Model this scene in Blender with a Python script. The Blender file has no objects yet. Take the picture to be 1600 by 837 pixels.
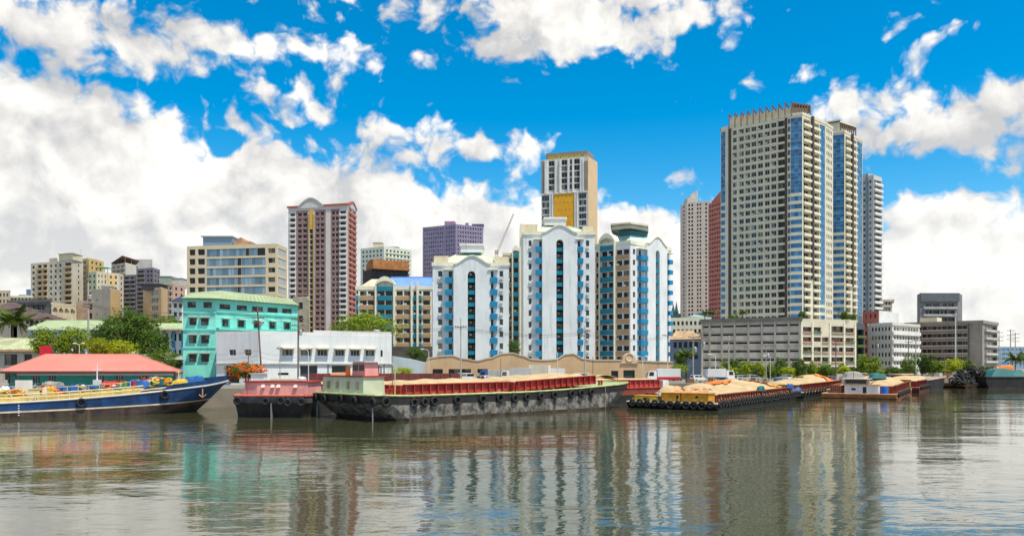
import bpy, math, random
from math import sin, cos, pi, radians, atan2, atan, hypot, sqrt
from mathutils import Vector, Matrix
R = random.Random(7)
SC = bpy.context.scene
COL = SC.collection
FPX, HZ, CAMZ = 1250.0, 568.0, 7.0        # focal length and horizon row of the photograph, eye height above the river

# ------------------------------------------------------------------ camera
cd = bpy.data.cameras.new('camera'); cam = bpy.data.objects.new('camera', cd); COL.objects.link(cam)
cam.location = (0, 0, CAMZ); cam.rotation_euler = (pi/2, 0, 0)
cd.sensor_width = 36; cd.lens = 36*FPX/1600; cd.shift_y = (HZ-418.5)/1600
cd.clip_start = .5; cd.clip_end = 20000
SC.camera = cam

# ------------------------------------------------------------------ exposure, sun
SC.view_settings.view_transform = 'Standard'; SC.view_settings.look = 'None'
SC.view_settings.exposure = 0.25; SC.view_settings.gamma = 1
SC.view_settings.use_curve_mapping = False
SUN_AZ, SUN_EL = radians(180-50), radians(67)     # azimuth clockwise from +Y
sd = bpy.data.lights.new('sun', 'SUN'); sd.energy = 4.9; sd.angle = radians(.53); sd.color = (1, .9, .74)
sun = bpy.data.objects.new('sun', sd); COL.objects.link(sun)
SD = Vector((sin(SUN_AZ)*cos(SUN_EL), cos(SUN_AZ)*cos(SUN_EL), sin(SUN_EL)))
sun.rotation_euler = SD.to_track_quat('Z', 'Y').to_euler(); sun.location = (60, -40, 120)

# ------------------------------------------------------------------ node helper
class NT:
    def __init__(s, tree): s.t = tree
    def n(s, typ, ins=None, **kw):
        nd = s.t.nodes.new(typ)
        for k, v in kw.items(): setattr(nd, k, v)
        for k, v in (ins or {}).items():
            if hasattr(v, 'is_output'): s.t.links.new(v, nd.inputs[k])
            else: nd.inputs[k].default_value = v
        return nd
    def m(s, op, a, b=0.0, c=0.0, clamp=False):
        return s.n('ShaderNodeMath', {0: a, 1: b, 2: c}, operation=op, use_clamp=clamp).outputs[0]
    def v(s, op, a, b=(0, 0, 0)):
        nd = s.n('ShaderNodeVectorMath', {0: a}, operation=op)
        if op != 'LENGTH':
            if hasattr(b, 'is_output'): s.t.links.new(b, nd.inputs[1])
            else: nd.inputs[1].default_value = b
        return nd.outputs[1] if op in ('LENGTH', 'DOT_PRODUCT', 'DISTANCE') else nd.outputs[0]
    def mr(s, x, a, b, c=0.0, d=1.0, smooth=True):
        return s.n('ShaderNodeMapRange', {0: x, 1: a, 2: b, 3: c, 4: d}, interpolation_type='SMOOTHSTEP' if smooth else 'LINEAR').outputs[0]
    def mix(s, f, a, b, blend='MIX'):
        nd = s.n('ShaderNodeMix', data_type='RGBA', blend_type=blend)
        for k, v in ((0, f), (6, a), (7, b)):
            if hasattr(v, 'is_output'): s.t.links.new(v, nd.inputs[k])
            else: nd.inputs[k].default_value = v if k == 0 or len(v) == 4 else (*v, 1)
        return nd.outputs[2]
    def noise(s, vec, scale, detail=4, rough=.55, dist=0.0, dim='3D'):
        ins = {'Scale': scale, 'Detail': detail, 'Roughness': rough, 'Distortion': dist}
        if vec is not None: ins['Vector'] = vec
        return s.n('ShaderNodeTexNoise', ins, noise_dimensions=dim).outputs[0]

# ------------------------------------------------------------------ sky with clouds (a world shader: direction only)
w = bpy.data.worlds.new('World'); SC.world = w; w.use_nodes = True
w.node_tree.nodes.clear()
def bl(px, py, rx, ry, rot=0):      # centre and radii of a cloud as directions: azimuth and tangent of elevation, times 12.5
    az = atan((px-800)/FPX)
    return (az*12.5, (HZ-py)/FPX*cos(az)*12.5, max(rx,6)/100, max(ry,5)/100, rot)
BLOBS = [bl(*b) for b in (
    (40,36,150,50), (170,58,180,42), (330,62,170,32,-4), (470,80,110,22,-4), (560,82,60,12), (110,98,40,22,-20), (485,8,38,8,15), (650,12,50,24,12),
    (452,150,54,28), (490,160,38,36), (415,140,24,16),
    (585,192,42,20), (650,213,95,30,-12), (735,230,85,32,-14), (808,240,44,22), (640,245,90,28),
    (790,58,66,48), (880,28,150,76), (960,55,105,42), (1060,22,86,40), (1125,22,26,34), (1010,-20,200,55), (655,100,20,14),
    (1325,160,54,36), (1420,185,115,46), (1530,200,130,50), (1590,160,66,40), (1370,202,85,38), (1480,168,55,26),
    (1440,80,18,1,22), (1354,106,8,2), (1242,127,30,-4), (1574,256,38,7,14), (1434,33,15,-1,25), (1068,296,20,20), (700,-130,600,60), (1500,-200,300,60), (200,-260,300,70))]
grp = bpy.data.node_groups.new('cloud_density', 'ShaderNodeTree')
grp.interface.new_socket('P', in_out='INPUT', socket_type='NodeSocketVector')
grp.interface.new_socket('D', in_out='OUTPUT', socket_type='NodeSocketFloat')
g = NT(grp)
gi = g.n('NodeGroupInput'); go = g.n('NodeGroupOutput')
P0 = gi.outputs[0]
wn = g.n('ShaderNodeTexNoise', {'Vector': P0, 'Scale': 1.1, 'Detail': 3.0, 'Roughness': .5}, noise_dimensions='2D')
wv = g.v('MULTIPLY', g.v('SUBTRACT', wn.outputs[1], (.5, .5, .5)), (.55, .38, 0))
PW = g.v('ADD', P0, wv)
acc = None
for (cx, cy, rx, ry, rot) in BLOBS:
    q = g.v('SUBTRACT', PW, (cx, cy, 0))
    if rot:
        q = g.n('ShaderNodeVectorRotate', {'Vector': q, 'Angle': radians(-rot)}, rotation_type='Z_AXIS').outputs[0]
    q = g.v('MULTIPLY', q, (1/rx, 1/ry, 0))
    s = g.m('MULTIPLY', g.m('SUBTRACT', 1.0, g.v('LENGTH', q)), max(.06, min(rx, ry)*1.1))
    acc = s if acc is None else g.m('SMOOTH_MAX', acc, s, .12)
xyz = g.n('ShaderNodeSeparateXYZ', {0: PW})
BANK = [(-300,95),(0,88),(60,100),(130,112),(190,140),(235,155),(270,172),(288,212),(302,215),(318,168),(345,163),(385,188),(440,208),(490,240),(545,242),(575,232),(625,255),(700,285),
        (760,296),(800,288),(830,292),(850,330),(930,308),(1000,314),(1040,312),(1110,325),(1250,330),(1375,330),(1400,296),(1440,304),(1480,290),(1540,304),(1600,296),(1900,280)]
fc = g.n('ShaderNodeFloatCurve')
pts = []
for (px, py) in BANK:
    b = bl(px, py, 1, 1); pts.append(((b[0]+14)/28, b[1]/8))
cu = fc.mapping.curves[0]
cu.points[0].location = (0, pts[0][1]); cu.points[1].location = (1, pts[-1][1])
for p in pts: cu.points.new(*p)
fc.mapping.update()
g.t.links.new(g.m('MULTIPLY_ADD', xyz.outputs[0], 1/28, .5, clamp=True), fc.inputs[1])
bank = g.m('SUBTRACT', g.m('MULTIPLY', fc.outputs[0], 8.0), xyz.outputs[1])
bank = g.m('MINIMUM', bank, 1.1)
# gaps of blue low in the bank
for (px, py, rx, ry) in ((355,222,30,14),(735,262,16,6),(45,86,60,10)):
    c = bl(px, py, rx, ry)
    q = g.v('MULTIPLY', g.v('SUBTRACT', PW, (c[0], c[1], 0)), (1/c[2], 1/c[3], 0))
    bank = g.m('SMOOTH_MIN', bank, g.m('MULTIPLY', g.m('SUBTRACT', g.v('LENGTH', q), 1.0), .6), .15)
acc = g.m('SMOOTH_MAX', acc, bank, .15)
# behind the camera: loose clouds from noise alone
back = g.m('MULTIPLY', g.m('SUBTRACT', g.noise(P0, .35, 3, dim='2D'), .47), 3.0)
far = g.mr(g.m('ABSOLUTE', xyz.outputs[0]), 11.5, 15)
acc = g.n('ShaderNodeMix', {0: far, 2: acc, 3: back}).outputs[0]
n1 = g.noise(g.v('ADD', P0, g.v('SCALE', wv)), 2.1, 9, .55, .1, dim='2D')
vo = g.n('ShaderNodeTexVoronoi', {'Vector': PW, 'Scale': 2.3, 'Detail': 3.5, 'Roughness': .5}, voronoi_dimensions='2D', feature='SMOOTH_F1')
puff = g.m('SUBTRACT', .42, vo.outputs[0])
D = g.m('ADD', g.m('ADD', acc, .2), g.m('MULTIPLY', g.m('SUBTRACT', n1, .5), .6))
D = g.m('ADD', D, g.m('MULTIPLY', puff, .62))
g.t.links.new(D, go.inputs[0])

W = NT(w.node_tree)
tc = W.n('ShaderNodeTexCoord'); sx = W.n('ShaderNodeSeparateXYZ', {0: tc.outputs['Generated']})
az = W.m('ARCTAN2', sx.outputs[0], sx.outputs[1])
hyp = W.m('SQRT', W.m('ADD', W.m('MULTIPLY', sx.outputs[0], sx.outputs[0]), W.m('MULTIPLY', sx.outputs[1], sx.outputs[1])))
tel = W.m('DIVIDE', sx.outputs[2], W.m('MAXIMUM', hyp, .04))
P = W.n('ShaderNodeCombineXYZ', {0: W.m('MULTIPLY', az, 12.5), 1: W.m('MULTIPLY', tel, 12.5)}).outputs[0]
def dens(vec):
    nd = W.n('ShaderNodeGroup', {}, node_tree=grp); W.t.links.new(vec, nd.inputs[0]); return nd.outputs[0]
D0 = dens(P); D1 = dens(W.v('ADD', P, (.2, .34, 0)))
alpha = W.mr(D0, -.04, .32)
rel = W.m('SUBTRACT', D0, D1)                                   # sun side of every billow against its shaded side
soft = W.noise(P, .55, 4, .5, dim='2D')
lit = W.m('ADD', W.m('MULTIPLY', rel, .42), W.m('MULTIPLY_ADD', soft, -1.9, 1.42))
bil = W.noise(W.v('ADD', P, (3.1, 0, 0)), 1.25, 5, .55, .3, dim='2D'); bil2 = W.noise(W.v('ADD', P, (3.22, .2, 0)), 1.25, 5, .55, .3, dim='2D')
lit = W.m('ADD', lit, W.m('MULTIPLY', W.m('SUBTRACT', bil, bil2), 1.5))
lit = W.mr(lit, .12, .95, smooth=False)
cloud = W.mix(lit, (5.4, 5.35, 5.35), (9.9, 9.5, 8.8))
sky = W.n('ShaderNodeTexSky', sky_type='NISHITA', sun_disc=False, sun_elevation=SUN_EL, sun_rotation=SUN_AZ, altitude=0, air_density=1.0, dust_density=.35, ozone_density=2.2)
hs = W.n('ShaderNodeHueSaturation', {'Hue': .49, 'Saturation': 1.6, 'Value': 1.42, 'Color': sky.outputs[0]})
hazeb = W.mr(tel, .0, .3)                                         # low clouds melt into a pale horizon
cloud = W.mix(W.m('MULTIPLY', W.m('SUBTRACT', 1.0, hazeb), .35), cloud, (9.2, 9.3, 9.2))
colr = W.mix(W.m('MULTIPLY', alpha, .97), hs.outputs[0], cloud)
bg = W.n('ShaderNodeBackground', {0: colr, 1: .1})
out = W.n('ShaderNodeOutputWorld', {0: bg.outputs[0]})
w.cycles.sampling_method = 'MANUAL'; w.cycles.sample_map_resolution = 256
# ------------------------------------------------------------------ materials
MATS = {}
def mat(name, col, rough=.7, var=.12, scale=.35, streak=0.0, spec=.3, metal=0.0, bump=0.0, isl=0.0, dirt=(.16, .13, .1), trans=0.0):
    """A painted or built surface: base colour broken by soft patches (var), rain streaks (streak) and a different tint per loose piece (isl)."""
    if name in MATS: return MATS[name]
    m = bpy.data.materials.new(name); m.use_nodes = True; MATS[name] = m
    t = NT(m.node_tree); b = m.node_tree.nodes['Principled BSDF']
    geo = t.n('ShaderNodeNewGeometry')
    pos = geo.outputs['Position']
    n = t.noise(pos, scale, 5, .6)
    c = t.mix(t.mr(n, .3, .7), [x*(1-var) for x in col], [min(1, x*(1+var)) for x in col])
    if streak:
        sv = t.v('MULTIPLY', pos, (1.1, 1.1, .09))
        s1 = t.noise(sv, 1.3, 4, .65)
        s2 = t.noise(pos, .12, 3, .6)
        f = t.m('MULTIPLY', t.mr(s1, .48, .75), t.mr(s2, .35, .65, .25, 1))
        c = t.mix(t.m('MULTIPLY', f, streak), c, dirt)
    if isl:
        r = t.m('MULTIPLY_ADD', geo.outputs['Random Per Island'], 2*isl, 1-isl)
        c = t.mix(1.0, c, t.n('ShaderNodeCombineXYZ', {0: r, 1: r, 2: r}).outputs[0], 'MULTIPLY')
    m.node_tree.links.new(c, b.inputs['Base Color'])
    b.inputs['Roughness'].default_value = rough; b.inputs['Metallic'].default_value = metal
    b.inputs['Specular IOR Level'].default_value = spec
    if bump:
        bn = t.n('ShaderNodeBump', {'Height': t.noise(pos, scale*9, 3), 'Strength': bump, 'Distance': .05})
        m.node_tree.links.new(bn.outputs[0], b.inputs['Normal'])
    if trans:
        b.inputs['Transmission Weight'].default_value = trans
    return m
def glass(name, dark, light, frac=.3, rough=.08, spec=.6):
    """Window glass: dark rooms behind, some panes with pale curtains or blinds; a different draw per pane."""
    m = bpy.data.materials.new(name); m.use_nodes = True; MATS[name] = m
    t = NT(m.node_tree); b = m.node_tree.nodes['Principled BSDF']
    oi = t.n('ShaderNodeObjectInfo'); geo = t.n('ShaderNodeNewGeometry')
    r = t.m('FRACT', t.m('ADD', t.m('MULTIPLY', oi.outputs['Random'], 7.31), t.m('MULTIPLY', geo.outputs['Random Per Island'], 3.7)))
    r2 = t.m('FRACT', t.m('MULTIPLY', r, 17.7))
    c = t.mix(t.mr(r, 1-frac, 1-frac+.12), dark, light)
    k = t.m('MULTIPLY_ADD', r2, .7, .55)
    c = t.mix(1.0, c, t.n('ShaderNodeCombineXYZ', {0: k, 1: k, 2: k}).outputs[0], 'MULTIPLY')
    m.node_tree.links.new(c, b.inputs['Base Color'])
    b.inputs['Roughness'].default_value = rough; b.inputs['Specular IOR Level'].default_value = spec
    bn = t.n('ShaderNodeBump', {'Height': t.noise(geo.outputs['Position'], .5, 2), 'Strength': .15, 'Distance': .3})
    m.node_tree.links.new(bn.outputs[0], b.inputs['Normal'])
    return m

# ------------------------------------------------------------------ mesh builder
class MB:
    def __init__(s): s.v = []; s.f = []; s.m = []
    def poly(s, pts, mi=0):
        i = len(s.v); s.v += [tuple(p) for p in pts]; s.f.append(tuple(range(i, i+len(pts)))); s.m.append(mi); return s
    def hexa(s, p, mi=0):       # eight points: bottom ring, top ring
        i = len(s.v); s.v += [tuple(q) for q in p]
        for f in ((3,2,1,0),(4,5,6,7),(0,1,5,4),(1,2,6,5),(2,3,7,6),(3,0,4,7)):
            s.f.append(tuple(i+k for k in f)); s.m.append(mi)
        return s
    def box(s, x0, x1, y0, y1, z0, z1, mi=0):
        return s.hexa([(x0,y0,z0),(x1,y0,z0),(x1,y1,z0),(x0,y1,z0),(x0,y0,z1),(x1,y0,z1),(x1,y1,z1),(x0,y1,z1)], mi)
    def fbox(s, F, u0, u1, v0, v1, n0, n1, mi=0):
        q = F.p
        return s.hexa([q(u0,v0,n1),q(u1,v0,n1),q(u1,v0,n0),q(u0,v0,n0),q(u0,v1,n1),q(u1,v1,n1),q(u1,v1,n0),q(u0,v1,n0)], mi)
    def prism(s, poly, z0, z1, mi=0, top=True, tmi=None):
        n = len(poly); i = len(s.v)
        s.v += [(p[0],p[1],z0) for p in poly]+[(p[0],p[1],z1) for p in poly]
        for k in range(n):
            l = (k+1) % n; s.f.append((i+k,i+l,i+n+l,i+n+k)); s.m.append(mi)
        if top: s.f.append(tuple(i+n+k for k in range(n))); s.m.append(mi if tmi is None else tmi)
        return s
    def ext(s, F, prof, n0, n1, mi=0):      # a profile in the plane of a wall, given thickness
        k = len(prof); i = len(s.v)
        s.v += [tuple(F.p(u,v,n1)) for u,v in prof]+[tuple(F.p(u,v,n0)) for u,v in prof]
        s.f.append(tuple(range(i,i+k))); s.m.append(mi); s.f.append(tuple(range(i+2*k-1,i+k-1,-1))); s.m.append(mi)
        for a in range(k):
            b = (a+1) % k; s.f.append((i+a,i+k+a,i+k+b,i+b)); s.m.append(mi)
        return s
    def tube(s, p, q, r0, r1=None, seg=6, mi=0, cap=True):
        p = Vector(p); q = Vector(q); r1 = r0 if r1 is None else r1
        d = (q-p); 
        if d.length < 1e-6: return s
        d.normalize(); a = d.orthogonal().normalized(); b = d.cross(a); i = len(s.v)
        for c, r in ((p, r0), (q, r1)):
            for k in range(seg):
                t = 2*pi*k/seg; s.v.append(tuple(c+a*(cos(t)*r)+b*(sin(t)*r)))
        for k in range(seg):
            l = (k+1) % seg; s.f.append((i+k,i+l,i+seg+l,i+seg+k)); s.m.append(mi)
        if cap:
            s.f.append(tuple(i+seg-1-k for k in range(seg))); s.m.append(mi); s.f.append(tuple(i+seg+k for k in range(seg))); s.m.append(mi)
        return s
    def path(s, pts, r, seg=5, mi=0):
        for a, b in zip(pts, pts[1:]): s.tube(a, b, r, r, seg, mi, cap=False)
        return s
    def lathe(s, c, prof, seg=12, mi=0, axis='z'):
        i = len(s.v); n = len(prof)
        for (r, h) in prof:
            for k in range(seg):
                t = 2*pi*k/seg; x, y = cos(t)*r, sin(t)*r
                s.v.append((c[0]+x,c[1]+y,c[2]+h) if axis == 'z' else ((c[0]+x,c[1]+h,c[2]+y) if axis == 'y' else (c[0]+h,c[1]+x,c[2]+y)))
        for a in range(n-1):
            for k in range(seg):
                l = (k+1) % seg; s.f.append((i+a*seg+k,i+a*seg+l,i+(a+1)*seg+l,i+(a+1)*seg+k)); s.m.append(mi)
        return s
    def torus(s, c, axis, R_, r, seg=14, sub=7, mi=0):
        ax = Vector(axis).normalized(); a = ax.orthogonal().normalized(); b = ax.cross(a); i = len(s.v); c = Vector(c)
        for k in range(seg):
            t = 2*pi*k/seg; d = a*cos(t)+b*sin(t)
            for j in range(sub):
                u = 2*pi*j/sub; s.v.append(tuple(c+d*(R_+r*cos(u))+ax*(r*1.15*sin(u))))
        for k in range(seg):
            for j in range(sub):
                k2, j2 = (k+1) % seg, (j+1) % sub
                s.f.append((i+k*sub+j,i+k2*sub+j,i+k2*sub+j2,i+k*sub+j2)); s.m.append(mi)
        return s
    def add(s, o, M=None):
        i = len(s.v)
        s.v += [tuple(M @ Vector(p)) for p in o.v] if M else o.v
        s.f += [tuple(i+k for k in f) for f in o.f]; s.m += o.m
        return s
    def mesh(s, name, mats, off=(0,0,0), smooth=False):
        me = bpy.data.meshes.new(name); o = Vector(off)
        me.from_pydata([(p[0]-o.x,p[1]-o.y,p[2]-o.z) for p in s.v], [], s.f)
        for x in (mats if isinstance(mats, (list, tuple)) else [mats]): me.materials.append(x)
        if any(s.m): me.polygons.foreach_set('material_index', s.m)
        if smooth: me.polygons.foreach_set('use_smooth', [True]*len(s.f))
        me.update(); return me

class Fr:
    """The frame of a wall: u along it, v up, n out of it."""
    def __init__(s, a, b, z):
        s.a = Vector((a[0],a[1])); d = Vector((b[0]-a[0],b[1]-a[1])); s.L = d.length; s.d = d/s.L
        s.nn = Vector((s.d.y,-s.d.x)); s.z = z; s.ang = atan2(s.d.y, s.d.x)
    def p(s, u, v, n=0.0):
        q = s.a+s.d*u+s.nn*n; return Vector((q.x,q.y,s.z+v))
    def u(s, px):                # where the sight line of a column of the photograph meets this wall
        k = (px-800)/FPX; return (k*s.a.y-s.a.x)/(s.d.x-k*s.d.y)
    def vv(s, py, u=0):
        q = s.a+s.d*u; return CAMZ+(HZ-py)/FPX*q.y-s.z

def X(px, D): return (px-800)/FPX*D
def Z(py, D): return CAMZ+(HZ-py)/FPX*D
def PX(px, D): return (X(px,D), D)

# ------------------------------------------------------------------ objects
def props(o, label=None, cat=None, group=None, kind=None):
    if label: o['label'] = label
    if cat: o['category'] = cat
    if group: o['group'] = group
    if kind: o['kind'] = kind
    return o
def link(name, data, loc=(0,0,0), rz=0.0, parent=None):
    o = bpy.data.objects.new(name, data); COL.objects.link(o); o.location = loc
    if rz: o.rotation_euler = (0,0,rz)
    if parent is not None: o.parent = parent
    return o
def one(name, mb, mats, label, cat, group=None, loc=None, smooth=False, kind=None):
    """A thing made of one mesh, its origin at its base."""
    if loc is None:
        xs = [p[0] for p in mb.v]; ys = [p[1] for p in mb.v]; zs = [p[2] for p in mb.v]
        loc = ((min(xs)+max(xs))/2,(min(ys)+max(ys))/2,min(zs))
    return props(link(name, mb.mesh(name, mats, loc, smooth), loc), label, cat, group, kind)
def struct(name, mb, mats, label=None, kind='structure', smooth=False):
    o = link(name, mb.mesh(name, mats, (0,0,0), smooth)); o['kind'] = kind
    if label: o['label'] = label
    return o
WCACHE = {}
class T:
    """A thing with parts: an Empty at its base; parts are meshes in world coordinates or repeats of a shared mesh."""
    LIM = 98
    def __init__(s, name, label, cat, loc, group=None):
        s.o = props(link(name, None, loc), label, cat, group); s.o.empty_display_size = .5
        s.loc = Vector(loc); s.cnt = {}; s.rest = {}
    def part(s, name, mb, mats, smooth=False, parent=None, label=None):
        po = parent or s.o
        off = s.loc if parent is None else s.loc+Vector(parent.location)
        o = link(name, mb.mesh(name, mats, off, smooth), (0,0,0), 0, po)
        if label: o['label'] = label
        return o
    def rep(s, name, mb, mats, key, pos, ang, parent=None, label=None):
        """One repeat of a part. Past the limit the rest go into one mesh."""
        c = s.cnt.get(name, 0); s.cnt[name] = c+1
        if not isinstance(mats, (list, tuple)): mats = [mats]
        if c >= s.LIM:
            s.rest.setdefault((name,)+tuple(x.name for x in mats), (MB(), mats))[0].add(mb, Matrix.Translation(pos) @ Matrix.Rotation(ang, 4, 'Z')); return None
        k = (name, key, tuple(x.name for x in mats))
        if k not in WCACHE: WCACHE[k] = mb.mesh(name, mats)
        off = s.loc if parent is None else s.loc+Vector(parent.location)
        o = link(name, WCACHE[k], Vector(pos)-off, ang, parent or s.o)
        if label: o['label'] = label
        return o
    def done(s):
        for key, (mb, mats) in s.rest.items():
            o = s.part(key[0], mb, mats); o['kind'] = 'stuff'
        s.rest = {}; return s
    def copy(s, loc, rz=0, label=None, name=None, scale=None):
        r = s.o.copy(); COL.objects.link(r); r.location = loc; r.rotation_euler = (0,0,rz)
        if scale: r.scale = (scale,)*3 if not isinstance(scale, tuple) else scale
        if label: r['label'] = label
        for ch in s.o.children:
            c = ch.copy(); COL.objects.link(c); c.parent = r
            for gch in ch.children:
                d = gch.copy(); COL.objects.link(d); d.parent = c
        return r

# ------------------------------------------------------------------ walls with real openings, windows, balconies
def facade(mb, F, v0, v1, holes, depth=.25, u0=0.0, u1=None, mi=0, rmi=None):
    u1 = F.L if u1 is None else u1; rmi = mi if rmi is None else rmi
    vs = sorted({round(x,3) for x in [v0,v1]+[h[2] for h in holes]+[h[3] for h in holes] if v0 <= x <= v1})
    p = F.p
    for a, b in zip(vs, vs[1:]):
        if b-a < .004: continue
        cut = sorted((max(h[0],u0),min(h[1],u1)) for h in holes if h[2] <= a+.002 and h[3] >= b-.002)
        cur = u0
        for (c, d) in cut+[(u1,u1)]:
            if c > cur+.002: mb.poly([p(cur,a),p(c,a),p(c,b),p(cur,b)], mi)
            cur = max(cur, d)
    for h in holes:
        a, b, c, d = h[:4]; e = h[4] if len(h) > 4 else depth
        mb.poly([p(a,c),p(b,c),p(b,c,-e),p(a,c,-e)], rmi); mb.poly([p(a,d,-e),p(b,d,-e),p(b,d),p(a,d)], rmi)
        mb.poly([p(a,c),p(a,c,-e),p(a,d,-e),p(a,d)], rmi); mb.poly([p(b,c,-e),p(b,c),p(b,d),p(b,d,-e)], rmi)
def winmb(w, h, style='two'):
    """Window mesh at its lower left corner, outside facing -y: panes in slot 0, frame in slot 1."""
    m = MB(); t = .06
    nx, ny = {'two':(2,1),'one':(1,1),'three':(3,1),'four':(4,1),'grid':(max(2,round(w/1.3)),max(2,round(h/1.4))),'cross':(2,2),'strip':(max(2,round(w/1.3)),1),'fixed':(1,2),'louvre':(1,1)}[style]
    for i in range(nx):
        for j in range(ny):
            a, b, c, d = w*i/nx, w*(i+1)/nx, h*j/ny, h*(j+1)/ny
            y = .03*(i % 2)
            m.poly([(a,y,c),(b,y,c),(b,y,d),(a,y,d)], 0)
    for i in range(nx+1):
        x = min(max(w*i/nx, t/2), w-t/2); m.box(x-t/2, x+t/2, -.05, .02, 0, h, 1)
    for j in range(ny+1):
        z = min(max(h*j/ny, t/2), h-t/2); m.box(t/2, w-t/2, -.04, .02, z-t/2, z+t/2, 1)
    if style == 'louvre':
        k = max(3, round(h/.25))
        for j in range(k): m.box(.03, w-.03, -.06, -.02, h*(j+.2)/k, h*(j+.55)/k, 1)
    return m
def window(T_, F, h, mats, style='two', depth=None, name='window', sill=False, label=None):
    a, b, c, d = h[:4]; e = h[4] if len(h) > 4 else .25
    if depth is not None: e = depth
    w_, h_ = round(b-a, 2), round(d-c, 2)
    o = T_.rep(name, winmb(w_, h_, style), mats, (w_, h_, style), F.p(a, c, -e+.01), F.ang, label=label)
    return o
def boxpart(T_, name, F, u0, u1, v0, v1, n0, n1, mats, key=None, parent=None):
    """A small box on a wall (balcony front, awning, air conditioner) as a part of its own."""
    w_, h_, t_ = round(u1-u0,2), round(v1-v0,2), round(n1-n0,2)
    m = MB().box(0, w_, -t_, 0, 0, h_)
    return T_.rep(name, m, mats, (w_, h_, t_), F.p(u0, v0, n0), F.ang, parent)
def ccw(poly):
    a = sum(p[0]*q[1]-q[0]*p[1] for p, q in zip(poly, poly[1:]+poly[:1]))
    return poly if a > 0 else poly[::-1]
# ------------------------------------------------------------------ palette
WHITE = mat('white_render', (.74,.75,.74), .75, .08, .2, .34)
BLUEWHITE = mat('bluish_white_render', (.69,.74,.76), .7, .08, .15, .34)
CREAM = mat('cream_render', (.70,.62,.44), .8, .08, .2, .3)
PALECREAM = mat('pale_cream_render', (.74,.72,.58), .75, .06, .2, .22)
TOWERC = mat('warm_cream_render', (.68,.64,.5), .75, .07, .2, .25)
BLUEFR = mat('blue_mullion', (.2,.3,.38), .5, .05)
YELLOWISH = mat('ochre_render', (.66,.47,.19), .8, .08, .2, .3)
BEIGE = mat('beige_render', (.55,.46,.36), .85, .1, .2, .4)
TAN = mat('tan_render', (.53,.37,.22), .85, .1, .2, .35)
BROWNB = mat('brown_balcony_paint', (.42,.29,.17), .8, .1, .3, .3)
TEALB = mat('teal_balcony_paint', (.005,.2,.3), .55, .12, .4, .25)
BLUEB = mat('bright_blue_balcony_paint', (.006,.23,.44), .5, .12, .4, .2)
TURQ = mat('turquoise_render', (.2,.66,.58), .75, .12, .18, .3, dirt=(.1,.2,.17))
GREYC = mat('weathered_concrete', (.4,.37,.32), .9, .15, .25, .55)
LGREYC = mat('pale_concrete', (.5,.5,.47), .9, .12, .25, .4)
DGREY = mat('dark_grey_cladding', (.1,.1,.115), .6, .1, .2, .1)
DBROWN = mat('dark_brown_cladding', (.085,.065,.055), .7, .1, .2, .1)
MAUVE = mat('mauve_brown_render', (.31,.19,.18), .8, .1, .2, .2)
PINKISH = mat('salmon_render', (.55,.25,.2), .8, .08, .2, .2)
REDT = mat('brick_red_render', (.5,.16,.13), .8, .08, .2, .2)
PURPLE = mat('purple_grey_render', (.25,.22,.34), .8, .08, .2, .2)
ORANGEP = mat('orange_panel', (.75,.38,.02), .6, .05, .3, .05)
GREENR = mat('green_metal_roof', (.34,.42,.23), .5, .12, .25, .35, bump=.05)
PALEROOF = mat('pale_green_metal_roof', (.58,.63,.5), .45, .12, .25, .35, dirt=(.45,.3,.18))
REDROOF = mat('red_metal_roof', (.62,.22,.17), .5, .1, .25, .3)
BLUEROOF = mat('blue_metal_roof', (.16,.3,.68), .45, .1, .3, .1)
RUSTROOF = mat('rusty_metal_roof', (.45,.27,.16), .7, .25, .5, .5)
ROOFG = mat('grey_roof_felt', (.3,.29,.27), .95, .15, .3)
FRAMEW = mat('white_window_frame', (.7,.7,.68), .5, .03)
FRAMED = mat('dark_window_frame', (.06,.06,.065), .5, .03)
FRAMEC = mat('cream_window_frame', (.6,.56,.45), .5, .03)
STEEL = mat('galvanised_steel', (.42,.43,.43), .5, .1, .8, .1, metal=.4)
BROWNSTEEL = mat('brown_painted_steel', (.2,.12,.09), .6, .1)
ACW = mat('air_conditioner_casing', (.62,.61,.57), .6, .05, .5, .2)
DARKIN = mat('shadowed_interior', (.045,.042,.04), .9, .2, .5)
GL = glass('window_glass', (.028,.032,.038), (.3,.28,.25), .2)
GLB = glass('blue_curtain_glass', (.045,.21,.44), (.1,.32,.55), .3, .14, .5)
GLO = glass('blue_grey_curtain_glass', (.17,.27,.36), (.24,.34,.42), .4, .12, .5)
GLD = glass('dark_room_glass', (.018,.017,.018), (.2,.17,.14), .3, .2, .4)
GW, GD, GC, DW, DD = [GL,FRAMEW], [GL,FRAMED], [GL,FRAMEC], [GLD,FRAMEW], [GLD,FRAMED]
STREET = 3.0

# ------------------------------------------------------------------ ground, river, quay
BANK_PX = [(-1500,112),(-400,118),(0,124),(300,128),(490,134),(1000,157),(1240,184),(1400,222),(1600,268),(2000,330),(3000,430)]
bank_pts = [PX(*p) for p in BANK_PX]
LXB, RXB = bank_pts[0], bank_pts[-1]
m = MB()
ring = bank_pts+[(6000, RXB[1]+200),(6000,9000),(-6000,9000),(-6000,LXB[1])]
m.poly([(x,y,STREET) for x,y in ring])
for a, b in zip(bank_pts, bank_pts[1:]): m.poly([(a[0],a[1],-3),(b[0],b[1],-3),(b[0],b[1],STREET),(a[0],a[1],STREET)])
struct('ground', m, mat('dusty_ground', (.24,.21,.17), .95, .3, .08, bump=.3))
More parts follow.
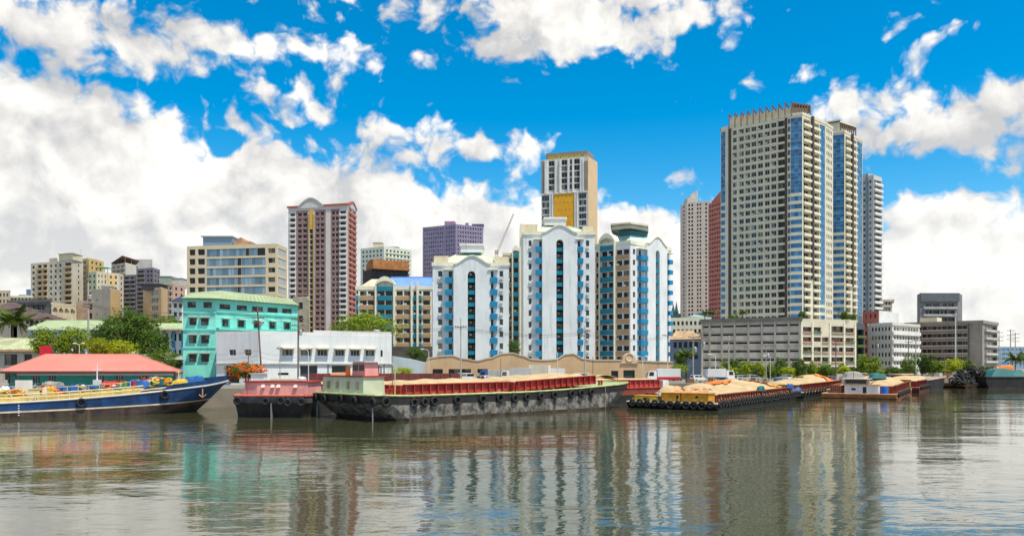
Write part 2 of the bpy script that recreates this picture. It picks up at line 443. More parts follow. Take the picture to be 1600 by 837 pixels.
# the quay road: asphalt sheet following the bank, a kerb and a broken white line
def offs(pts, d):
    r = []
    for i, p in enumerate(pts):
        a = Vector(pts[max(i-1,0)]); b = Vector(pts[min(i+1,len(pts)-1)]); t = (b-a).normalized()
        r.append((p[0]-t.y*d, p[1]+t.x*d))
    return r
def strip(mb, d0, d1, z, mi=0):
    a, b = offs(bank_pts, d0), offs(bank_pts, d1)
    for i in range(len(a)-1): mb.poly([(*a[i],z),(*a[i+1],z),(*b[i+1],z),(*b[i],z)], mi)
m = MB(); strip(m, 4, 15, STREET+.004); struct('road', m, mat('asphalt', (.06,.06,.06), .9, .3, .4, bump=.3))
m = MB()
a0, a1 = offs(bank_pts, 2), offs(bank_pts, 3.9)
for i in range(len(a0)-1):
    m.hexa([(*a0[i],STREET-.1),(*a0[i+1],STREET-.1),(*a1[i+1],STREET-.1),(*a1[i],STREET-.1),(*a0[i],STREET+.13),(*a0[i+1],STREET+.13),(*a1[i+1],STREET+.13),(*a1[i],STREET+.13)])
struct('pavement', m, LGREYC)
m = MB()
for i in range(len(bank_pts)-1):
    p = Vector(offs(bank_pts, 9.4)[i]); q = Vector(offs(bank_pts, 9.4)[i+1]); n = int((q-p).length/6); t = (q-p).normalized(); s = Vector((-t.y,t.x))*.07
    for k in range(n):
        a = p+t*(k*6); b = a+t*3
        m.poly([(*(a-s),STREET+.008),(*(b-s),STREET+.008),(*(b+s),STREET+.008),(*(a+s),STREET+.008)])
struct('road_line', m, mat('road_paint', (.7,.7,.66), .8, .15))
# low parapet wall along the water
m = MB()
pin, pout = offs(bank_pts, .1), offs(bank_pts, .5)
for i in range(len(pin)-1):
    m.hexa([(*pin[i],STREET-.5),(*pin[i+1],STREET-.5),(*pout[i+1],STREET-.5),(*pout[i],STREET-.5),(*pin[i],STREET+.55),(*pin[i+1],STREET+.55),(*pout[i+1],STREET+.55),(*pout[i],STREET+.55)])
one('quay_parapet', m, GREYC, 'long low weathered concrete wall along the water behind the barges', 'wall', loc=(0,140,STREET))
# river
wm = bpy.data.materials.new('river_water'); wm.use_nodes = True
t = NT(wm.node_tree); b = wm.node_tree.nodes['Principled BSDF']
geo = t.n('ShaderNodeNewGeometry'); pos = geo.outputs['Position']
b.inputs['Base Color'].default_value = (.05,.054,.024,1); b.inputs['Roughness'].default_value = .03; b.inputs['IOR'].default_value = 1.85
b.inputs['Specular IOR Level'].default_value = .75
sp = t.v('MULTIPLY', pos, (.55,1,1))
h1 = t.m('ADD', t.noise(sp, .16, 2, .4, .4), t.m('MULTIPLY', t.noise(sp, .6, 2, .45, .5), .3))
h2 = t.noise(t.v('MULTIPLY', pos, (.6,1.15,1)), 1.5, 3, .5, .3)
h3 = t.noise(pos, 4.5, 2, .5)
calm = t.mr(t.noise(t.v('MULTIPLY', pos, (.5,1,1)), .03, 3, .5), .38, .62, .45, 1.25)      # patches ruffled by the breeze
hh = t.m('ADD', t.m('MULTIPLY', h1, .13), t.m('ADD', t.m('MULTIPLY', h2, .018), t.m('MULTIPLY', h3, .0012)))
hh = t.m('MULTIPLY', hh, calm)
bn = t.n('ShaderNodeBump', {'Height': hh, 'Strength': 1.0, 'Distance': 1.0})
wm.node_tree.links.new(bn.outputs[0], b.inputs['Normal'])
m = MB(); m.poly([(-6000,-3000,0),(6000,-3000,0),(6000,2000,0),(-6000,2000,0)])
struct('river', m, wm)

# ------------------------------------------------------------------ building helpers
def mk(name, label, cat, poly, z1, z0=STREET, group=None):
    cx = sum(p[0] for p in poly)/len(poly); cy = sum(p[1] for p in poly)/len(poly)
    t = T(name, label, cat, (cx,cy,z0), group); t.poly = poly; t.z0 = z0; t.z1 = z1; t.H = z1-z0
    t.F = [Fr(poly[i], poly[(i+1) % len(poly)], z0) for i in range(len(poly))]
    t.holes = {i: [] for i in range(len(poly))}
    return t
def deep(front, d, skew=0.0):
    """Closes a front line (left to right) with a back d metres away."""
    (x0,y0), (x1,y1) = front[0], front[-1]
    mx, my = x0+x1, y0+y1; L = hypot(mx,my); nx, ny = mx/L, my/L
    return list(front)+[(x1+nx*d,y1+ny*d),(x0+nx*d,y0+ny*d)]
def finish(t, wall, roof=None, parapet=.9, cornice=0.0, pmat=None, rmi=None):
    mb = MB()
    for i, F in enumerate(t.F): facade(mb, F, 0, t.H, t.holes[i])
    wp = t.part('wall', mb, wall)
    r = MB(); r.poly([(x,y,t.z1-.02) for x,y in t.poly])
    rp = t.part('roof', r, roof or ROOFG)
    if parapet:
        q = MB()
        for F in t.F: q.fbox(F, -cornice, F.L+cornice, t.H-.25 if cornice else t.H+.002, t.H+parapet, -.3, cornice or .003)
        t.part('parapet', q, pmat or wall)
    t.done(); return t
def grid(t, i, cols, rows, mats, style='two', depth=.25, ac=0.0, name='window'):
    F = t.F[i]
    for (c, d) in rows:
        for (a, b) in cols:
            h = (a,b,c,d,depth); t.holes[i].append(h); window(t, F, h, mats, style, name=name)
            if ac and R.random() < ac and c > 1:
                boxpart(t, 'air_conditioner', F, a+.05, min(b, a+.85), c-.75, c-.2, -.05, .35, ACW)
def even(u0, u1, n, fill=.6):
    p = (u1-u0)/n; return [(u0+p*(k+.5-fill/2), u0+p*(k+.5+fill/2)) for k in range(n)]
def rows(v0, v1, n, fill=.5, off=.25):
    p = (v1-v0)/n; return [(v0+p*(k+off), v0+p*(k+off+fill)) for k in range(n)]
def tank(t, x, y, z, r=1.1, h=2.0, mats=None, name='water_tank'):
    mb = MB()
    mb.lathe((x,y,z), [(0.01,0),(r,0),(r,h*.85),(r*.6,h),(.01,h)], 12)
    return t.part(name, mb, mats or STEEL, smooth=False)
def roofbox(t, px0, px1, D, ytop, zbase, depth, mats, name='roof_house', lip=.25):
    x0, x1 = X(px0,D), X(px1,D); z = Z(ytop,D)
    mb = MB(); mb.box(x0,x1,D,D+depth,zbase-.1,z-.25); mb.box(x0-lip,x1+lip,D-lip,D+depth+lip,z-.25,z)
    return t.part(name, mb, mats)
def antenna(t, x, y, z, h): 
    mb = MB(); mb.tube((x,y,z-.2),(x,y,z+h),.09,.05,5); mb.tube((x-.7,y,z+h*.8),(x+.7,y,z+h*.8),.04,.04,4); mb.tube((x-.5,y,z+h*.65),(x+.5,y,z+h*.65),.04,.04,4)
    return t.part('aerial', mb, STEEL)

# ------------------------------------------------------------------ the white and blue tower complex
COMPLEX = 'white and blue apartment blocks of one complex'
def arched(u0, u1, vbase, vtop, n=14, base=None):
    """Profile of a gable that swells from its shoulders to a round top."""
    b = vbase if base is None else base
    pr = [(u0,b),(u1,b)]
    for k in range(n+1):
        f = 1-k/n; x = 2*abs(f-.5); s = .5*(1+cos(pi*min(1,x*1.02)))
        pr.append((u0+(u1-u0)*f, vbase+(vtop-vbase)*s))
    return pr
def roundtop(u0, u1, v, n=8):
    return [(u0+(u1-u0)*(k/n), v+(u1-u0)/2*sin(pi*k/n)) for k in range(n+1)]
def slot_bay(t, i, u0, u1, s0, s1, vtop, vsh, varch, floors, wallm, out=1.0, vb=0.0):
    """The projecting central bay: two wall halves, an arched head, a dark slot of balconies between them."""
    F = t.F[i]; t.holes[i].append((s0-.05, s1+.05, .6, min(varch, t.H-.3), 1.46)); mb = MB()
    mb.fbox(F, u0, s0, vb, vsh, -.3, out); mb.fbox(F, s1, u1, vb, vsh, -.3, out)
    n = 10; r = (s1-s0)/2; um = (s0+s1)/2
    # wall between the slot's round head and the swelling gable
    top = lambda u: vsh+(vtop-vsh)*.5*(1+cos(pi*min(1,abs(2*(u-u0)/(u1-u0)-1))))
    us = sorted({u0+(u1-u0)*k/24 for k in range(25)}|{s0,s1}|{s0+(s1-s0)*k/n for k in range(n+1)})
    for a, b in zip(us, us[1:]):
        def low(u): return vsh if (u <= s0+.001 or u >= s1-.001) else varch-r+sqrt(max(0, r*r-(u-um)**2))
        inside = a >= s0-.001 and b <= s1+.001
        la, lb = (low(a), low(b)) if inside else (vsh, vsh)
        if inside:
            if a <= s0+.001: la = varch-r
            if b >= s1-.001: lb = varch-r
        p = F.p
        mb.hexa([p(a,la,out),p(b,lb,out),p(b,lb,-1.5),p(a,la,-1.5),p(a,top(a),out),p(b,top(b),out),p(b,top(b),-1.5),p(a,top(a),-1.5)])
    t.part('gable_bay', mb, wallm)
    cp = MB()       # coping of the gable
    for a, b in zip(us, us[1:]):
        p = F.p
        cp.hexa([p(a,top(a)+.003,out+.25),p(b,top(b)+.003,out+.25),p(b,top(b)+.003,-1.6),p(a,top(a)+.003,-1.6),p(a,top(a)+.4,out+.25),p(b,top(b)+.4,out+.25),p(b,top(b)+.4,-1.6),p(a,top(a)+.4,-1.6)])
    t.part('gable_coping', cp, PALECREAM)
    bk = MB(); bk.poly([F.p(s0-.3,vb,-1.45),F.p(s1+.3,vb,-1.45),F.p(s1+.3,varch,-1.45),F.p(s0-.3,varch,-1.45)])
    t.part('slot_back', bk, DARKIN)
    for v in floors:
        boxpart(t, 'balcony', F, s0+.02, s1-.02, v, v+1.05, -.3, out-.35, TEALB)
        mb = MB(); w_ = s1-s0
        mb.box(.1,w_*.48,0,.06,0,1.7,0); mb.box(w_*.55,w_-.1,0,.06,.2,1.6,0); mb.box(w_*.2,w_*.5,-.8,-.75,.9,1.35,1)
        t.rep('slot_window', mb, [GLD, R.choice([ACW,WHITE,TAN])], round(w_,2), F.p(s0, v+1.1, -1.3), F.ang)
def side_stack(t, i, u0, u1, wa, floors, mats, out=1.2, hole_w=None, awn=True):
    """A column of bright blue balcony boxes with a dark window above each."""
    F = t.F[i]
    for v in floors:
        h = (wa[0], wa[1], v+1.45, v+3.0, .35); t.holes[i].append(h); window(t, F, h, DD, 'one', name='window')
        o = boxpart(t, 'balcony', F, u0, u1, v, v+1.3, .004, out, mats)
    if awn: boxpart(t, 'canopy', F, u0-.6, u1+.2, floors[-1]+3.25, floors[-1]+3.45, .004, out+.1, PALECREAM)
def hip_roof(t, F, u0, u1, v0, a0, a1, v1, dep, mats, seams=True):
    """A sloping metal roof behind the parapet up to a level top."""
    p = F.p; mb = MB()
    f = [p(u0,v0,-.6),p(u1,v0,-.6),p(u1,v0,-dep),p(u0,v0,-dep)]; k = [p(a0,v1,-dep*.3),p(a1,v1,-dep*.3),p(a1,v1,-dep*.7),p(a0,v1,-dep*.7)]
    for j in range(4): mb.poly([f[j],f[(j+1)%4],k[(j+1)%4],k[j]])
    mb.poly(k)
    if seams:
        n = int((u1-u0)/1.3)
        for j in range(1, n):
            s = j/n; a = f[0].lerp(f[1], s); b = k[0].lerp(k[1], s); mb.tube(a+Vector((0,0,.03)), b+Vector((0,0,.03)), .09, .09, 4)
        for e in (0,1): 
            mb.tube(f[e],k[e],.16,.16,5)
    t.part('hip_roof', mb, mats)
def monitor(t, F, a0, a1, v0, v1, n0, n1):
    mb = MB(); mb.fbox(F, a0, a1, v0, v0+(v1-v0)*.4, n0, n1-.3); t.part('monitor_window', mb, mat('teal_louvre', (.03,.13,.17), .5))
    mb = MB(); mb.fbox(F, a0-.7, a1+.7, v0+(v1-v0)*.4+.01, v1-.5, n0-.5, n1+.3); mb.fbox(F, a0-1, a1+1, v1-.5, v1, n0-.8, n1+.6)
    t.part('roof_monitor', mb, WHITE)

def white_tower(label, pl, pr, D, ptop, rows_px, pitch_n, px_bay, px_slot, gtop, gsh, garch, wl, bl_, br, wr, D2=None, depth=18, roofpx=None, mon=None, ccol=None):
    fr = [PX(pl,D), PX(pr,D2 or D)]
    F0 = Fr(fr[0], fr[1], STREET)
    t = mk('apartment_tower', label, 'apartment tower', deep(fr, depth), Z(ptop,D), group=COMPLEX)
    F = t.F[0]; U = F.u; VV = lambda y: F.vv(y)
    (ya, n, pitch) = rows_px
    vs = [VV(ya)-k*pitch for k in range(n)]; vs = [v for v in vs if v > 1.0]
    for c in (wl, wr):
        grid(t, 0, [(U(c[0]),U(c[1]))], [(v-1.6, v) for v in vs], GD, 'one', .3, ac=.5)
    fl = sorted(v-3.15 for v in vs)
    side_stack(t, 0, U(bl_[0]), U(bl_[1]), (U(bl_[2]),U(bl_[3])), fl, BLUEB)
    side_stack(t, 0, U(br[0]), U(br[1]), (U(br[2]),U(br[3])), fl, BLUEB)
    slot_bay(t, 0, U(px_bay[0]), U(px_bay[1]), U(px_slot[0]), U(px_slot[1]), VV(gtop), VV(gsh), VV(garch), [v for v in fl], BLUEWHITE)
    # side walls: plain with a few windows
    for e in (1, 3):
        L = t.F[e].L; grid(t, e, even(1, L-1, 4, .3), [(v-1.6, v) for v in vs], GD, 'one', .3, ac=.2)
    rx = roofpx; hip_roof(t, F, .3, F.L-.3, t.H+.3, U(rx[0]), U(rx[1]), VV(rx[2])-.4, depth, PALEROOF)
    monitor(t, F, U(mon[0]), U(mon[1]), VV(mon[3])-1.0, VV(mon[2])+.6, -depth*.7, -depth*.27)
    return t
t = white_tower('lower white apartment tower with blue balconies and arched slot, right of the long beige block', 676, 795, 214, 414, (423, 8, 3.22), 0, (709,767), (731,743), 401, 414, 424,
    (684.5,691), (696,707,701,707), (766,777.5,766,771), (780.5,786), roofpx=(712,757,391), mon=(722,749,380,394))
F = t.F[0]; t.part('roof_house', MB().fbox(F, .2, F.u(700), t.H+.4, t.H+2.6, -7, -1.2), CREAM); t.part('roof_house', MB().fbox(F, F.u(772), F.L-.2, t.H+.4, t.H+2.4, -7, -1.2), CREAM)
finish(t, BLUEWHITE, parapet=.7, cornice=.25, pmat=PALECREAM)
t = white_tower('tallest white apartment tower with blue balconies, in front of the yellow panelled tower', 818, 929, 221, 365.5, (375.5, 11, 3.2), 0, (847,902), (869,880), 353.5, 365, 375,
    (826,830.5), (837,846.5,842.5,846.5), (902.5,911,902.5,906.5), (915.5,920.5), roofpx=(846,890,346), mon=(856,882,338,350))
F = t.F[0]; t.part('roof_house', MB().fbox(F, -.8, F.u(840), t.H+.4, t.H+2.9, -8, -1.2), CREAM); t.part('roof_house', MB().fbox(F, F.u(912), F.L-.2, t.H+.2, t.H+2.4, -8, -2), CREAM)
mb = MB(); mb.fbox(F, -1.0, -.02, 0, t.H+2.9, -12, -.6); t.part('side_bay', mb, PALECREAM)
finish(t, BLUEWHITE, parapet=.7, cornice=.25, pmat=PALECREAM)

def bay_wing(t, i, bays, top_v, pitch, n, depth=.8):
    """Bays of recessed windows over painted parapets: (px0, px1, panes, parapet material, out)."""
    F = t.F[i]
    for (p0, p1, k, pm, out) in bays:
        a, b = F.u(p0), F.u(p1)
        for j in range(n):
            v = top_v-j*pitch
            if v-1.45 < .5: continue
            for (c, d) in even(a, b, k, .84):
                h = (c, d, v-1.5, v, .5); t.holes[i].append(h); window(t, F, h, DD, R.choice(['two','two','three']))
                if R.random() < .16: boxpart(t, 'air_conditioner', F, c+.1, c+.9, v-1.5, v-.95, -.1, .3, ACW)
            boxpart(t, 'balcony', F, a+.05, b-.05, v-2.95, v-1.62, .004, out, pm)
def pier(mb, F, p0, p1, v0, v1, out): mb.fbox(F, F.u(p0), F.u(p1), v0, v1, -.2, out)
def arch_head(t, F, p0, p1, vs, vt, out, mats):
    a, b = F.u(p0), F.u(p1); n = 14; mb = MB(); p = F.p
    f = lambda u: vs+(vt-vs)*sin(pi*(u-a)/(b-a))**.7 if a < u < b else vs
    g_ = lambda u: vs-.6+(vt-vs-.9)*sin(pi*(u-a)/(b-a))**.7 if a < u < b else vs-.6
    for k in range(n):
        u, w_ = a+(b-a)*k/n, a+(b-a)*(k+1)/n
        mb.hexa([p(u,g_(u),out),p(w_,g_(w_),out),p(w_,g_(w_),-2),p(u,g_(u),-2),p(u,f(u),out),p(w_,f(w_),out),p(w_,f(w_),-2),p(u,f(u),-2)])
    mb.poly([p(a,vs-1,-.3)]+[p(a+(b-a)*k/n, g_(a+(b-a)*k/n)+.05,-.3) for k in range(n+1)]+[p(b,vs-1,-.3)][::1])
    t.part('arch_head', mb, mats)

# right-hand block of the complex: brown and teal front, white and blue side
fr = [PX(930,246), PX(985,238), PX(1048,253)]
t = mk('apartment_tower', 'white apartment tower with brown and teal bays on its left side and an aqua roof', 'apartment tower', deep(fr, 20), Z(379.5,238), group=COMPLEX)
F = t.F[0]; top = F.vv(388.5, F.L)
bay_wing(t, 0, [(930.5,937.5,1,BROWNB,.15),(962.5,984,2,BROWNB,.3)], top, 3.2, 12)
bay_wing(t, 0, [(939.5,960.5,2,TEALB,.7)], top+3.2, 3.2, 13)
mb = MB(); pier(mb, F, 937.7, 939.4, 0, t.H+1.5, .9); pier(mb, F, 960.7, 962.3, 0, t.H+1.5, .9); t.part('pier', mb, PALECREAM)
arch_head(t, F, 937.7, 962.3, t.H+1.3, t.H+3.6, .95, PALECREAM)
F = t.F[1]; U = F.u; vs = [F.vv(388)-k*3.2 for k in range(12)]; vs = [v for v in vs if v > 3]
grid(t, 1, [(U(989),U(992.5))], [(v-1.6,v) for v in vs], GD, 'one', .3)
fl = sorted(v-3.1 for v in vs)
side_stack(t, 1, U(996), U(1007), (U(998),U(1002)), fl, BLUEB, 1.4)
slot_bay(t, 1, U(1007.5), U(1038.5), U(1020.5), U(1026.5), F.vv(371,U(1020)), F.vv(385.5,U(1030)), F.vv(391.5,U(1023)), fl, BLUEWHITE)
side_stack(t, 1, U(1040), U(1045), (U(1039.5),U(1041.5)), fl, BLUEB, 1.6)
F0 = t.F[0]
z = t.z1; mb = MB(); q = [Vector((*PX(958,247),z)),Vector((*PX(985,243),z)),Vector((*PX(1030,251),z)),Vector((*PX(1030,264),z)),Vector((*PX(960,262),z))]
tp = [Vector((*PX(968,251),z+4.6)),Vector((*PX(985,249),z+4.6)),Vector((*PX(1010,253),z+4.6)),Vector((*PX(1010,259),z+4.6)),Vector((*PX(968,258),z+4.6))]
for j in range(5): mb.poly([q[j],q[(j+1)%5],tp[(j+1)%5],tp[j]]); mb.tube(q[j],tp[j],.15,.15,5)
mb.poly(tp)
for j, k2 in ((0,1),(1,2)):
    for s in range(1,9):
        mb.tube(q[j].lerp(q[k2],s/9), tp[j].lerp(tp[k2],s/9), .07,.07,4)
t.part('hip_roof', mb, mat('aqua_metal_roof', (.42,.6,.52), .45, .15, .2, .4, dirt=(.5,.33,.2)))
mb = MB(); mb.prism([PX(966,250),PX(985,248),PX(1011,252),PX(1011,260),PX(966,259)], z+4.0, z+5.6); t.part('monitor_window', mb, MATS['teal_louvre'])
mb = MB(); mb.prism([PX(956,249),PX(985,246),PX(1012,251),PX(1012,262),PX(958,261)], z+5.7, z+6.9); mb.prism([PX(954,248),PX(985,245),PX(1013,250),PX(1013,263),PX(956,262)], z+6.91, z+7.5); t.part('roof_monitor', mb, mat('stained_cornice', (.58,.56,.45), .8, .1, .3, .4))
finish(t, mat('pale_grey_white_render', (.68,.72,.74), .75, .06, .15, .25), parapet=.8, cornice=.2, pmat=PALECREAM)

# long beige wing on the left of the complex
fr = [PX(556,262), PX(675.2,262)]
t = mk('apartment_block', 'long beige and teal apartment block with a blue roof, behind the big round tree', 'apartment block', deep(fr, 16), Z(451,262), group=COMPLEX)
F = t.F[0]; top = F.vv(454.5); P_ = 3.06
bay_wing(t, 0, [(561.5,586,2,BROWNB,.3),(618.5,642,2,BROWNB,.3),(660,673,1,BROWNB,.3)], top, P_, 7)
bay_wing(t, 0, [(589,614.5,2,TEALB,.7)], top+P_, P_, 8)
bay_wing(t, 0, [(645.5,651,1,TEALB,.4),(654.5,659,1,TEALB,.4),(556.3,560,1,BLUEB,.8)], top, P_, 7)
mb = MB()
for a, b, h in ((586.3,588.8,1.5),(614.8,617.8,1.5),(642.3,645,2.5),(651.3,654.2,2.5)): pier(mb, F, a, b, 0, t.H+h, .85)
t.part('pier', mb, PALECREAM)
arch_head(t, F, 586.3, 617.8, t.H+1.4, t.H+4.0, .9, PALECREAM)
mb = MB(); p = F.p
mb.poly([p(F.u(612),t.H+.8,-1),p(F.u(675),t.H+.8,-1),p(F.u(675),t.H+4.6,-9),p(F.u(604),t.H+4.6,-9)]); mb.fbox(F, F.u(604), F.u(675), t.H+4.3, t.H+4.9, -10, -8.7)
t.part('blue_roof', mb, BLUEROOF)
mb = MB(); mb.poly([p(F.u(561),t.H+.8,-1),p(F.u(590),t.H+.8,-1),p(F.u(590),t.H+4,-8),p(F.u(574),t.H+4,-8)]); mb.poly([p(F.u(561),t.H+.8,-1),p(F.u(574),t.H+4,-8),p(F.u(574),t.H+.8,-8)])
t.part('lean_to_roof', mb, mat('peach_metal_roof', (.62,.5,.36), .6, .15, .4, .3))
finish(t, PALECREAM, parapet=.9, cornice=.15)

# narrow block in the gap between the two white towers
fr = [PX(786,252), PX(816,252)]
t = mk('apartment_block', 'narrow cream block with teal balconies squeezed between the two white towers', 'apartment block', deep(fr, 14), Z(398,252), group=COMPLEX)
F = t.F[0]; top = F.vv(403)
bay_wing(t, 0, [(795.5,799.5,1,BROWNB,.15)], top, 3.06, 13)
bay_wing(t, 0, [(802,810.5,1,TEALB,.7)], top+3.06, 3.06, 14)
mb = MB(); pier(mb, F, 800, 801.8, 0, t.H+1.3, .85); pier(mb, F, 810.7, 812.2, 0, t.H+1.3, .85); t.part('pier', mb, PALECREAM)
arch_head(t, F, 800, 812.2, t.H+1.2, t.H+2.8, .9, PALECREAM)
finish(t, CREAM, parapet=.6, cornice=.15)

# ------------------------------------------------------------------ twin condominium towers on the podium
def banded(t, i, p0, p1, vlist, vfull, mats, style='strip', depth=.12, solid=1.15, pitch=2.93):
    """A strip of curtain wall: full glass above vfull, ribbon windows between white bands below."""
    F = t.F[i]; a, b = (F.u(p0), F.u(p1)) if p0 is not None else (.05, F.L-.05)
    for v in vlist:
        h = (a, b, v+(.02 if v >= vfull else solid), v+pitch-.02, depth)
        t.holes[i].append(h); window(t, F, h, mats, 'grid' if v >= vfull else 'strip', name='glass_strip')
PITCH = 2.93
fr = [PX(1126,318), PX(1235,300), PX(1253.5,298), PX(1289.5,310)]
dx, dy = fr[1][0]-fr[0][0], fr[1][1]-fr[0][1]; L = hypot(dx,dy); nx, ny = -dy/L, dx/L
poly = fr+[(fr[3][0]+nx*9,fr[3][1]+ny*9),(fr[0][0]+nx*24,fr[0][1]+ny*24)]
t = mk('condominium_tower', 'tallest cream and blue glass condominium tower with a brown pergola crown', 'condominium tower', poly, Z(181,300), group='twin condominium towers on the podium')
F = t.F[0]; U = F.u; nF = 28
tops = [t.H-1.0-PITCH*(k+1) for k in range(nF)]; fl = [v for v in tops if v > 14]
cols = [(1155,1162),(1164.5,1172),(1174,1181.7),(1184.2,1192),(1195,1202.5),(1205,1213)]
for j, v in enumerate(fl):
    for c in [(1145.2,1151)]+cols:
        a, b = U(c[0]), U(c[1]); st = 'two'
        h = (a, b, v+.8, v+2.55, .35); t.holes[0].append(h); window(t, F, h, GC if c[0] < 1183 else DW, st)
        if R.random() < .3: boxpart(t, 'air_conditioner', F, a+.1, a+.9, v+.95, v+1.45, -.3, .2, ACW)
    h = (U(1215.3), U(1226), v+.6, v+2.7, .8); t.holes[0].append(h); window(t, F, h, DD, 'three', name='balcony_window')
mb = MB()
for v in fl:
    mb.fbox(F, U(1143.5), U(1225), v-.08, v+.3, .004, .22)
t.part('floor_band', mb, TOWERC)
mb = MB()
for p0 in (1143.6,1153.4,1163,1173,1183,1193.5,1203.8,1214): mb.fbox(F, U(p0)-.16, U(p0)+.16, fl[-1], t.H-.6, .004, .16)
t.part('pilaster', mb, TOWERC)
mb = MB(); mb.fbox(F, U(1226.2), U(1230), 10, t.H-.5, .004, .12); mb.fbox(F, U(1138.2), U(1143), 10, t.H-.4, .004, .15); t.part('dark_strip', mb, DBROWN)  # left strip is a recess, its shade given by the dark brown
mb = MB()
for k in range(26): mb.fbox(F, U(1214.6), U(1215.1), fl[0]+2.3-k*PITCH, fl[0]+2.9-k*PITCH, .004, .3) if fl[0]-k*PITCH > 14 else None
banded(t, 0, 1126.6, 1133.2, fl, F.vv(318,0), [GLB,BLUEFR])
banded(t, 0, 1230.6, 1234.6, fl, 1e9, GC, 'one', .3, 1.0)
banded(t, 1, None, None, fl, t.F[1].vv(305,0), [GLB,BLUEFR])
F2 = t.F[2]; U2 = F2.u
def balcony_side(t, i, strips, fl, dark, gl, vfull):
    F = t.F[i]; U = F.u
    for v in fl:
        for (p0,p1) in strips:
            a, b = U(p0), U(p1); h = (a, b, v+.5, v+2.6, 1.1); t.holes[i].append(h); window(t, F, h, DW, 'three', name='balcony_window')
            boxpart(t, 'balcony', F, a-.15, b+.15, v-.1, v+.85, .004, .6, PALECREAM)
    mb = MB(); mb.fbox(F, U(dark[0]), U(dark[1]), 36, t.H+.5, .004, .75); t.part('dark_strip', mb, DBROWN)
    banded(t, i, gl[0], gl[1], fl, vfull, [GLB,BLUEFR])
balcony_side(t, 2, [(1255.5,1266.5),(1270.5,1280.3)], fl, (1267,1269.7), (1281.2,1289), 26)
for e in (3,5):
    grid(t, e, even(1,t.F[e].L-1,4,.5), [(v+.95,v+2.5) for v in fl], GD, 'two')
# crown: set-back penthouse under a pergola of brown frames
zt = t.z1
pen = [PX(1141,317),PX(1240,304),PX(1262,305),PX(1262,313),PX(1146,330)]
mb = MB(); mb.prism(pen, zt-.3, zt+4.5)
t.part('penthouse', mb, CREAM)
a, b = Vector(PX(1139,315.5)), Vector(PX(1237,299.7))
for k in range(11):
    q = a.lerp(b, k/10); bk = Vector((nx,ny))*4.2; h = 5.4
    mb = MB()
    mb.tube((q.x,q.y,zt-.2),(q.x,q.y,zt+h),.24,.24,4); mb.tube((q.x,q.y,zt+h),(q.x+bk.x,q.y+bk.y,zt+h-1.1),.22,.22,4)
    mb.hexa([(q.x-.12,q.y,zt+h-.8),(q.x+.12,q.y,zt+h-.8),(q.x+.12+bk.x*.8,q.y+bk.y*.8,zt+h-1.3),(q.x-.12+bk.x*.8,q.y+bk.y*.8,zt+h-1.3),(q.x-.12,q.y-.3,zt+h),(q.x+.12,q.y-.3,zt+h),(q.x+.12+bk.x,q.y+bk.y,zt+h-1),(q.x-.12+bk.x,q.y+bk.y,zt+h-1)])
    t.part('pergola_fin', mb, BROWNSTEEL)
a, b = Vector(PX(1240,300.5)), Vector(PX(1266,303.5))
for k in range(7):
    q = a.lerp(b, k/6); mb = MB(); mb.tube((q.x,q.y,zt-.2),(q.x,q.y,zt+5.2),.22,.22,4); mb.tube((q.x,q.y,zt+5.1),(q.x+1.5,q.y+4.5,zt+4.8),.2,.2,4); t.part('pergola_fin', mb, BROWNSTEEL)
mb = MB(); mb.hexa([(*PX(1237,301),zt+4.8),(*PX(1267,304),zt+4.8),(*PX(1267,312),zt+4.8),(*PX(1240,314),zt+4.8),(*PX(1237,301),zt+5.3),(*PX(1267,304),zt+5.3),(*PX(1267,312),zt+5.3),(*PX(1240,314),zt+5.3)]); t.part('crown_slab', mb, BROWNSTEEL)
finish(t, TOWERC, parapet=.8, cornice=.12)

fr = [PX(1288,336), PX(1300.5,328), PX(1319.5,326), PX(1347.5,340)]
poly = fr+[(fr[3][0]+6,fr[3][1]+14),(fr[0][0]+4,fr[0][1]+20)]
t = mk('condominium_tower', 'second cream and blue glass condominium tower, half hidden behind the tallest one', 'condominium tower', poly, Z(207,327), group='twin condominium towers on the podium')
fl = [t.H-1.0-PITCH*(k+1) for k in range(28)]; fl = [v for v in fl if v > 12]
F = t.F[0]; grid(t, 0, [(F.u(1296.5),F.u(1299.5))], [(v+.9,v+2.4) for v in fl], GC, 'one', .3)
mb = MB(); mb.fbox(F, 0, F.u(1295.5), 0, t.H-.5, .004, .2); t.part('dark_strip', mb, DBROWN)  # brown side recess drawn as a facing, its shade mixed into the colour
banded(t, 1, None, None, fl, t.F[1].vv(365,0), [GLB,BLUEFR])
balcony_side(t, 2, [(1321,1329),(1332,1338)], fl, (1329.4,1331.6), (1339,1347), 20)
zt = t.z1
mb = MB(); mb.prism([PX(1290,333),PX(1312,330),PX(1312,342),PX(1292,346)], zt-.3, zt+5.2); mb.prism([PX(1286,332),PX(1313,328),PX(1313,344),PX(1288,347)], zt+5.21, zt+5.7); t.part('penthouse', mb, PALECREAM)
a, b = Vector(PX(1314,330)), Vector(PX(1337,337))
for k in range(8):
    q = a.lerp(b, k/7); mb = MB(); mb.tube((q.x,q.y,zt-.2),(q.x,q.y,zt+4.8),.24,.24,4); mb.tube((q.x,q.y,zt+4.7),(q.x+1,q.y+5,zt+4.5),.2,.2,4); t.part('pergola_fin', mb, BROWNSTEEL)
mb = MB(); mb.hexa([(*PX(1312,329),zt+4.9),(*PX(1338,336.5),zt+4.9),(*PX(1338,343),zt+4.9),(*PX(1312,338),zt+4.9),(*PX(1312,329),zt+5.3),(*PX(1338,336.5),zt+5.3),(*PX(1338,343),zt+5.3),(*PX(1312,338),zt+5.3)]); t.part('crown_slab', mb, PALECREAM)
antenna(t, X(1290,338), 338, zt+5.6, 4)
finish(t, TOWERC, parapet=.7, cornice=.12)

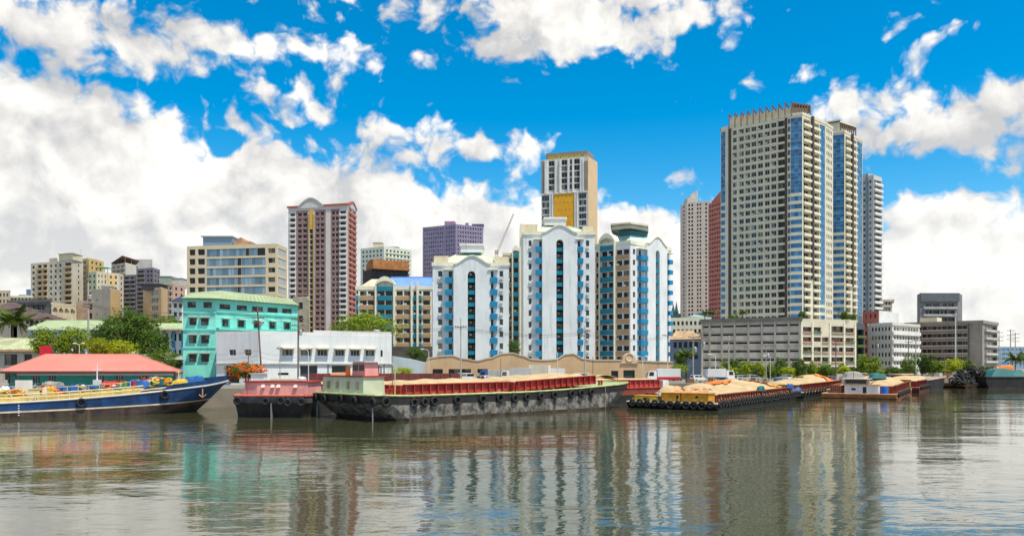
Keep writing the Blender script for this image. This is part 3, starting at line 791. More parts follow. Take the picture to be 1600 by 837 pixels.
fr = [PX(1346,402), PX(1365,396), PX(1378,402)]
t = mk('condominium_tower', 'slim pale grey tower with stacked balconies, right of the twin glass towers', 'condominium tower', deep(fr, 18), Z(277,398))
fl = [t.H-1-2.93*(k+1) for k in range(32)]; fl = [v for v in fl if v > 4]
F = t.F[0]
grid(t, 0, [(F.u(1349),F.u(1352)),(F.u(1358.5),F.u(1361.5))], [(v+.9,v+2.5) for v in fl], GD, 'one', .3)
mb = MB(); mb.fbox(F, F.u(1353.2), F.u(1356.8), 0, t.H+2, .004, .5); t.part('dark_strip', mb, mat('slate_blue_strip', (.2,.27,.32), .5))
F = t.F[1]
for v in fl:
    h = (.6, F.L-.4, v+.4, v+2.6, 1.0); t.holes[1].append(h); window(t, F, h, DD, 'three'); boxpart(t, 'balcony', F, .3, F.L, v-.1, v+1, .004, .8, WHITE)
mb = MB(); mb.box(X(1352,402), X(1364,402), 402, 412, t.z1, t.z1+2.8); t.part('roof_house', mb, LGREYC)
finish(t, mat('silver_grey_render', (.52,.55,.55), .7, .06, .2, .2), parapet=.8)

# podium: parking decks
fr = [PX(1096,289), PX(1251.5,272)]
t = mk('parking_garage', 'long grey open-sided parking garage below the twin towers', 'parking garage', deep(fr, 46), Z(503,289))
F = t.F[0]; nl = 6; pv = (t.H-1.2)/nl
xs = [F.u(1096)+.4]+[F.u(x) for x in (1109,1128,1148,1169.5,1190.5,1211,1232.5)]+[F.L-.4]
for k in range(nl):
    for a, b in zip(xs, xs[1:]):
        t.holes[0].append((a+.3, b-.3, k*pv+pv*.72, k*pv+pv-.3, 2.6))
mb = MB()
for k in range(1, nl+1):
    for a, b in zip(xs, xs[1:]):
        boxpart(t, 'deck_panel', F, a+.32, b-.32, (k-1)*pv+.15, (k-1)*pv+pv*.66, .006, .14, mat('grey_deck_panel', (.5,.48,.43), .85, .12, .2, .45))
for x in xs: mb.fbox(F, x-.28, x+.28, 0, t.H+.3, .004, .4)
t.part('column', mb, GREYC)
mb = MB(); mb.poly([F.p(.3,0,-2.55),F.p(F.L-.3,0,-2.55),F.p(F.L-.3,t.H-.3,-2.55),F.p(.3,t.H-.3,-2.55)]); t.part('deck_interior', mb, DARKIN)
finish(t, GREYC, parapet=1.0, cornice=.5, pmat=mat('dark_roof_edge', (.16,.155,.15), .9, .2, .3, .4))

fr = [PX(1251.8,272.2), PX(1337,283)]
t = mk('parking_garage', 'cream five-storey podium wing with planted window openings, right of the grey garage', 'parking garage', deep(fr, 40), Z(501,272))
F = t.F[0]; pv = (t.H-1.5)/5; U = F.u
segs = [(1253.5,1268.5,5),(1270.5,1283,4),(1284.5,1295,4),(1299,1318,6),(1320,1334.5,5)]
RL = mat('brown_grille', (.2,.15,.11), .7)
for k in range(5):
    for (a, b, n) in segs:
        if (a == 1284.5 and k == 4): continue
        dv = .5 if a == 1299 and k == 4 else 0
        h = (U(a), U(b), k*pv+1.35-dv, k*pv+pv-.5+dv, .5); t.holes[0].append(h)
        window(t, F, h, [GLD,RL if k != 3 else PINKISH], 'grid')
        if R.random() < .75: boxpart(t, 'planter', F, U(a), U(b), k*pv+.95, k*pv+1.32, .004, .35, R.choice([PINKISH,TAN,mat('leafy_planter', (.08,.16,.04), .9, .4, 1.5)]))
mb = MB()
for x in (1252.6,1269.5,1297,1319,1336): mb.fbox(F, U(x)-.4, U(x)+.4, 0, t.H-.2, .004, .2)
t.part('pilaster', mb, PALECREAM)
finish(t, mat('ivory_render', (.66,.62,.48), .8, .08, .2, .35), parapet=.8)
fr = [PX(1337.5,283.5), PX(1351,286)]
t = mk('planted_stair_tower', 'dark open stair bay hung with green plants at the right end of the podium wing', 'stair tower', deep(fr, 20), Z(508,284))
F = t.F[0]
for k in range(5):
    h = (.5, F.L-.5, k*3.3+.9, k*3.3+3, 1.2); t.holes[0].append(h); window(t, F, h, DD, 'two')
    boxpart(t, 'planter', F, .3, F.L-.3, k*3.3, k*3.3+.85, .004, .8, MATS['leafy_planter'])
finish(t, DGREY, parapet=.5)
# ------------------------------------------------------------------ left background
def flats(name, label, cat, fr, ytop, Dtop, deepm, wall, faces, group=None, par=.8, roof=None, z0=STREET, cornice=0.0):
    """A block whose faces carry columns of windows: faces = {edge: [(px0, px1, n columns, fill, style, mats, balcony material or None)]}."""
    t = mk(name, label, cat, deep([PX(*p) for p in fr], deepm), Z(ytop,Dtop), z0, group)
    t.par = (wall, roof, par, cornice)
    return t
def columns(t, i, px0, px1, n, pitch, mats, fill=.5, hfill=.5, style='two', depth=.25, balc=None, ac=0.0, off=.9, skip=1.5, rows_max=99, bout=.6, name='window'):
    F = t.F[i]; a, b = (F.u(px0), F.u(px1)) if px0 is not None else (.6, F.L-.6)
    k = 0; v = t.H-pitch
    while v > skip and k < rows_max:
        grid(t, i, even(a, b, n, fill), [(v+off*pitch/3, v+off*pitch/3+hfill*pitch)], mats, style, depth, ac, name)
        if balc: boxpart(t, 'balcony', F, a, b, v, v+.33*pitch, .004, bout, balc)
        v -= pitch; k += 1
def fin(t): finish(t, t.par[0], t.par[1], t.par[2], t.par[3])

t = flats('apartment_block', 'cream and white apartment block with tan balconies, above the pagoda roofs', 'apartment block', [(48,428),(113,414),(130,424)], 411, 420, 18, mat('off_white_render', (.58,.53,.42), .8, .08, .15, .35), None)
TANB = mat('tan_balcony_paint', (.5,.36,.2), .8, .1, .3, .3)
columns(t, 0, 48.6, 56, 1, 2.95, DD, .5); columns(t, 0, 57.5, 74.5, 2, 2.95, DD, .75, .6, depth=.9, balc=TANB, bout=.8)
columns(t, 0, 76, 98, 3, 2.95, DD, .4, ac=.3); columns(t, 0, 100, 112.5, 1, 2.95, DD, .8, .6, depth=.9, balc=TANB, bout=.8)
columns(t, 1, 121, 125, 1, 2.95, DD, .5)
z = t.z1
mb = MB(); mb.prism(ccw([PX(92,418),PX(114,413.5),PX(129,423),PX(110,432)]), z+.9, z+4.2); t.part('roof_house', mb, CREAM)
mb = MB(); mb.prism(ccw([PX(90,417),PX(114,412.5),PX(130,423.5),PX(109,433)]), z+4.21, z+4.6); t.part('roof_slab', mb, PALECREAM)
mb = MB(); mb.prism(ccw([PX(77,424),PX(89,421),PX(90,430),PX(78,433)]), z+.3, z+3); t.part('stair_house', mb, BEIGE)
antenna(t, X(126,424), 424, z+4.5, 3.5); fin(t)
OCHRE = YELLOWISH
t = flats('apartment_block', 'ochre apartment block with a pale lit side, right behind the cream block', 'apartment block', [(127,448),(138.5,442),(162,458)], 405, 442, 16, OCHRE, None)
columns(t, 0, 128, 137, 1, 2.95, DD, .5); columns(t, 1, 141, 160, 3, 2.95, DD, .4)
mb = MB(); mb.fbox(t.F[1], 1.2, t.F[1].L-.2, 2, t.H-.3, .003, .1); 
tank(t, X(150,456), 456, t.z1, 1.0, 1.8); tank(t, X(144,452), 452, t.z1, .9, 1.6); fin(t)
t = flats('apartment_block', 'white apartment block with a green corner strip and ochre bays', 'apartment block', [(138,404),(151,398),(168,404),(186,407),(193,412)], 427, 400, 14, mat('warm_white_render', (.6,.55,.43), .8, .07, .2, .3), None)
columns(t, 0, 138.3, 143, 1, 2.9, DD, .8, balc=LGREYC); columns(t, 0, 144, 150.5, 1, 2.9, DD, .4); columns(t, 1, 152, 167, 3, 2.9, DD, .35, ac=.3); columns(t, 2, 169, 185, 2, 2.9, DD, .35); columns(t, 3, 187, 192.5, 1, 2.9, DD, .4)
mb = MB(); mb.fbox(t.F[0], t.F[0].u(143.5), t.F[0].u(144.3), 3, t.H, .003, .25); mb.fbox(t.F[0], t.F[0].u(150.2), t.F[0].L, 3, t.H, .003, .25); t.part('green_strip', mb, mat('green_render', (.25,.45,.2), .8))
mb = MB(); mb.fbox(t.F[2], t.F[2].u(168.5), t.F[2].u(172), 3, t.H, .003, .2); mb.fbox(t.F[2], t.F[2].u(175), t.F[2].u(179.5), 3, t.H, .003, .2); t.part('ochre_bay', mb, OCHRE)
mb = MB()
for k in range(4): mb.tube((X(153+k*5,404),404,t.z1),(X(153+k*5,404),404,t.z1+3.2),.15,.15,4)
mb.box(X(152,404),X(169,404),403,408,t.z1+3.2,t.z1+3.5); t.part('roof_pergola', mb, mat('green_paint', (.15,.4,.12), .6)); fin(t)
t = flats('blank_block', 'tall blank beige building with one ochre sunlit side and no windows', 'building', [(143,336),(172.5,326),(188,338)], 452, 328, 12, BEIGE, None, par=.5)
columns(t, 0, 150, 153, 1, 6, DD, .5, .12, 'one'); mb = MB(); mb.fbox(t.F[1], .01, t.F[1].L-.01, 0, t.H, .003, .08); t.part('ochre_side', mb, mat('ochre_plain', (.62,.43,.2), .85, .08, .15, .25))  # the ochre facing paints sunlight onto the right-hand face
roofbox(t, 158, 170, 333, 446, t.z1, 5, LGREYC); fin(t)
t = flats('apartment_tower', 'grey beige tower with a tilted steel roof canopy and a blank white side', 'apartment tower', [(174,498),(196,486),(213,500)], 412, 486, 18, mat('warm_grey_render', (.47,.43,.38), .8, .08, .2, .3), None)
columns(t, 0, 175, 195, 3, 2.9, DD, .7, .5, balc=BEIGE)
mb = MB(); mb.fbox(t.F[1], .01, t.F[1].L, 0, t.H+.8, .003, .1); t.part('blank_side', mb, mat('grey_white_render', (.62,.59,.52), .85, .08, .2, .3))
z = t.z1; mb = MB()
mb.hexa([(X(173,498),498,z+1.5),(X(191,488),488,z+5),(X(212,500),505,z+4),(X(185,500),520,z+1.5),(X(173,498),498,z+1.8),(X(191,488),488,z+5.3),(X(212,500),505,z+4.3),(X(185,500),520,z+1.8)])
for px, D, h in ((175,499,1.6),(184,494,3),(195,489,4.6),(205,497,4)): mb.tube((X(px,D),D+.5,z),(X(px,D),D+.5,z+h),.25,.25,4)
t.part('roof_canopy', mb, BROWNSTEEL); fin(t)
t = flats('grey_block', 'low weathered grey block with a bare upper wall, behind the dark slate apartment slab', 'building', [(210,520),(238,520)], 407, 520, 15, LGREYC, None)
columns(t, 0, 211, 216, 1, 3, DD, .6); fin(t)
SLATE = mat('slate_grey_render', (.17,.17,.2), .8, .1, .2, .2)
t = flats('apartment_slab', 'dark slate grey apartment slab with ribbon balconies, above the round dark tree', 'apartment block', [(193,455),(213,452)], 431, 452, 14, SLATE, None)
columns(t, 0, 194, 202, 1, 2.5, DD, .85, .5, 'three', balc=mat('grey_balcony_paint', (.26,.26,.29), .8)); columns(t, 0, 203.5, 211, 1, 2.5, DD, .85, .5, 'three', balc=MATS['grey_balcony_paint']); fin(t)
t = flats('apartment_slab', 'taller dark slate grey slab, stepped up to the right of its twin', 'apartment block', [(213.2,452),(240,446),(250,456)], 420.5, 447, 14, mat('slate_mauve_render', (.22,.2,.24), .8, .1, .2, .2), None)
columns(t, 0, 215, 226, 1, 2.5, DD, .85, .5, 'three', balc=MATS['grey_balcony_paint']); columns(t, 0, 229, 239, 2, 2.5, DD, .6); columns(t, 1, None, None, 2, 2.5, DD, .5); fin(t)
t = flats('office_block', 'ochre office block with a central glass stair strip, left of the turquoise building', 'office building', [(223.5,346),(252,338),(262,348)], 452, 340, 14, mat('sand_render', (.6,.45,.25), .85, .08, .15, .3), None)
columns(t, 0, 236.5, 247.5, 1, 3.3, [GLO,FRAMEW], .98, .62, 'strip'); roofbox(t, 222, 249, 341, 443, t.z1, 8, DGREY, lip=.8); fin(t)
t = flats('apartment_block', 'pinkish stepped apartment block with roof garden, right behind the ochre office', 'apartment block', [(246,408),(270,402),(289,412)], 446, 402, 15, mat('dusty_pink_render', (.5,.36,.29), .85, .1, .2, .35), None)
columns(t, 0, 247, 269, 4, 3, DD, .55, balc=BEIGE); columns(t, 1, None, None, 2, 3, DD, .35)
roofbox(t, 249, 266, 408, 431, t.z1, 8, mat('dull_green_render', (.3,.36,.3), .8)); roofbox(t, 268, 284, 410, 434, t.z1, 8, LGREYC); fin(t)
t = flats('shop_house', 'small white shop house with a blue roof canopy beside the turquoise building', 'house', [(268,300),(287,302)], 471, 300, 10, WHITE, None)
columns(t, 0, 270, 286, 2, 3.2, DD, .6)
mb = MB(); mb.hexa([(X(265,298),298,t.z1),(X(288,300),299,t.z1),(X(288,306),306,t.z1+.5),(X(265,306),306,t.z1+.5),(X(267,298),298,t.z1+.3),(X(288,300),299,t.z1+2.2),(X(288,306),306,t.z1+2.7),(X(267,306),306,t.z1+.8)]); t.part('roof_canopy', mb, mat('navy_sheet', (.07,.1,.2), .5)); fin(t)
t = flats('low_block', 'low beige building at the left edge behind the pagoda roofs', 'building', [(-30,400),(16,400)], 456, 400, 20, mat('dull_beige_render', (.47,.4,.3), .85, .1, .2, .4), None)
columns(t, 0, -28, 14, 8, 3.2, DD, .5); fin(t)
t = flats('distant_tower', 'tiny blue glass tower far away beside the cream apartment block', 'tower', [(41,900),(48.5,900)], 453, 900, 20, mat('hazy_blue_panel', (.1,.2,.4), .5), None); columns(t, 0, None, None, 2, 4, [GLO,FRAMED], .7); fin(t)
t = flats('low_block', 'long low cream building just left of the cream apartment block', 'building', [(14,420),(50,420)], 464, 420, 12, PALECREAM, None, cornice=.3)
columns(t, 0, 16, 49, 6, 3.2, DD, .5); roofbox(t, 30, 38, 424, 460, t.z1, 5, LGREYC); fin(t)
# grey tiled block and cream annex
t = flats('tiled_block', 'dark grey block with a ribbon of dirty glass, between pagoda and cream annex', 'building', [(14,288),(80,282)], 471, 284, 15, mat('dark_grey_tile', (.13,.13,.13), .6, .2, .6, .5), None, cornice=.25)
columns(t, 0, 22, 72, 7, 4.2, [GLD,FRAMED], .9, .45, 'four'); fin(t)
t = flats('annex', 'cream two-storey annex with a row of small square windows', 'building', [(80.5,281),(119,293)], 475.5, 281, 12, mat('old_cream_render', (.58,.5,.34), .85, .12, .3, .5), None)
columns(t, 0, 82, 117, 4, 3.6, DD, .45, .42, rows_max=1); columns(t, 0, 81.5, 118, 8, 3.6, DD, .55, .3, 'one', skip=0); fin(t)
t = flats('blank_block', 'rough pinkish brown wall block behind the tall grey utility pole', 'building', [(119.5,300),(146,300)], 473, 300, 12, mat('rough_brown_wall', (.38,.28,.21), .95, .2, .4, .6), None)
columns(t, 0, 139, 145, 1, 3.5, DD, .7, .6); fin(t)
# pagoda
t = T('pagoda', 'temple building with dark upswept tiled roofs behind the palm', 'pagoda', (X(38,262),266,STREET))
PAG = mat('dark_roof_tile', (.1,.07,.065), .7, .2, .8, .2)
def pagroof(cx, y, z, w, d, h, rise=.7):
    mb = MB(); n = 8; rings = []
    for (s, zz, lift) in ((1,0,rise),(.8,.28*h,.2*rise),(.5,.6*h,0),(.12,h,0)):
        r = []
        for k in range(4):
            for j in range(n):
                f = j/n; a = [(-1,-1),(1,-1),(1,1),(-1,1)][k]; b = [(-1,-1),(1,-1),(1,1),(-1,1)][(k+1)%4]
                x = a[0]+(b[0]-a[0])*f; yy = a[1]+(b[1]-a[1])*f; c = (abs(x)*abs(yy))**3
                r.append((cx+x*w*s, y+yy*d*s, z+zz+lift*c))
        rings.append(r)
    for ra, rb in zip(rings, rings[1:]):
        for j in range(4*n): mb.poly([ra[j],ra[(j+1)%(4*n)],rb[(j+1)%(4*n)],rb[j]])
    mb.poly(rings[-1]); mb.poly(rings[0][::-1])
    mb.lathe((cx,y,z+h-.2), [(.35,0),(.5,.4),(.2,.8),(.3,1.1),(.02,1.9)], 8)
    t.part('tiled_roof', mb, PAG)
for (px, D, yw, w, ztop, h) in ((5,262,5,5.5,484,2.8),(57,258,5,4.2,498,2.2),(33,262,5,5.5,493,2)):
    zt = Z(ztop, D); pagroof(X(px,D), D+yw, zt, w, yw+1, h)
    mb = MB(); mb.box(X(px,D)-w*.72, X(px,D)+w*.72, D+1, D+2*yw-1, STREET, zt+.3); t.part('wall', mb, BEIGE)
    for k in range(4):
        x = X(px,D)-w*.65+k*w*.42; mb = MB(); mb.box(x, x+w*.25, D+.9, D+.98, zt-2.6, zt-.5); t.part('window', mb, DARKIN)
# school with a long green roof
def skewed(x0, x1, y0, y1, k): return [(x0,y0),(x1,y0),(x1+k*(y1-y0),y1),(x0+k*(y1-y0),y1)]
def gable(t, x0, x1, y0, y1, ze, zr, mats, over=.7, hip0=0.0, hip1=0.0, fascia=None, ribs=0.0, skw=0.0):
    sk = lambda p: Vector((p.x+skw*(p.y-y0),p.y,p.z)); mb = MB(); ym = (y0+y1)/2; o = over
    A = [Vector((x0-o,y0-o,ze)),Vector((x1+o,y0-o,ze)),Vector((x1+o,y1+o,ze)),Vector((x0-o,y1+o,ze))]; r0 = Vector((x0-o+hip0,ym,zr)); r1 = Vector((x1+o-hip1,ym,zr)); A = [sk(p) for p in A]; r0, r1 = sk(r0), sk(r1)
    mb.poly([A[0],A[1],r1,r0]); mb.poly([A[2],A[3],r0,r1]); mb.poly([A[1],A[2],r1]); mb.poly([A[3],A[0],r0])
    mb.poly([Vector((p.x,p.y,ze-.02)) for p in A[::-1]])
    if ribs:
        n = int((x1-x0+2*o)/ribs)
        for k in range(1, n):
            x = x0-o+(x1-x0+2*o)*k/n; s = 1.0
            if hip0 and x < x0-o+hip0: s = (x-x0+o)/hip0
            if hip1 and x > x1+o-hip1: s = (x1+o-x)/hip1
            a = Vector((x,y0-o,ze+.02)); b = Vector((x, y0-o+(ym-y0+o)*s, ze+.02+(zr-ze)*s)); a, b = sk(a), sk(b); mb.tube(a,b,.05,.05,4)
        for a, b in ((A[0],r0),(A[1],r1),(r0,r1)): mb.tube(a,b,.12,.12,5)
    t.part('roof', mb, mats)
    if fascia:
        q = MB()
        for a, b in zip(A, A[1:]+A[:1]):
            F = Fr((a.x,a.y),(b.x,b.y),ze); q.fbox(F, -.03, F.L+.03, -.38, -.03, -.1, .05)
        t.part('fascia', q, fascia)
x0, x1 = X(42,212), X(172,212)
t = mk('school_building', 'long white and blue building with a pale green roof, behind the bright trees', 'school', skewed(x0,x1,214,228,-.5), Z(513,212))
columns(t, 0, 46, 168, 11, 3.4, DD, .7, .5, 'four'); gable(t, x0, x1, 214, 228, t.z1+.05, t.z1+2.6, GREENR, 1.2, 5, 5, WHITE, 1.2, -.5)
mb = MB(); F = t.F[0]
for k in range(12): mb.fbox(F, k*F.L/11-.4 if k else 0, k*F.L/11+.4 if k < 11 else F.L, 0, t.H, .004, .25)
t.part('blue_pilaster', mb, mat('mid_blue_paint', (.1,.3,.5), .7)); finish(t, mat('pale_blue_render', (.55,.66,.72), .8, .08, .2, .3), parapet=0)
x0, x1 = X(236,196), X(296,196)
t = mk('school_building', 'white building with blue pillars and a rust-edged green roof, left of the turquoise building', 'school', skewed(x0,x1,198,210,-.42), Z(514,196))
columns(t, 0, 240, 290, 4, 4, DD, .7, .45, 'four'); gable(t, x0, x1, 198, 210, t.z1+.05, t.z1+1.8, GREENR, 1.4, 0, 0, RUSTROOF, 1.2, -.42)
mb = MB(); F = t.F[0]
for k in range(5): mb.fbox(F, max(0,k*F.L/4-.35), min(F.L,k*F.L/4+.35), 0, t.H, .004, .3)
mb.fbox(F, 0, F.L, 5.2, 6.2, .005, .2); t.part('blue_pilaster', mb, MATS['mid_blue_paint']); finish(t, WHITE, parapet=0)
# old house at the left edge
x0, x1 = X(-30,166), X(56,166)
t = mk('old_house', 'old plaster house with a faded green and rusty tin roof, at the left edge', 'house', skewed(x0,x1,168,178,-.6), Z(546,166))
grid(t, 0, [(t.F[0].u(7),t.F[0].u(27)),(t.F[0].u(38),t.F[0].u(50)),(t.F[0].u(-20),t.F[0].u(-4))], [(t.H-3.2,t.H-.9),(.6,2.6)], DD, 'grid')
gable(t, x0, x1, 168, 178, t.z1+.05, t.z1+2.6, mat('faded_green_tin', (.36,.4,.24), .7, .25, .4, .6, dirt=(.4,.22,.12)), .9, 0, 0, RUSTROOF, .8, -.6)
finish(t, mat('grey_plaster', (.42,.4,.35), .9, .15, .3, .5), parapet=0)
# terminal with the red roof
x0, x1 = X(8,134), X(268,134)
t = mk('terminal_building', 'single-storey green building under a wide red hipped metal roof', 'terminal building', skewed(x0,x1,135,149,-.53), Z(580,134))
grid(t, 0, [(t.F[0].u(a),t.F[0].u(b)) for a, b in ((12,20),(24,30),(50,62),(75,87),(150,162),(180,192),(215,230))], [(.7,2.2)], DW, 'three')
gable(t, x0, x1, 135, 149, t.z1+.05, t.z1+2.95, REDROOF, 1.3, 7.2, 7.2, mat('dark_fascia', (.12,.06,.05), .6), .35, -.53)
mb = MB(); mb.fbox(t.F[0], 1.5, t.F[0].L, t.H-.7, t.H-.35, .004, .25); t.part('sign_band', mb, WHITE)
finish(t, mat('green_wall', (.05,.34,.24), .7, .12, .2, .2), parapet=0)
m = MB(); x, D = X(71,150), 150
m.box(x-1.1,x+1.1,D,D+.25,Z(552,D)-.6,Z(540,D),0); m.tube((x-.8,D+.12,STREET),(x-.8,D+.12,Z(545,D)),.1,.1,6,1); m.tube((x+.8,D+.12,STREET),(x+.8,D+.12,Z(545,D)),.1,.1,6,1)
one('sign_board', m, [mat('red_sign_paint', (.5,.02,.04), .5, .1), STEEL], 'plain dark red sign board standing behind the red roof ridge', 'sign')
x0, x1 = X(206,158), X(281,158)
t = mk('shed', 'low shed with a green roof between the dark tree and the red roof', 'shed', skewed(x0,x1,158,166,-.45), Z(559,158))
columns(t, 0, 215, 278, 4, 3.5, DD, .6); gable(t, x0, x1, 158, 166, t.z1+.05, t.z1+1.3, GREENR, .8, 0, 3, WHITE, .8, -.45); finish(t, LGREYC, parapet=0)

# ------------------------------------------------------------------ turquoise building
fr = [PX(286,161.5), PX(337,163), PX(465,181)]
t = mk('turquoise_building', 'turquoise four-storey building with rusty window grilles and a green roof', 'building', deep(fr, 16), Z(468,164))
F = t.F[0]; vz = lambda y: F.vv(y, F.L)
RUSTF = mat('rusty_grille', (.12,.07,.055), .8, .2, 1)
WG = [GLD, RUSTF]
for (y0, y1, pxs) in ((472,481,((293,306),(318,331))),(497,508,((296,307),(314,326))),(524,536,((295.5,307),(314.5,326.5))),(553,565,((295.5,307),(314.5,326.5)))):
    for (a, b) in pxs:
        h = (F.u(a), F.u(b), vz(y1), vz(y0), .3); t.holes[0].append(h); window(t, F, h, WG, 'grid')
        if y0 > 480: boxpart(t, 'awning', F, F.u(a)-.25, F.u(b)+.25, vz(y0)+.12, vz(y0)+.32, .004, .8, LGREYC)
G = t.F[1]; vz1 = lambda y: G.vv(y, 0)
for (y0, y1, pxs) in ((474,482,((343,360),(370,386),(394,411),(418,434),(441,456))),(498,509,((347.5,357),(372,382),(397,406),(421,430),(444,453)))):
    for (a, b) in pxs:
        h = (G.u(a), G.u(b), vz1(y1), vz1(y0), .3); t.holes[1].append(h); window(t, G, h, WG, 'grid')
        if y0 > 490: boxpart(t, 'awning', G, G.u(a)-.3, G.u(b)+.3, vz1(y0)+.1, vz1(y0)+.32, .004, .9, mat('pale_turquoise_awning', (.45,.68,.6), .7))
mb = MB(); mb.fbox(F, -.1, F.L, vz(488.5)-.15, vz(488.5)+.15, .004, .25); mb.fbox(F, -.1, F.L, vz(515)-.15, vz(515)+.15, .004, .25); mb.fbox(F, -.1, F.L, vz(543)-.12, vz(543)+.12, .004, .15); t.part('string_course', mb, mat('pale_turquoise_trim', (.16,.6,.52), .7, .08, .2, .3))
mb = MB(); mb.fbox(G, .1, G.L+.1, vz1(486.5)-.15, vz1(486.5)+.15, .004, .25); mb.fbox(G, .1, G.L+.3, vz1(512.5)-.3, vz1(512.5)+.15, .004, .9); t.part('ledge', mb, MATS['pale_turquoise_trim'])
zt = t.z1
e = [Vector((*PX(283,160.6),zt+.1)),Vector((*PX(337.5,161.8),zt+.1)),Vector((*PX(468,180.5),zt+.1))]; bk = [Vector((*PX(468,199),zt+.1)),Vector((*PX(294,184),zt+.1))]
r0, r1, r2 = Vector((*PX(298,175),zt+2.4)), Vector((*PX(345,172),zt+2.6)), Vector((*PX(452,191),zt+2.4))
mb = MB(); mb.poly([e[0],e[1],r1,r0]); mb.poly([e[1],e[2],r2,r1]); mb.poly([e[2],bk[0],r2]); mb.poly([bk[1],e[0],r0]); mb.poly([bk[0],bk[1],r0,r1,r2]); mb.poly([Vector((p.x,p.y,zt+.06)) for p in (e+bk)[::-1]])
for a, b, c, d in ((e[0],e[1],r0,r1),(e[1],e[2],r1,r2)):
    n = int((b-a).length/1.1)
    for k in range(1, n): mb.tube(a.lerp(b,k/n)+Vector((0,0,.02)), c.lerp(d,k/n)+Vector((0,0,.02)), .05,.05,4)
t.part('roof', mb, GREENR)
finish(t, TURQ, parapet=0)
t = flats('narrow_building', 'narrow weathered cream building just right of the turquoise building', 'building', [(458,206),(482,204)], 468, 205, 12, mat('worn_cream_render', (.56,.47,.34), .9, .12, .3, .5), None)
columns(t, 0, 466, 474, 1, 3.4, DD, .8, .5); fin(t)

# blue glass office
t = flats('glass_office', 'blue-grey glass office block with cream floor bands', 'office building', [(292,304),(433,297),(449,309)], 382, 297, 24, mat('cream_band_render', (.66,.56,.38), .8, .06, .2, .2), None, par=.4)
F = t.F[0]; pv = 3.58
for k in range(9):
    v = t.H-.3-pv*(k+1)
    if v < 1: break
    for a, b in ((296,305),(309,320)): grid(t, 0, [(F.u(a),F.u(b))], [(v+.75,v+3)], DD, 'two', .5); 
    cuts = [323,371,377,393,415] if k else [323,384,390,402,414.5]
    for j, (a, b) in enumerate(zip(cuts, cuts[1:])):
        h = (F.u(a)+.02, F.u(b)-.02, v+.02, v+pv-.75, .12); t.holes[0].append(h); dark = (j == 1) or (k == 0 and j == 3); window(t, F, h, DD if dark else [GLO,mat('blue_grey_mullion', (.14,.21,.27), .5)], 'strip' if not dark else 'two')
    grid(t, 0, [(F.u(419),F.u(430))], [(v+.75,v+2.6)], DD, 'two', .5)
    G = t.F[1]; h = (G.u(434.5), G.u(447), v+.05, v+pv-.8, .15); t.holes[1].append(h); window(t, G, h, [mat('pale_sky_glass', (.4,.45,.47), .25, .1), FRAMEC], 'strip')
mb = MB(); mb.box(X(317,305), X(363,305), 305, 320, t.z1, Z(370,305)); t.part('penthouse', mb, [GLO])
mb = MB(); mb.box(X(314,305), X(364,305), 304.4, 321, Z(370,305)+.01, Z(370,305)+.4); t.part('penthouse_roof', mb, LGREYC)
mb = MB(); F_ = Fr((X(364,305),305),(X(392,305),305), t.z1); L = F_.L
mb.ext(F_, [(0,0),(L,0),(L,2.4)]+roundtop(L*.2, L*.65, 2.4)[::-1]+[(0,2.4)], -8, 0); t.part('roof_house', mb, RUSTROOF)
fin(t)

# mauve condominium
t = flats('condominium_tower', 'mauve and white condominium tower with red-trimmed curved parapets', 'condominium tower', [(450.5,434),(544,425),(556.5,442)], 327, 432, 26, mat('pale_grey_render', (.6,.58,.56), .8, .06, .2, .2), None, par=1.0)
F = t.F[0]; pv = 2.96; U = F.u; nfl = 25
fl = [t.H-1.6-pv*(k+1) for k in range(nfl)]; fl = [v for v in fl if v > 2]
for v in fl:
    for (a, b, n) in ((464.5,480.5,2),(492.5,507.5,2),(518,529.5,2)):
        grid(t, 0, even(U(a),U(b),n,.78), [(v+.9,v+2.6)], DD, 'two', .3)
    for (a, b) in ((453.5,461),(531.5,540.5)):
        h = (U(a),U(b),v+.5,v+2.6,.9); t.holes[0].append(h); window(t, F, h, DD, 'two', name='balcony_window'); boxpart(t, 'balcony', F, U(a)-.2, U(b)+.2, v, v+.95, .004, .8, WHITE)
mb = MB(); nh = []
for (a, b) in ((463,481.6),(491.4,509)): mb.fbox(F, U(a), U(b), 1, t.H-.6, .003, .02)
def cover(a, b, n, m_):      # painted field between the windows of a bay, cut around them
    q = MB(); G = Fr(F.p(U(a),0)[:2], F.p(U(b),0)[:2], t.z0)
    hs = [(x-U(a), y-U(a), c, d, .02) for (x, y, c, d, e) in t.holes[0] if x >= U(a)-.01 and y <= U(b)+.01]
    facade(q, G, 1, t.H-.8, hs, .02); 
    for i in range(len(q.v)): p = q.v[i]; q.v[i] = (p[0]+G.nn.x*.03, p[1]+G.nn.y*.03, p[2])
    t.part('painted_bay', q, m_)
for a, b in ((463,481.4),(491.6,509),(516.8,530.6)): cover(a, b, 2, MAUVE)
mb = MB(); mb.fbox(F, U(482.2), U(483.6), 1, t.H-3, .004, .5); mb.fbox(F, U(489.6), U(491), 1, t.H-3, .004, .5); t.part('slot_pier', mb, mat('gold_pier', (.45,.33,.16), .7, .1))
for v in fl: 
    h = (U(484),U(489.3),v+.2,v+2.7,.6); t.holes[0].append(h); window(t, F, h, DD, 'one', name='slot_window')
mb = MB(); mb.fbox(F, U(484), U(489.3), t.H-11, t.H-.4, .004, .25); t.part('gold_panel', mb, mat('gold_panel', (.7,.42,.06), .4, .15, .5))
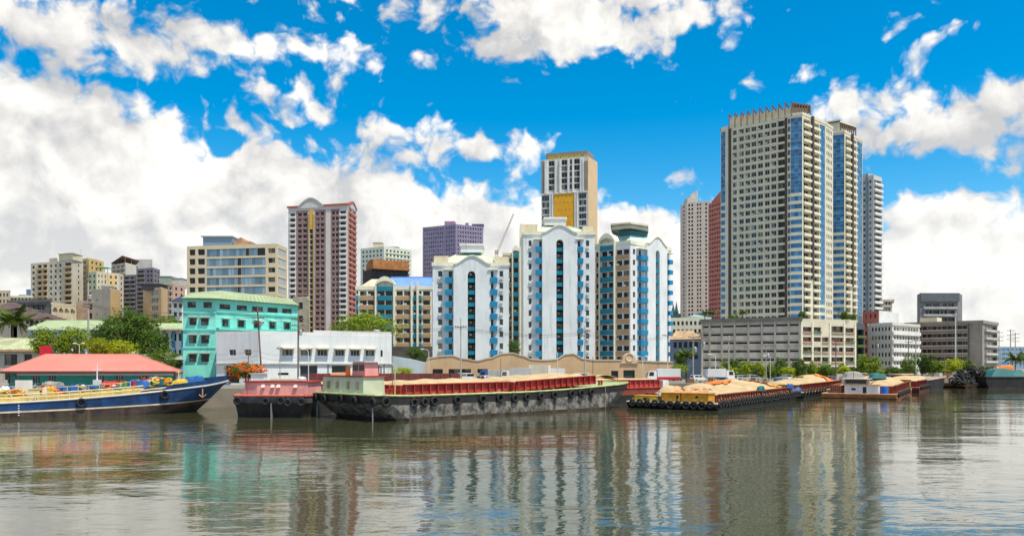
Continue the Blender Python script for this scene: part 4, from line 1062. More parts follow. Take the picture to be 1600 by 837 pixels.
def crest(t, F, a, b, v0, h, mats, wallm):
    n = 14; mb = MB(); q = MB(); p = F.p; f = lambda s: v0+h*(.5*(1-cos(2*pi*s)))**.6
    for k in range(n):
        s, r = k/n, (k+1)/n; ua, ub = a+(b-a)*s, a+(b-a)*r
        q.hexa([p(ua,v0-.6,.35),p(ub,v0-.6,.35),p(ub,v0-.6,-.5),p(ua,v0-.6,-.5),p(ua,f(s),.35),p(ub,f(r),.35),p(ub,f(r),-.5),p(ua,f(s),-.5)])
        mb.hexa([p(ua,f(s)+.003,.7),p(ub,f(r)+.003,.7),p(ub,f(r)+.003,-.8),p(ua,f(s)+.003,-.8),p(ua,f(s)+.8,.7),p(ub,f(r)+.8,.7),p(ub,f(r)+.8,-.8),p(ua,f(s)+.8,-.8)])
    t.part('curved_parapet', q, wallm); t.part('parapet_trim', mb, mats)
REDTR = mat('red_roof_trim', (.45,.1,.07), .6, .1)
crest(t, F, U(466), U(506), t.H+1, 4.2, mat('grey_trim', (.45,.45,.45), .6), MATS['pale_grey_render'])
crest(t, t.F[1], .3, t.F[1].L-.3, t.H+1, 2.6, REDTR, MATS['pale_grey_render'])
mb = MB(); mb.fbox(F, -.6, U(466)-.05, t.H+1.01, t.H+1.9, -1, .6); mb.fbox(F, U(506)+.05, F.L+.2, t.H+1.01, t.H+1.9, -1, .6); t.part('parapet_trim', mb, REDTR)
columns(t, 1, None, None, 2, pv, DD, .55, .55, balc=PINKISH)
q = MB(); G = t.F[1]; hs = list(t.holes[1]); facade(q, G, 0, t.H-.5, [(a,b,c,d,.03) for a,b,c,d,e in hs], .03)
q.v = [(x+G.nn.x*.03,y+G.nn.y*.03,z) for x,y,z in q.v]; t.part('painted_bay', q, PINKISH)  # salmon facing and balconies hold this side's orange sunlight in their colour
fin(t)
t = flats('apartment_tower', 'pale green and white apartment tower far behind the blue-roofed block', 'apartment tower', [(563.5,535),(600,524),(643,540)], 389, 528, 18, mat('pale_green_white_render', (.62,.68,.58), .8, .06, .2, .2), None, par=1.2)
columns(t, 0, 565, 598, 6, 3, [GLD,mat('green_window_frame', (.3,.45,.28), .6)], .5); columns(t, 1, 602, 641, 7, 3, [GLD,MATS['green_window_frame']], .5, balc=MATS['pale_green_white_render'], bout=.3)
roofbox(t, 583, 597, 530, 378.5, t.z1, 8, CREAM); roofbox(t, 600, 622, 534, 385, t.z1, 6, WHITE); antenna(t, X(625,535), 535, t.z1, 7); fin(t)
t = flats('unfinished_building', 'dark building with a rust orange formwork storey on top', 'building', [(567,338),(581,330),(638,338)], 421, 332, 16, mat('black_netting', (.06,.055,.06), .9, .2, .3), None, par=0)
columns(t, 1, 583, 636, 8, 3.2, DD, .7)
mb = MB(); mb.prism(ccw([PX(576,333),PX(583,328.5),PX(639,336),PX(632,352),PX(572,350)]), t.z1+.01, t.z1+3.9); t.part('formwork_storey', mb, mat('rusty_formwork', (.36,.16,.06), .9, .3, .5, .3))
mb = MB(); F = t.F[1]
for k in range(16): mb.fbox(F, .5+k*F.L/16, .8+k*F.L/16, t.H+.1, t.H+4.2, .1, .5)
t.part('formwork_prop', mb, mat('orange_steel', (.5,.22,.06), .7)); fin(t)
t = flats('apartment_tower', 'wide purple grey tower on the skyline, left of the crane', 'apartment tower', [(660.5,548),(694,540),(712,535),(755,545)], 354, 540, 20, PURPLE, None, par=.8)
for e, a, b, n in ((0,662,693,9),(1,696,711,4),(2,714,753,10)): columns(t, e, a, b, n, 2.9, [GLD,FRAMEW], .5, .5, 'one')
roofbox(t, 694.5, 711, 540, 345.5, t.z1, 10, mat('plum_render', (.33,.2,.33), .8), lip=0); roofbox(t, 727, 732, 544, 348, t.z1, 5, PURPLE, lip=0); roofbox(t, 738, 755, 545, 350, t.z1, 8, PURPLE, lip=.4); fin(t)

# yellow panelled tower
t = flats('residential_tower', 'grey and white tower with yellow glass and an orange perforated panel', 'residential tower', [(846,408),(918.5,400),(933,412)], 245, 400, 26, mat('light_grey_render', (.56,.56,.52), .75, .05, .2, .12), None, par=.3)
F = t.F[0]; U = F.u; vv = F.vv; pv = 2.98
ytops = [252+9.35*k for k in range(6)]
for k in range(5):
    v = vv(252+9.5*(k+1))
    for a, b in ((857.5,866),(877.5,886),(897,905.5)): grid(t, 0, [(U(a),U(b))], [(v+.25,v+2.75)], [GLD,FRAMEW], 'two', .4)
    grid(t, 0, [(U(890.5),U(893.5))], [(v+.4,v+2.7)], DD, 'one', .4)
for a, b in ((857,867),(870,874.5),(877,887),(889,894.5),(897,906),(912.5,917)): h = (U(a),U(b),vv(251.5),vv(245.5),.3); t.holes[0].append(h); window(t, F, h, [mat('yellow_glass', (.72,.56,.02), .3, .1), FRAMEW], 'two', name='yellow_window')
k = 0
while vv(305+10.3*(k+1)) > 1:
    v = vv(305+10.3*(k+1))
    for a, b in ((847,858),(904.5,916)): grid(t, 0, [(U(a),U(b))], [(v+.3,v+2.9)], [GL,FRAMEW], 'three', .5)
    k += 1
mb = MB()
for a, b in ((851.5,856),(867.5,869.5),(874.5,876.5),(887.3,889.2),(894.7,896.3),(907,909),(910.5,912)): mb.fbox(F, U(a), U(b), vv(304), t.H-.2, .004, .7)
for a, b in ((859,860.5),(862.5,864.5),(898,899.5),(901.5,903)): mb.fbox(F, U(a), U(b), 0, vv(304)-.4, .004, .6)
mb.fbox(F, .1, F.L-.1, vv(304)-.35, vv(304)+.2, .004, .55); t.part('white_fin', mb, WHITE)
TAUPE = mat('taupe_cladding', (.27,.24,.2), .7); t.part('grey_strip', MB().fbox(F, .02, U(850.5), vv(304)+.3, t.H-.3, .004, .3), TAUPE); t.part('grey_strip', MB().fbox(F, U(913), F.L-.02, vv(304)+.3, t.H-2, .004, .3), TAUPE)
q = MB(); a, b = U(866), U(897); G = Fr(F.p(a,0)[:2], F.p(b,0)[:2], t.z0); hs = []
for r_, y in enumerate((306,317,328,339,350,361,372)):
    for c in range(4 if r_ % 2 == 0 else 5):
        u = (b-a)*((c+1)/5 if r_ % 2 == 0 else (c+.5)/5); hs.append((u-.2,u+.2,vv(y+4),vv(y+1),.3))
facade(q, G, 5, vv(304), hs, .3); q.v = [(x+G.nn.x*.32,y+G.nn.y*.32,z) for x,y,z in q.v]; t.part('orange_panel', q, ORANGEP)
G = t.F[1]; mb = MB(); mb.fbox(G, .03, G.L, 0, t.H, .004, .2); t.part('cream_side', mb, mat('warm_cream_side', (.66,.5,.3), .8, .05, .2, .1))  # warm sunlight on this face is put into its cream colour
mb = MB(); mb.prism(ccw([PX(853,408),PX(918,402),PX(928,412),PX(870,428)]), t.z1-.1, Z(235,402)); t.part('crown', mb, MATS['taupe_cladding'])
fin(t)

# tower crane far behind
t = T('tower_crane', 'thin pale crane jib rising on the skyline between purple and yellow towers', 'crane', (X(776,420),420,STREET))
def lattice(mb, p, q, w0, w1, n, r):
    p = Vector(p); q = Vector(q); d = (q-p).normalized(); a = d.orthogonal().normalized(); b = d.cross(a)
    cs = lambda f, k: p.lerp(q,f)+(a*[1,-.5,-.5][k]+b*[0,.87,-.87][k])*(w0+(w1-w0)*f)
    for k in range(3):
        mb.tube(cs(0,k),cs(1,k),r,r,4)
        for j in range(n): mb.tube(cs(j/n,k), cs((j+1)/n,(k+1)%3), r*.7,r*.7,3)
CR = mat('crane_paint', (.5,.42,.36), .6)
mb = MB(); lattice(mb, (X(776,420),420,STREET), (X(776,420),420,Z(392,420)), .8,.8, 22, .1); t.part('mast', mb, CR)
mb = MB(); lattice(mb, (X(777,420),420,Z(394,420)), (X(802.5,426),426,Z(334,426)), .7,.35, 14, .12); t.part('jib', mb, CR)
mb = MB(); mb.box(X(773,420),X(779,420),419,421,Z(396,420),Z(391,420)); t.part('cab', mb, CR)

# towers behind the right-hand part
t = flats('apartment_tower', 'slim beige apartment tower with rows of arched windows, left of the brick red tower', 'apartment tower', [(1063,578),(1073,566),(1110,560)], 318.5, 566, 22, mat('pinkish_cream_render', (.62,.54,.46), .8, .05, .2, .15), None, par=1.0)
columns(t, 0, 1066, 1071, 1, 2.85, DD, .5); 
F = t.F[1]
for a, b, n in ((1074.5,1084,2),(1088,1096.5,2),(1101,1105.5,1)): columns(t, 1, a, b, n, 2.85, [GLD,mat('mauve_frame', (.35,.3,.33), .6)], .62, .58, 'one')
mb = MB(); mb.box(X(1073,570),X(1089,570),568,580,t.z1,t.z1+5); mb.hexa([(X(1078,570),569,t.z1+5),(X(1090,570),569,t.z1+5),(X(1090,570),578,t.z1+5),(X(1078,570),578,t.z1+5),(X(1078,570),569,t.z1+7),(X(1090,570),569,t.z1+10.5),(X(1090,570),578,t.z1+10.5),(X(1078,570),578,t.z1+7)]); t.part('crown', mb, LGREYC)
fin(t)
t = flats('apartment_tower', 'brick red apartment tower squeezed against the tallest glass tower', 'apartment tower', [(1107,492),(1128,480)], 319, 488, 18, REDT, None, par=1.0)
columns(t, 0, 1108, 1127, 5, 2.85, [GLD,PINKISH], .55, .5, 'one', balc=PINKISH, bout=.25)
mb = MB(); mb.hexa([(X(1112,490),490,t.z1),(X(1128,484),484,t.z1),(X(1128,496),496,t.z1),(X(1112,500),500,t.z1),(X(1112,490),490,t.z1+2),(X(1128,484),484,t.z1+8),(X(1128,496),496,t.z1+8),(X(1112,500),500,t.z1+2)]); t.part('crown', mb, REDT); fin(t)
t = T('church', 'pair of dark teal church spires peeping beside the slim beige tower', 'church', (X(1055,420),424,STREET))
SP = mat('dark_copper', (.05,.1,.1), .6, .2)
for px, yt in ((1052.5,474),(1057.5,470)):
    x = X(px,420); mb = MB(); mb.box(x-.9,x+.9,420,421.8,STREET,Z(487,420)); mb.lathe((x,420.9,Z(487,420)-.1), [(1.2,0),(.7,1.6),(.02,Z(yt,420)-Z(487,420))], 8); t.part('spire', mb, SP)
mb = MB(); mb.box(X(1048,424),X(1063,424),422.5,440,STREET,Z(490,424)); t.part('nave', mb, SP)
t = flats('low_block', 'low cream building with a small green hipped roof, behind the grey garage end', 'building', [(1046,322),(1112,318)], 499, 320, 12, PALECREAM, None)
columns(t, 0, 1050, 1110, 9, 3.2, DD, .55); x0, x1 = X(1077,326), X(1110,326); gable(t, x0, x1, 322, 331, t.z1+1.0, t.z1+3, mat('sea_green_roof', (.25,.38,.33), .6, .1, .3, .3), 1, 4, 4); fin(t)
t = mk('office_house', 'grey-blue three-storey house with a tan hipped roof, right of the white complex', 'house', deep([PX(1047,214),PX(1096,206)], 14), Z(530,208))
columns(t, 0, 1051, 1092, 5, 3.0, DD, .65, .5, 'three'); F = t.F[0]
e = [Vector((x,y,t.z1+.1)) for x,y in t.poly]; c_ = sum(e, Vector())/4; e = [c_+(p-c_)*1.06 for p in e]; r0 = (e[0]+e[3])/2; r1 = (e[1]+e[2])/2; r0, r1 = r0.lerp(r1,.2)+Vector((0,0,2.6)), r1.lerp(r0,.3)+Vector((0,0,2.6))
mb = MB(); mb.poly([e[0],e[1],r1,r0]); mb.poly([e[1],e[2],r1]); mb.poly([e[2],e[3],r0,r1]); mb.poly([e[3],e[0],r0])
for k in range(1, 12): mb.tube(e[0].lerp(e[1],k/12), r0.lerp(r1,k/12), .05,.05,4)
t.part('roof', mb, mat('tan_tin_roof', (.45,.31,.18), .7, .2, .4, .5)); finish(t, mat('slate_blue_render', (.17,.22,.3), .8, .1, .2, .3), parapet=0)

# ------------------------------------------------------------------ right-hand bank
t = flats('white_office', 'white corner office with ribbon windows, right of the planted stair bay', 'office building', [(1356,297),(1394,288),(1437,304)], 507, 289, 20, mat('dirty_white_render', (.64,.62,.55), .85, .08, .2, .35), None, cornice=.2)
columns(t, 0, 1361, 1392, 6, 3.1, DD, .55, .45); columns(t, 1, 1396, 1435, 9, 3.1, [GL,FRAMEW], .85, .45, 'two')
mb = MB(); G = t.F[1]
v = t.H-3.1
while v > 0: mb.fbox(G, .1, G.L, v-.5, v+.75, .004, .5); v -= 3.1
t.part('white_band', mb, WHITE); fin(t)
t = flats('red_white_house', 'brick red and white rooftop building behind the white corner office', 'building', [(1347.5,322),(1373,314),(1404,330)], 487, 315, 14, mat('dull_red_render', (.42,.14,.12), .85, .1, .2, .2), None, par=.4)
mb = MB(); G = t.F[1]; mb.fbox(G, .02, G.L, 0, t.H+.45, .004, .2); t.part('white_side', mb, WHITE); columns(t, 0, 1350, 1371, 3, 3.4, DD, .4); fin(t)
t = flats('old_tower', 'small weathered beige tower top with ledges, above the brick red rooftop building', 'tower', [(1376,402),(1394,402)], 470, 402, 12, BEIGE, None, cornice=.8)
columns(t, 0, None, None, 3, 3, DD, .6, balc=LGREYC); fin(t)
CONC = mat('dark_weathered_concrete', (.3,.28,.245), .9, .15, .2, .6)
t = flats('concrete_office', 'long weathered grey concrete building with dark ribbon windows', 'office building', [(1414,352),(1535,332),(1558.5,352)], 504, 333, 30, CONC, None, par=1.0, cornice=.4)
F = t.F[0]; pv = 3.3
for k in range(5):
    v = t.H-.4-pv*(k+1)
    if v < .4: break
    a0, a1 = F.u(1418), F.u(1512)
    for (a, b) in even(a0, a1, 12, .93): h = (a,b,v+1.2,v+2.7,.9); t.holes[0].append(h); window(t, F, h, DD, 'three')
    boxpart(t, 'sun_ledge', F, a0, a1, v+.75, v+1.15, .004, .9, LGREYC)
    G = t.F[1]; h = (G.u(1539), G.L-.5, v+1.2, v+2.7, .9); t.holes[1].append(h); window(t, G, h, DD, 'four'); boxpart(t, 'sun_ledge', G, G.u(1538), G.L, v+.2, v+1.15, .004, .9, LGREYC)
mb = MB(); mb.fbox(F, F.u(1513), F.u(1514.5), 0, t.H, .004, .4); t.part('dark_strip', mb, DGREY)
mb = MB(); mb.fbox(F, F.u(1431), F.u(1458), t.H+1, t.H+3.2, -14, -6); t.part('roof_house', mb, CREAM)
fin(t)
t = flats('dark_office', 'dark grey office tower with white floor bands, above the concrete building', 'office building', [(1433,450),(1438,440),(1497,440),(1503.5,450)], 459, 440, 24, mat('charcoal_render', (.2,.2,.215), .8, .08, .2, .2), None, par=.4)
F = t.F[1]
for k in range(4):
    v = t.H-7-4.0*k; a0, a1 = F.u(1445), F.u(1492)
    for a, b in even(a0, a1, 4, .9 if k else .8): h = (a,b,v,v+1.9,.8); t.holes[1].append(h); window(t, F, h, DD if k else DW, 'four')
    boxpart(t, 'sun_ledge', F, a0-1, a1+1, v-1.3, v-.1, .004, .9, mat('mid_grey_ledge', (.4,.41,.43), .8))
mb = MB(); mb.fbox(F, -.3, F.L+.3, t.H-4.2, t.H+.42, .004, 1.0); t.part('crown_band', mb, mat('dark_blue_grey_band', (.12,.135,.155), .7)); fin(t)
t = flats('hazy_block', 'distant bluish office block at the far right edge', 'office building', [(1556,640),(1625,640)], 543, 640, 30, mat('hazy_blue_render', (.24,.36,.47), .7), None)  # blue of the distant haze is mixed into the wall colour
columns(t, 0, 1558, 1624, 10, 3.6, [GLB,FRAMEW], .6); fin(t)

# ------------------------------------------------------------------ white warehouse, wavy wall, fence
fr = [PX(338,155), PX(404,152), PX(612,166)]
t = mk('warehouse', 'long two-storey white warehouse with shuttered bays, in front of the turquoise building', 'warehouse', deep(fr, 16), Z(522,152))
F = t.F[0]; vz = lambda y: F.vv(y, F.L)
for a, b in ((358,368.5),(382,392.5)): grid(t, 0, [(F.u(a),F.u(b))], [(vz(555),vz(545.5))], DW, 'two', .25)
h = (F.u(351), F.u(374), .3, vz(571), .6); t.holes[0].append(h); window(t, F, h, DD, 'louvre', name='shutter')
G = t.F[1]; vz1 = lambda y: G.vv(y, 0); U = G.u
WH = BLUEWHITE
for a, b in ((441,457.5),(470,486),(496,511.5),(524,538),(548,562),(571.5,585)):
    h = (U(a),U(b),vz1(555),vz1(545),.25); t.holes[1].append(h); window(t, G, h, DW, 'three')
    boxpart(t, 'window_hood', G, U(a)-.3, U(b)+.3, vz1(545)+.1, vz1(545)+.32, .004, 1.0, CREAM)
h = (U(594.5),U(598),vz1(556),vz1(545),.2); t.holes[1].append(h); window(t, G, h, DD, 'one')
for a, b in ((469,496),(518.5,546),(567,593)):
    h = (U(a),U(b),.1,vz1(571),.5); t.holes[1].append(h)
    w_, h_ = round(h[1]-h[0],2), round(h[3]-h[2],2); mb = MB(); n = int(h_/.22)
    for k in range(n): mb.box(0,w_,-.05 if k % 2 else 0,.05,h_*k/n,h_*(k+1)/n-.004)
    t.rep('shutter', mb, [mat('dark_shutter', (.07,.075,.085), .6, .1)], (w_,h_), G.p(h[0],h[2],-.45), G.ang)
h = (U(434.5),U(451),vz1(586),vz1(582),.2); t.holes[1].append(h); window(t, G, h, DD, 'two')
mb = MB(); mb.fbox(G, .1, G.L+.3, vz1(568)-.12, vz1(568)+.12, .004, .3); mb.fbox(F, -.1, F.L-.1, vz(568)-.12, vz(568)+.12, .004, .3); t.part('string_course', mb, LGREYC)
mb = MB()
for px in (512.5,559,600): mb.tube(G.p(U(px),.1,.12), G.p(U(px),vz1(569),.12), .09,.09,6)
t.part('drain_pipe', mb, DGREY)
mb = MB(); mb.fbox(G, U(490), U(611), t.H+.62, t.H+1.0, -.35, -.01) ; t.part('raised_parapet', mb, WHITE)
tank(t, G.p(U(600),0,-4).x, G.p(U(600),0,-4).y, t.z1, .8, 1.6)
finish(t, WH, parapet=.6, pmat=WHITE)

t = T('perimeter_wall', 'long tan wall with a wavy top and dark openings, below the white towers', 'wall', (X(850,180),180,STREET))
F = Fr(PX(664,180), PX(1052,186), STREET); U = F.u; vv = lambda y: F.vv(y, F.L/2)
wav = [(664,574),(668,560),(690,557),(705,556),(725,561),(745,564),(765,560),(785,553),(800,552),(815,556),(832,562),(850,563),(868,562),(885,554),(895,553),(912,561),(930,563),(955,563),(1052,566)]
opn = [(676,692,576,583),(701,736,576,583),(746,762,576,582)]
us = sorted({U(a) for a, b in wav}|{U(o[k]) for o in opn for k in (0,1)}|{U(a) for a in (955,966,974,992)}|{U(664+k*3) for k in range(1,128)})
def wtop(u):
    for (a, ya), (b, yb) in zip(wav, wav[1:]):
        if U(a)-.001 <= u <= U(b)+.001:
            s = (u-U(a))/(U(b)-U(a)); s = s*s*(3-2*s); return vv(ya)+(vv(yb)-vv(ya))*s
    return vv(566)
mb = MB(); p = F.p
doors = [(955,966,579,600),(974,992,578,600)]
for a, b in zip(us, us[1:]):
    m_ = (a+b)/2; ta, tb = wtop(a), wtop(b); cut = None
    for o in opn+doors:
        if U(o[0])-.001 <= a and b <= U(o[1])+.001: cut = o
    segs = [(0,None)] if not cut else ([(0,vv(cut[3]))] if vv(cut[3]) > .1 else [])+[(vv(cut[2]),None)]
    for lo, hi in segs: mb.hexa([p(a,lo,0),p(b,lo,0),p(b,lo,-.6),p(a,lo,-.6),p(a,hi or ta,0),p(b,hi or tb,0),p(b,hi or tb,-.6),p(a,hi or ta,-.6)])
t.part('wall', mb, TAN)
mb = MB()
for a, b in zip(us, us[1:]): mb.hexa([p(a,wtop(a)+.003,.15),p(b,wtop(b)+.003,.15),p(b,wtop(b)+.003,-.75),p(a,wtop(a)+.003,-.75),p(a,wtop(a)+.25,.15),p(b,wtop(b)+.25,.15),p(b,wtop(b)+.25,-.75),p(a,wtop(a)+.25,-.75)])
t.part('coping', mb, BEIGE)
for o in opn: 
    w_, h_ = U(o[1])-U(o[0]), vv(o[2])-vv(o[3]); t.rep('window', winmb(round(w_,2), round(h_,2), 'grid'), DD, (round(w_,2),round(h_,2),'g'), p(U(o[0]),vv(o[3]),-.45), F.ang)
for o in doors:
    mb = MB(); mb.fbox(F, U(o[0]), U(o[1]), .05, vv(o[2]), -.5, -.4); t.part('gate', mb, mat('dark_green_gate', (.03,.05,.05), .6))
mb = MB(); c = U(983); r = U(993)-c
mb.ext(F, [(c-r*1.4,vv(566)-.2)]+[(c-r*cos(pi*k/12), vv(562)+r*1.05*sin(pi*k/12)) for k in range(13)]+[(c+r*1.4,vv(566)-.2)], -.9, .3); t.part('pediment', mb, mat('peach_render', (.6,.43,.27), .85, .1, .2, .3))
mb = MB(); mb.torus(p(c,vv(558),.32), F.nn.to_3d(), .9, .14, 18, 6); t.part('round_emblem', mb, BEIGE)
m = MB(); F = Fr(PX(480,150), PX(722,152), STREET); n = int(F.L/.3); 
for k in range(n): m.fbox(F, k*F.L/n, (k+1)*F.L/n-.004, 0, 2.15+.06*(k % 2), -.06 if k % 2 else -.1, .06 if k % 2 else 0, 0)
one('corrugated_fence', m, mat('red_brown_tin', (.2,.055,.05), .65, .2, .5, .4, isl=.12), 'long red-brown corrugated metal fence behind the loaded barge', 'fence', loc=(F.p(F.L/2,0).x,150,STREET))
m = MB(); F = Fr(PX(613,186), PX(665,184), STREET); m.ext(F, [(0,0),(F.L,0),(F.L,F.vv(566)),(F.L*.5,F.vv(560)),(0,F.vv(556))], -.4, 0)
one('side_wall', m, mat('pale_blue_wall', (.55,.64,.7), .8, .1, .2, .3), 'low sloping pale blue wall between warehouse and white towers', 'wall')
# dark base under the complex
m = MB(); m.box(X(560,270),X(676,262),258,261.5,STREET,Z(541,258)); 
one('podium_base', m, mat('dark_base', (.09,.085,.08), .9, .2, .3, .3), 'dark low base wall below the long beige block', 'wall')
# ------------------------------------------------------------------ trees
def leafmat(name, col, var=.4, back=.42, second=None, frac=.0):
    m = bpy.data.materials.new(name); m.use_nodes = True; MATS[name] = m; t = NT(m.node_tree); b = m.node_tree.nodes['Principled BSDF']
    geo = t.n('ShaderNodeNewGeometry'); oi = t.n('ShaderNodeObjectInfo'); r = geo.outputs['Random Per Island']
    c = t.mix(r, [x*(1-var) for x in col], [min(1,x*(1+var)) for x in col])
    if second: c = t.mix(t.mr(t.noise(geo.outputs['Position'], .55, 2), .5-frac*.3, .58-frac*.3), c, t.mix(r, second, [x*.7 for x in second]))
    k = t.m('MULTIPLY_ADD', oi.outputs['Random'], .4, .8); c = t.mix(1.0, c, t.n('ShaderNodeCombineXYZ', {0: k, 1: k, 2: k}).outputs[0], 'MULTIPLY')
    m.node_tree.links.new(c, b.inputs['Base Color']); b.inputs['Roughness'].default_value = .6; b.inputs['Specular IOR Level'].default_value = .25
    tr = t.n('ShaderNodeBsdfTranslucent', {0: c}); mx = t.n('ShaderNodeMixShader', {0: back, 1: b.outputs[0], 2: tr.outputs[0]})
    m.node_tree.links.new(mx.outputs[0], m.node_tree.nodes['Material Output'].inputs[0]); return m
LEAF = {'bright': leafmat('bright_green_leaves', (.23,.32,.02)), 'lime': leafmat('lime_green_leaves', (.36,.42,.02)), 'dark': leafmat('dark_green_leaves', (.085,.15,.02)),
    'mid': leafmat('mid_green_leaves', (.12,.2,.02)), 'orange': leafmat('flame_orange_blossom', (.75,.17,.012), .3, .3, (.09,.15,.02), .18), 'yellow': leafmat('yellow_blossom_leaves', (.5,.38,.03), .3, .3, (.1,.18,.02), .5)}
BARK = mat('tree_bark', (.13,.095,.065), .95, .3, 1.5, .3, bump=.3)
RT = random.Random(21)
def crown_mesh(seed, n_clump, per, leaf, squash=.98, gap=.25):
    """Crown in a unit sphere: clumps of small folded leaves on an uneven surface, with gaps."""
    r = random.Random(seed); mb = MB(); cs = []
    lump = [(Vector((r.gauss(0,1),r.gauss(0,1),r.gauss(.2,.8))).normalized(), r.uniform(.05,.35)) for _ in range(9)]
    while len(cs) < n_clump:
        d = Vector((r.gauss(0,1),r.gauss(0,1),r.gauss(.15,1))).normalized(); rad = r.uniform(.35,1)**.6
        s = .78+sum(w_*max(0,d.dot(v))**6 for v, w_ in lump)-.22*r.random()
        cs.append((d*rad*s, d))
    for c, d in cs:
        cr = r.uniform(.10,.2)
        for _ in range(per):
            q = Vector((r.gauss(0,1),r.gauss(0,1),r.gauss(0,.75)))*cr*.62; p = c+q
            nrm = (d*.7+Vector((r.gauss(0,.55),r.gauss(0,.55),r.gauss(.45,.5)))).normalized(); a = nrm.orthogonal().normalized(); b = nrm.cross(a); th = r.uniform(0,2*pi)
            a, b = a*cos(th)+b*sin(th), b*cos(th)-a*sin(th); l = leaf*r.uniform(.6,1.35); wv_ = l*.55
            pts = [p-a*l, p+b*wv_-nrm*l*.2, p+a*l, p-b*wv_-nrm*l*.2]
            mb.poly([(x.x, x.y, x.z*squash) for x in pts])
    return mb
CROWNS = {}
def crown(kind, var, dens, leaf):
    k = (kind, var, dens)
    if k not in CROWNS:
        CROWNS[k] = crown_mesh(hash((var,dens)) % 997+var, int(150*dens), 16, leaf).mesh('crown', [LEAF[kind]], smooth=False)
    return CROWNS[k]
def trunk_mesh(seed, h, r0, spread):
    r = random.Random(seed); mb = MB(); top = Vector((r.uniform(-.06,.06)*h, r.uniform(-.06,.06)*h, h*.55)); mid = top*.5+Vector((r.uniform(-.03,.03)*h,0,0))
    mb.tube((0,0,-.2), mid, r0, r0*.78, 8); mb.tube(mid, top, r0*.78, r0*.62, 8)
    for k in range(6):
        a = 2*pi*k/6+r.uniform(-.4,.4); e = Vector((cos(a)*spread*.6, sin(a)*spread*.6, h*r.uniform(.72,.98))); m_ = top.lerp(e,.5)+Vector((0,0,h*.04))
        mb.tube(top-Vector((0,0,r0)), m_, r0*.42, r0*.28, 6); mb.tube(m_, e, r0*.28, r0*.1, 5)
        e2 = m_+Vector((cos(a+.8)*spread*.3, sin(a+.8)*spread*.3, h*.14)); mb.tube(m_, e2, r0*.2, r0*.08, 4)
    return mb
TCOUNT = [0]
def tree(label, px, ytop, ybot, wpx, D, kind, cat='tree', name='tree', group=None, z0=STREET, dens=1.0, leaf=.06, deep_=.8):
    """Crown from row ytop to row ybot; the trunk reaches the ground below."""
    TCOUNT[0] += 1; k = TCOUNT[0]; x = X(px,D); zt, zb = Z(ytop,D), max(Z(ybot,D), z0+.1); w_ = wpx*D/FPX/2
    t = T(name, label, cat, (x,D,z0), group)
    c = link('crown', crown(kind, k % 4, dens, leaf), (0,0,(zt+zb)/2-z0), R.uniform(0,6), t.o); hz = (zt-zb)/2
    c.scale = (w_*1.25, w_*deep_*1.2, hz*1.35)
    h = max(zt-z0, .5); mb = trunk_mesh(k, h*.9, min(.35, .05+h*.028), w_); o = link('trunk', mb.mesh('trunk', [BARK]), (0,0,0), 0, t.o)
    return t
G1 = 'trees behind the terminal'
tree('bright green tree above the left part of the red roof', 72, 513, 556, 52, 156, 'bright', group=G1)
tree('wide bright green tree left of the tall grey utility pole', 113, 514, 558, 56, 160, 'bright', group=G1, dens=1.2)
tree('dark tree just right of the tall grey utility pole', 167, 507, 556, 62, 166, 'dark', group=G1, dens=1.3)
tree('largest dark round tree left of the turquoise building', 205, 486, 552, 88, 172, 'dark', group=G1, dens=2.2, leaf=.045)
tree('dark tree leaning in front of the blue-pillared school', 243, 516, 568, 60, 162, 'dark', group=G1, dens=1.4)
tree('mid green bushy tree at the right end of the red roof', 250, 546, 584, 40, 153, 'mid', group=G1)
tree('dark narrow tree against the left corner of the turquoise building', 273, 552, 588, 24, 158, 'dark', group=G1)
tree('lime green shrub just behind the red roof ridge, beside the pole', 152, 529, 556, 44, 151, 'lime', 'shrub', 'shrub', 'lime shrubs behind the red roof')
tree('lime green shrub just behind the red roof ridge, under the dark tree', 187, 532, 556, 46, 151.5, 'lime', 'shrub', 'shrub', 'lime shrubs behind the red roof')
tree('dark green tree behind the green roof, below the ochre office', 262, 494, 515, 46, 218, 'mid', dens=.8)
tree('olive tree below the blank beige block', 172, 496, 515, 40, 225, 'mid', dens=.8)
tree('big round bright tree behind the white warehouse', 567, 488, 545, 94, 188, 'bright', dens=2.6, leaf=.04)
tree('flowering flame tree with orange blossom beside the small white hut', 384, 566, 594, 58, 138, 'orange', dens=1.3, leaf=.055)
tree('lime bush beside the end of the white warehouse', 632, 573, 590, 36, 164, 'lime', 'shrub', 'shrub')
tree('dark shrub at the left foot of the lower white tower', 648, 543, 562, 30, 206, 'dark', 'shrub', 'shrub')
tree('dark creeper bush at the corner of the tan wall', 661, 553, 572, 16, 190, 'dark', 'shrub', 'shrub')
tree('small dark tree in the gap between the two white towers', 803, 531, 556, 18, 205, 'dark')
tree('bright green bush between the red-based truck and the grey garage', 1059, 568, 588, 30, 168, 'bright', 'shrub', 'shrub')
tree('dark tree below the grey-blue house', 1064, 547, 575, 26, 190, 'dark')
GR = 'trees along the quay before the garage'
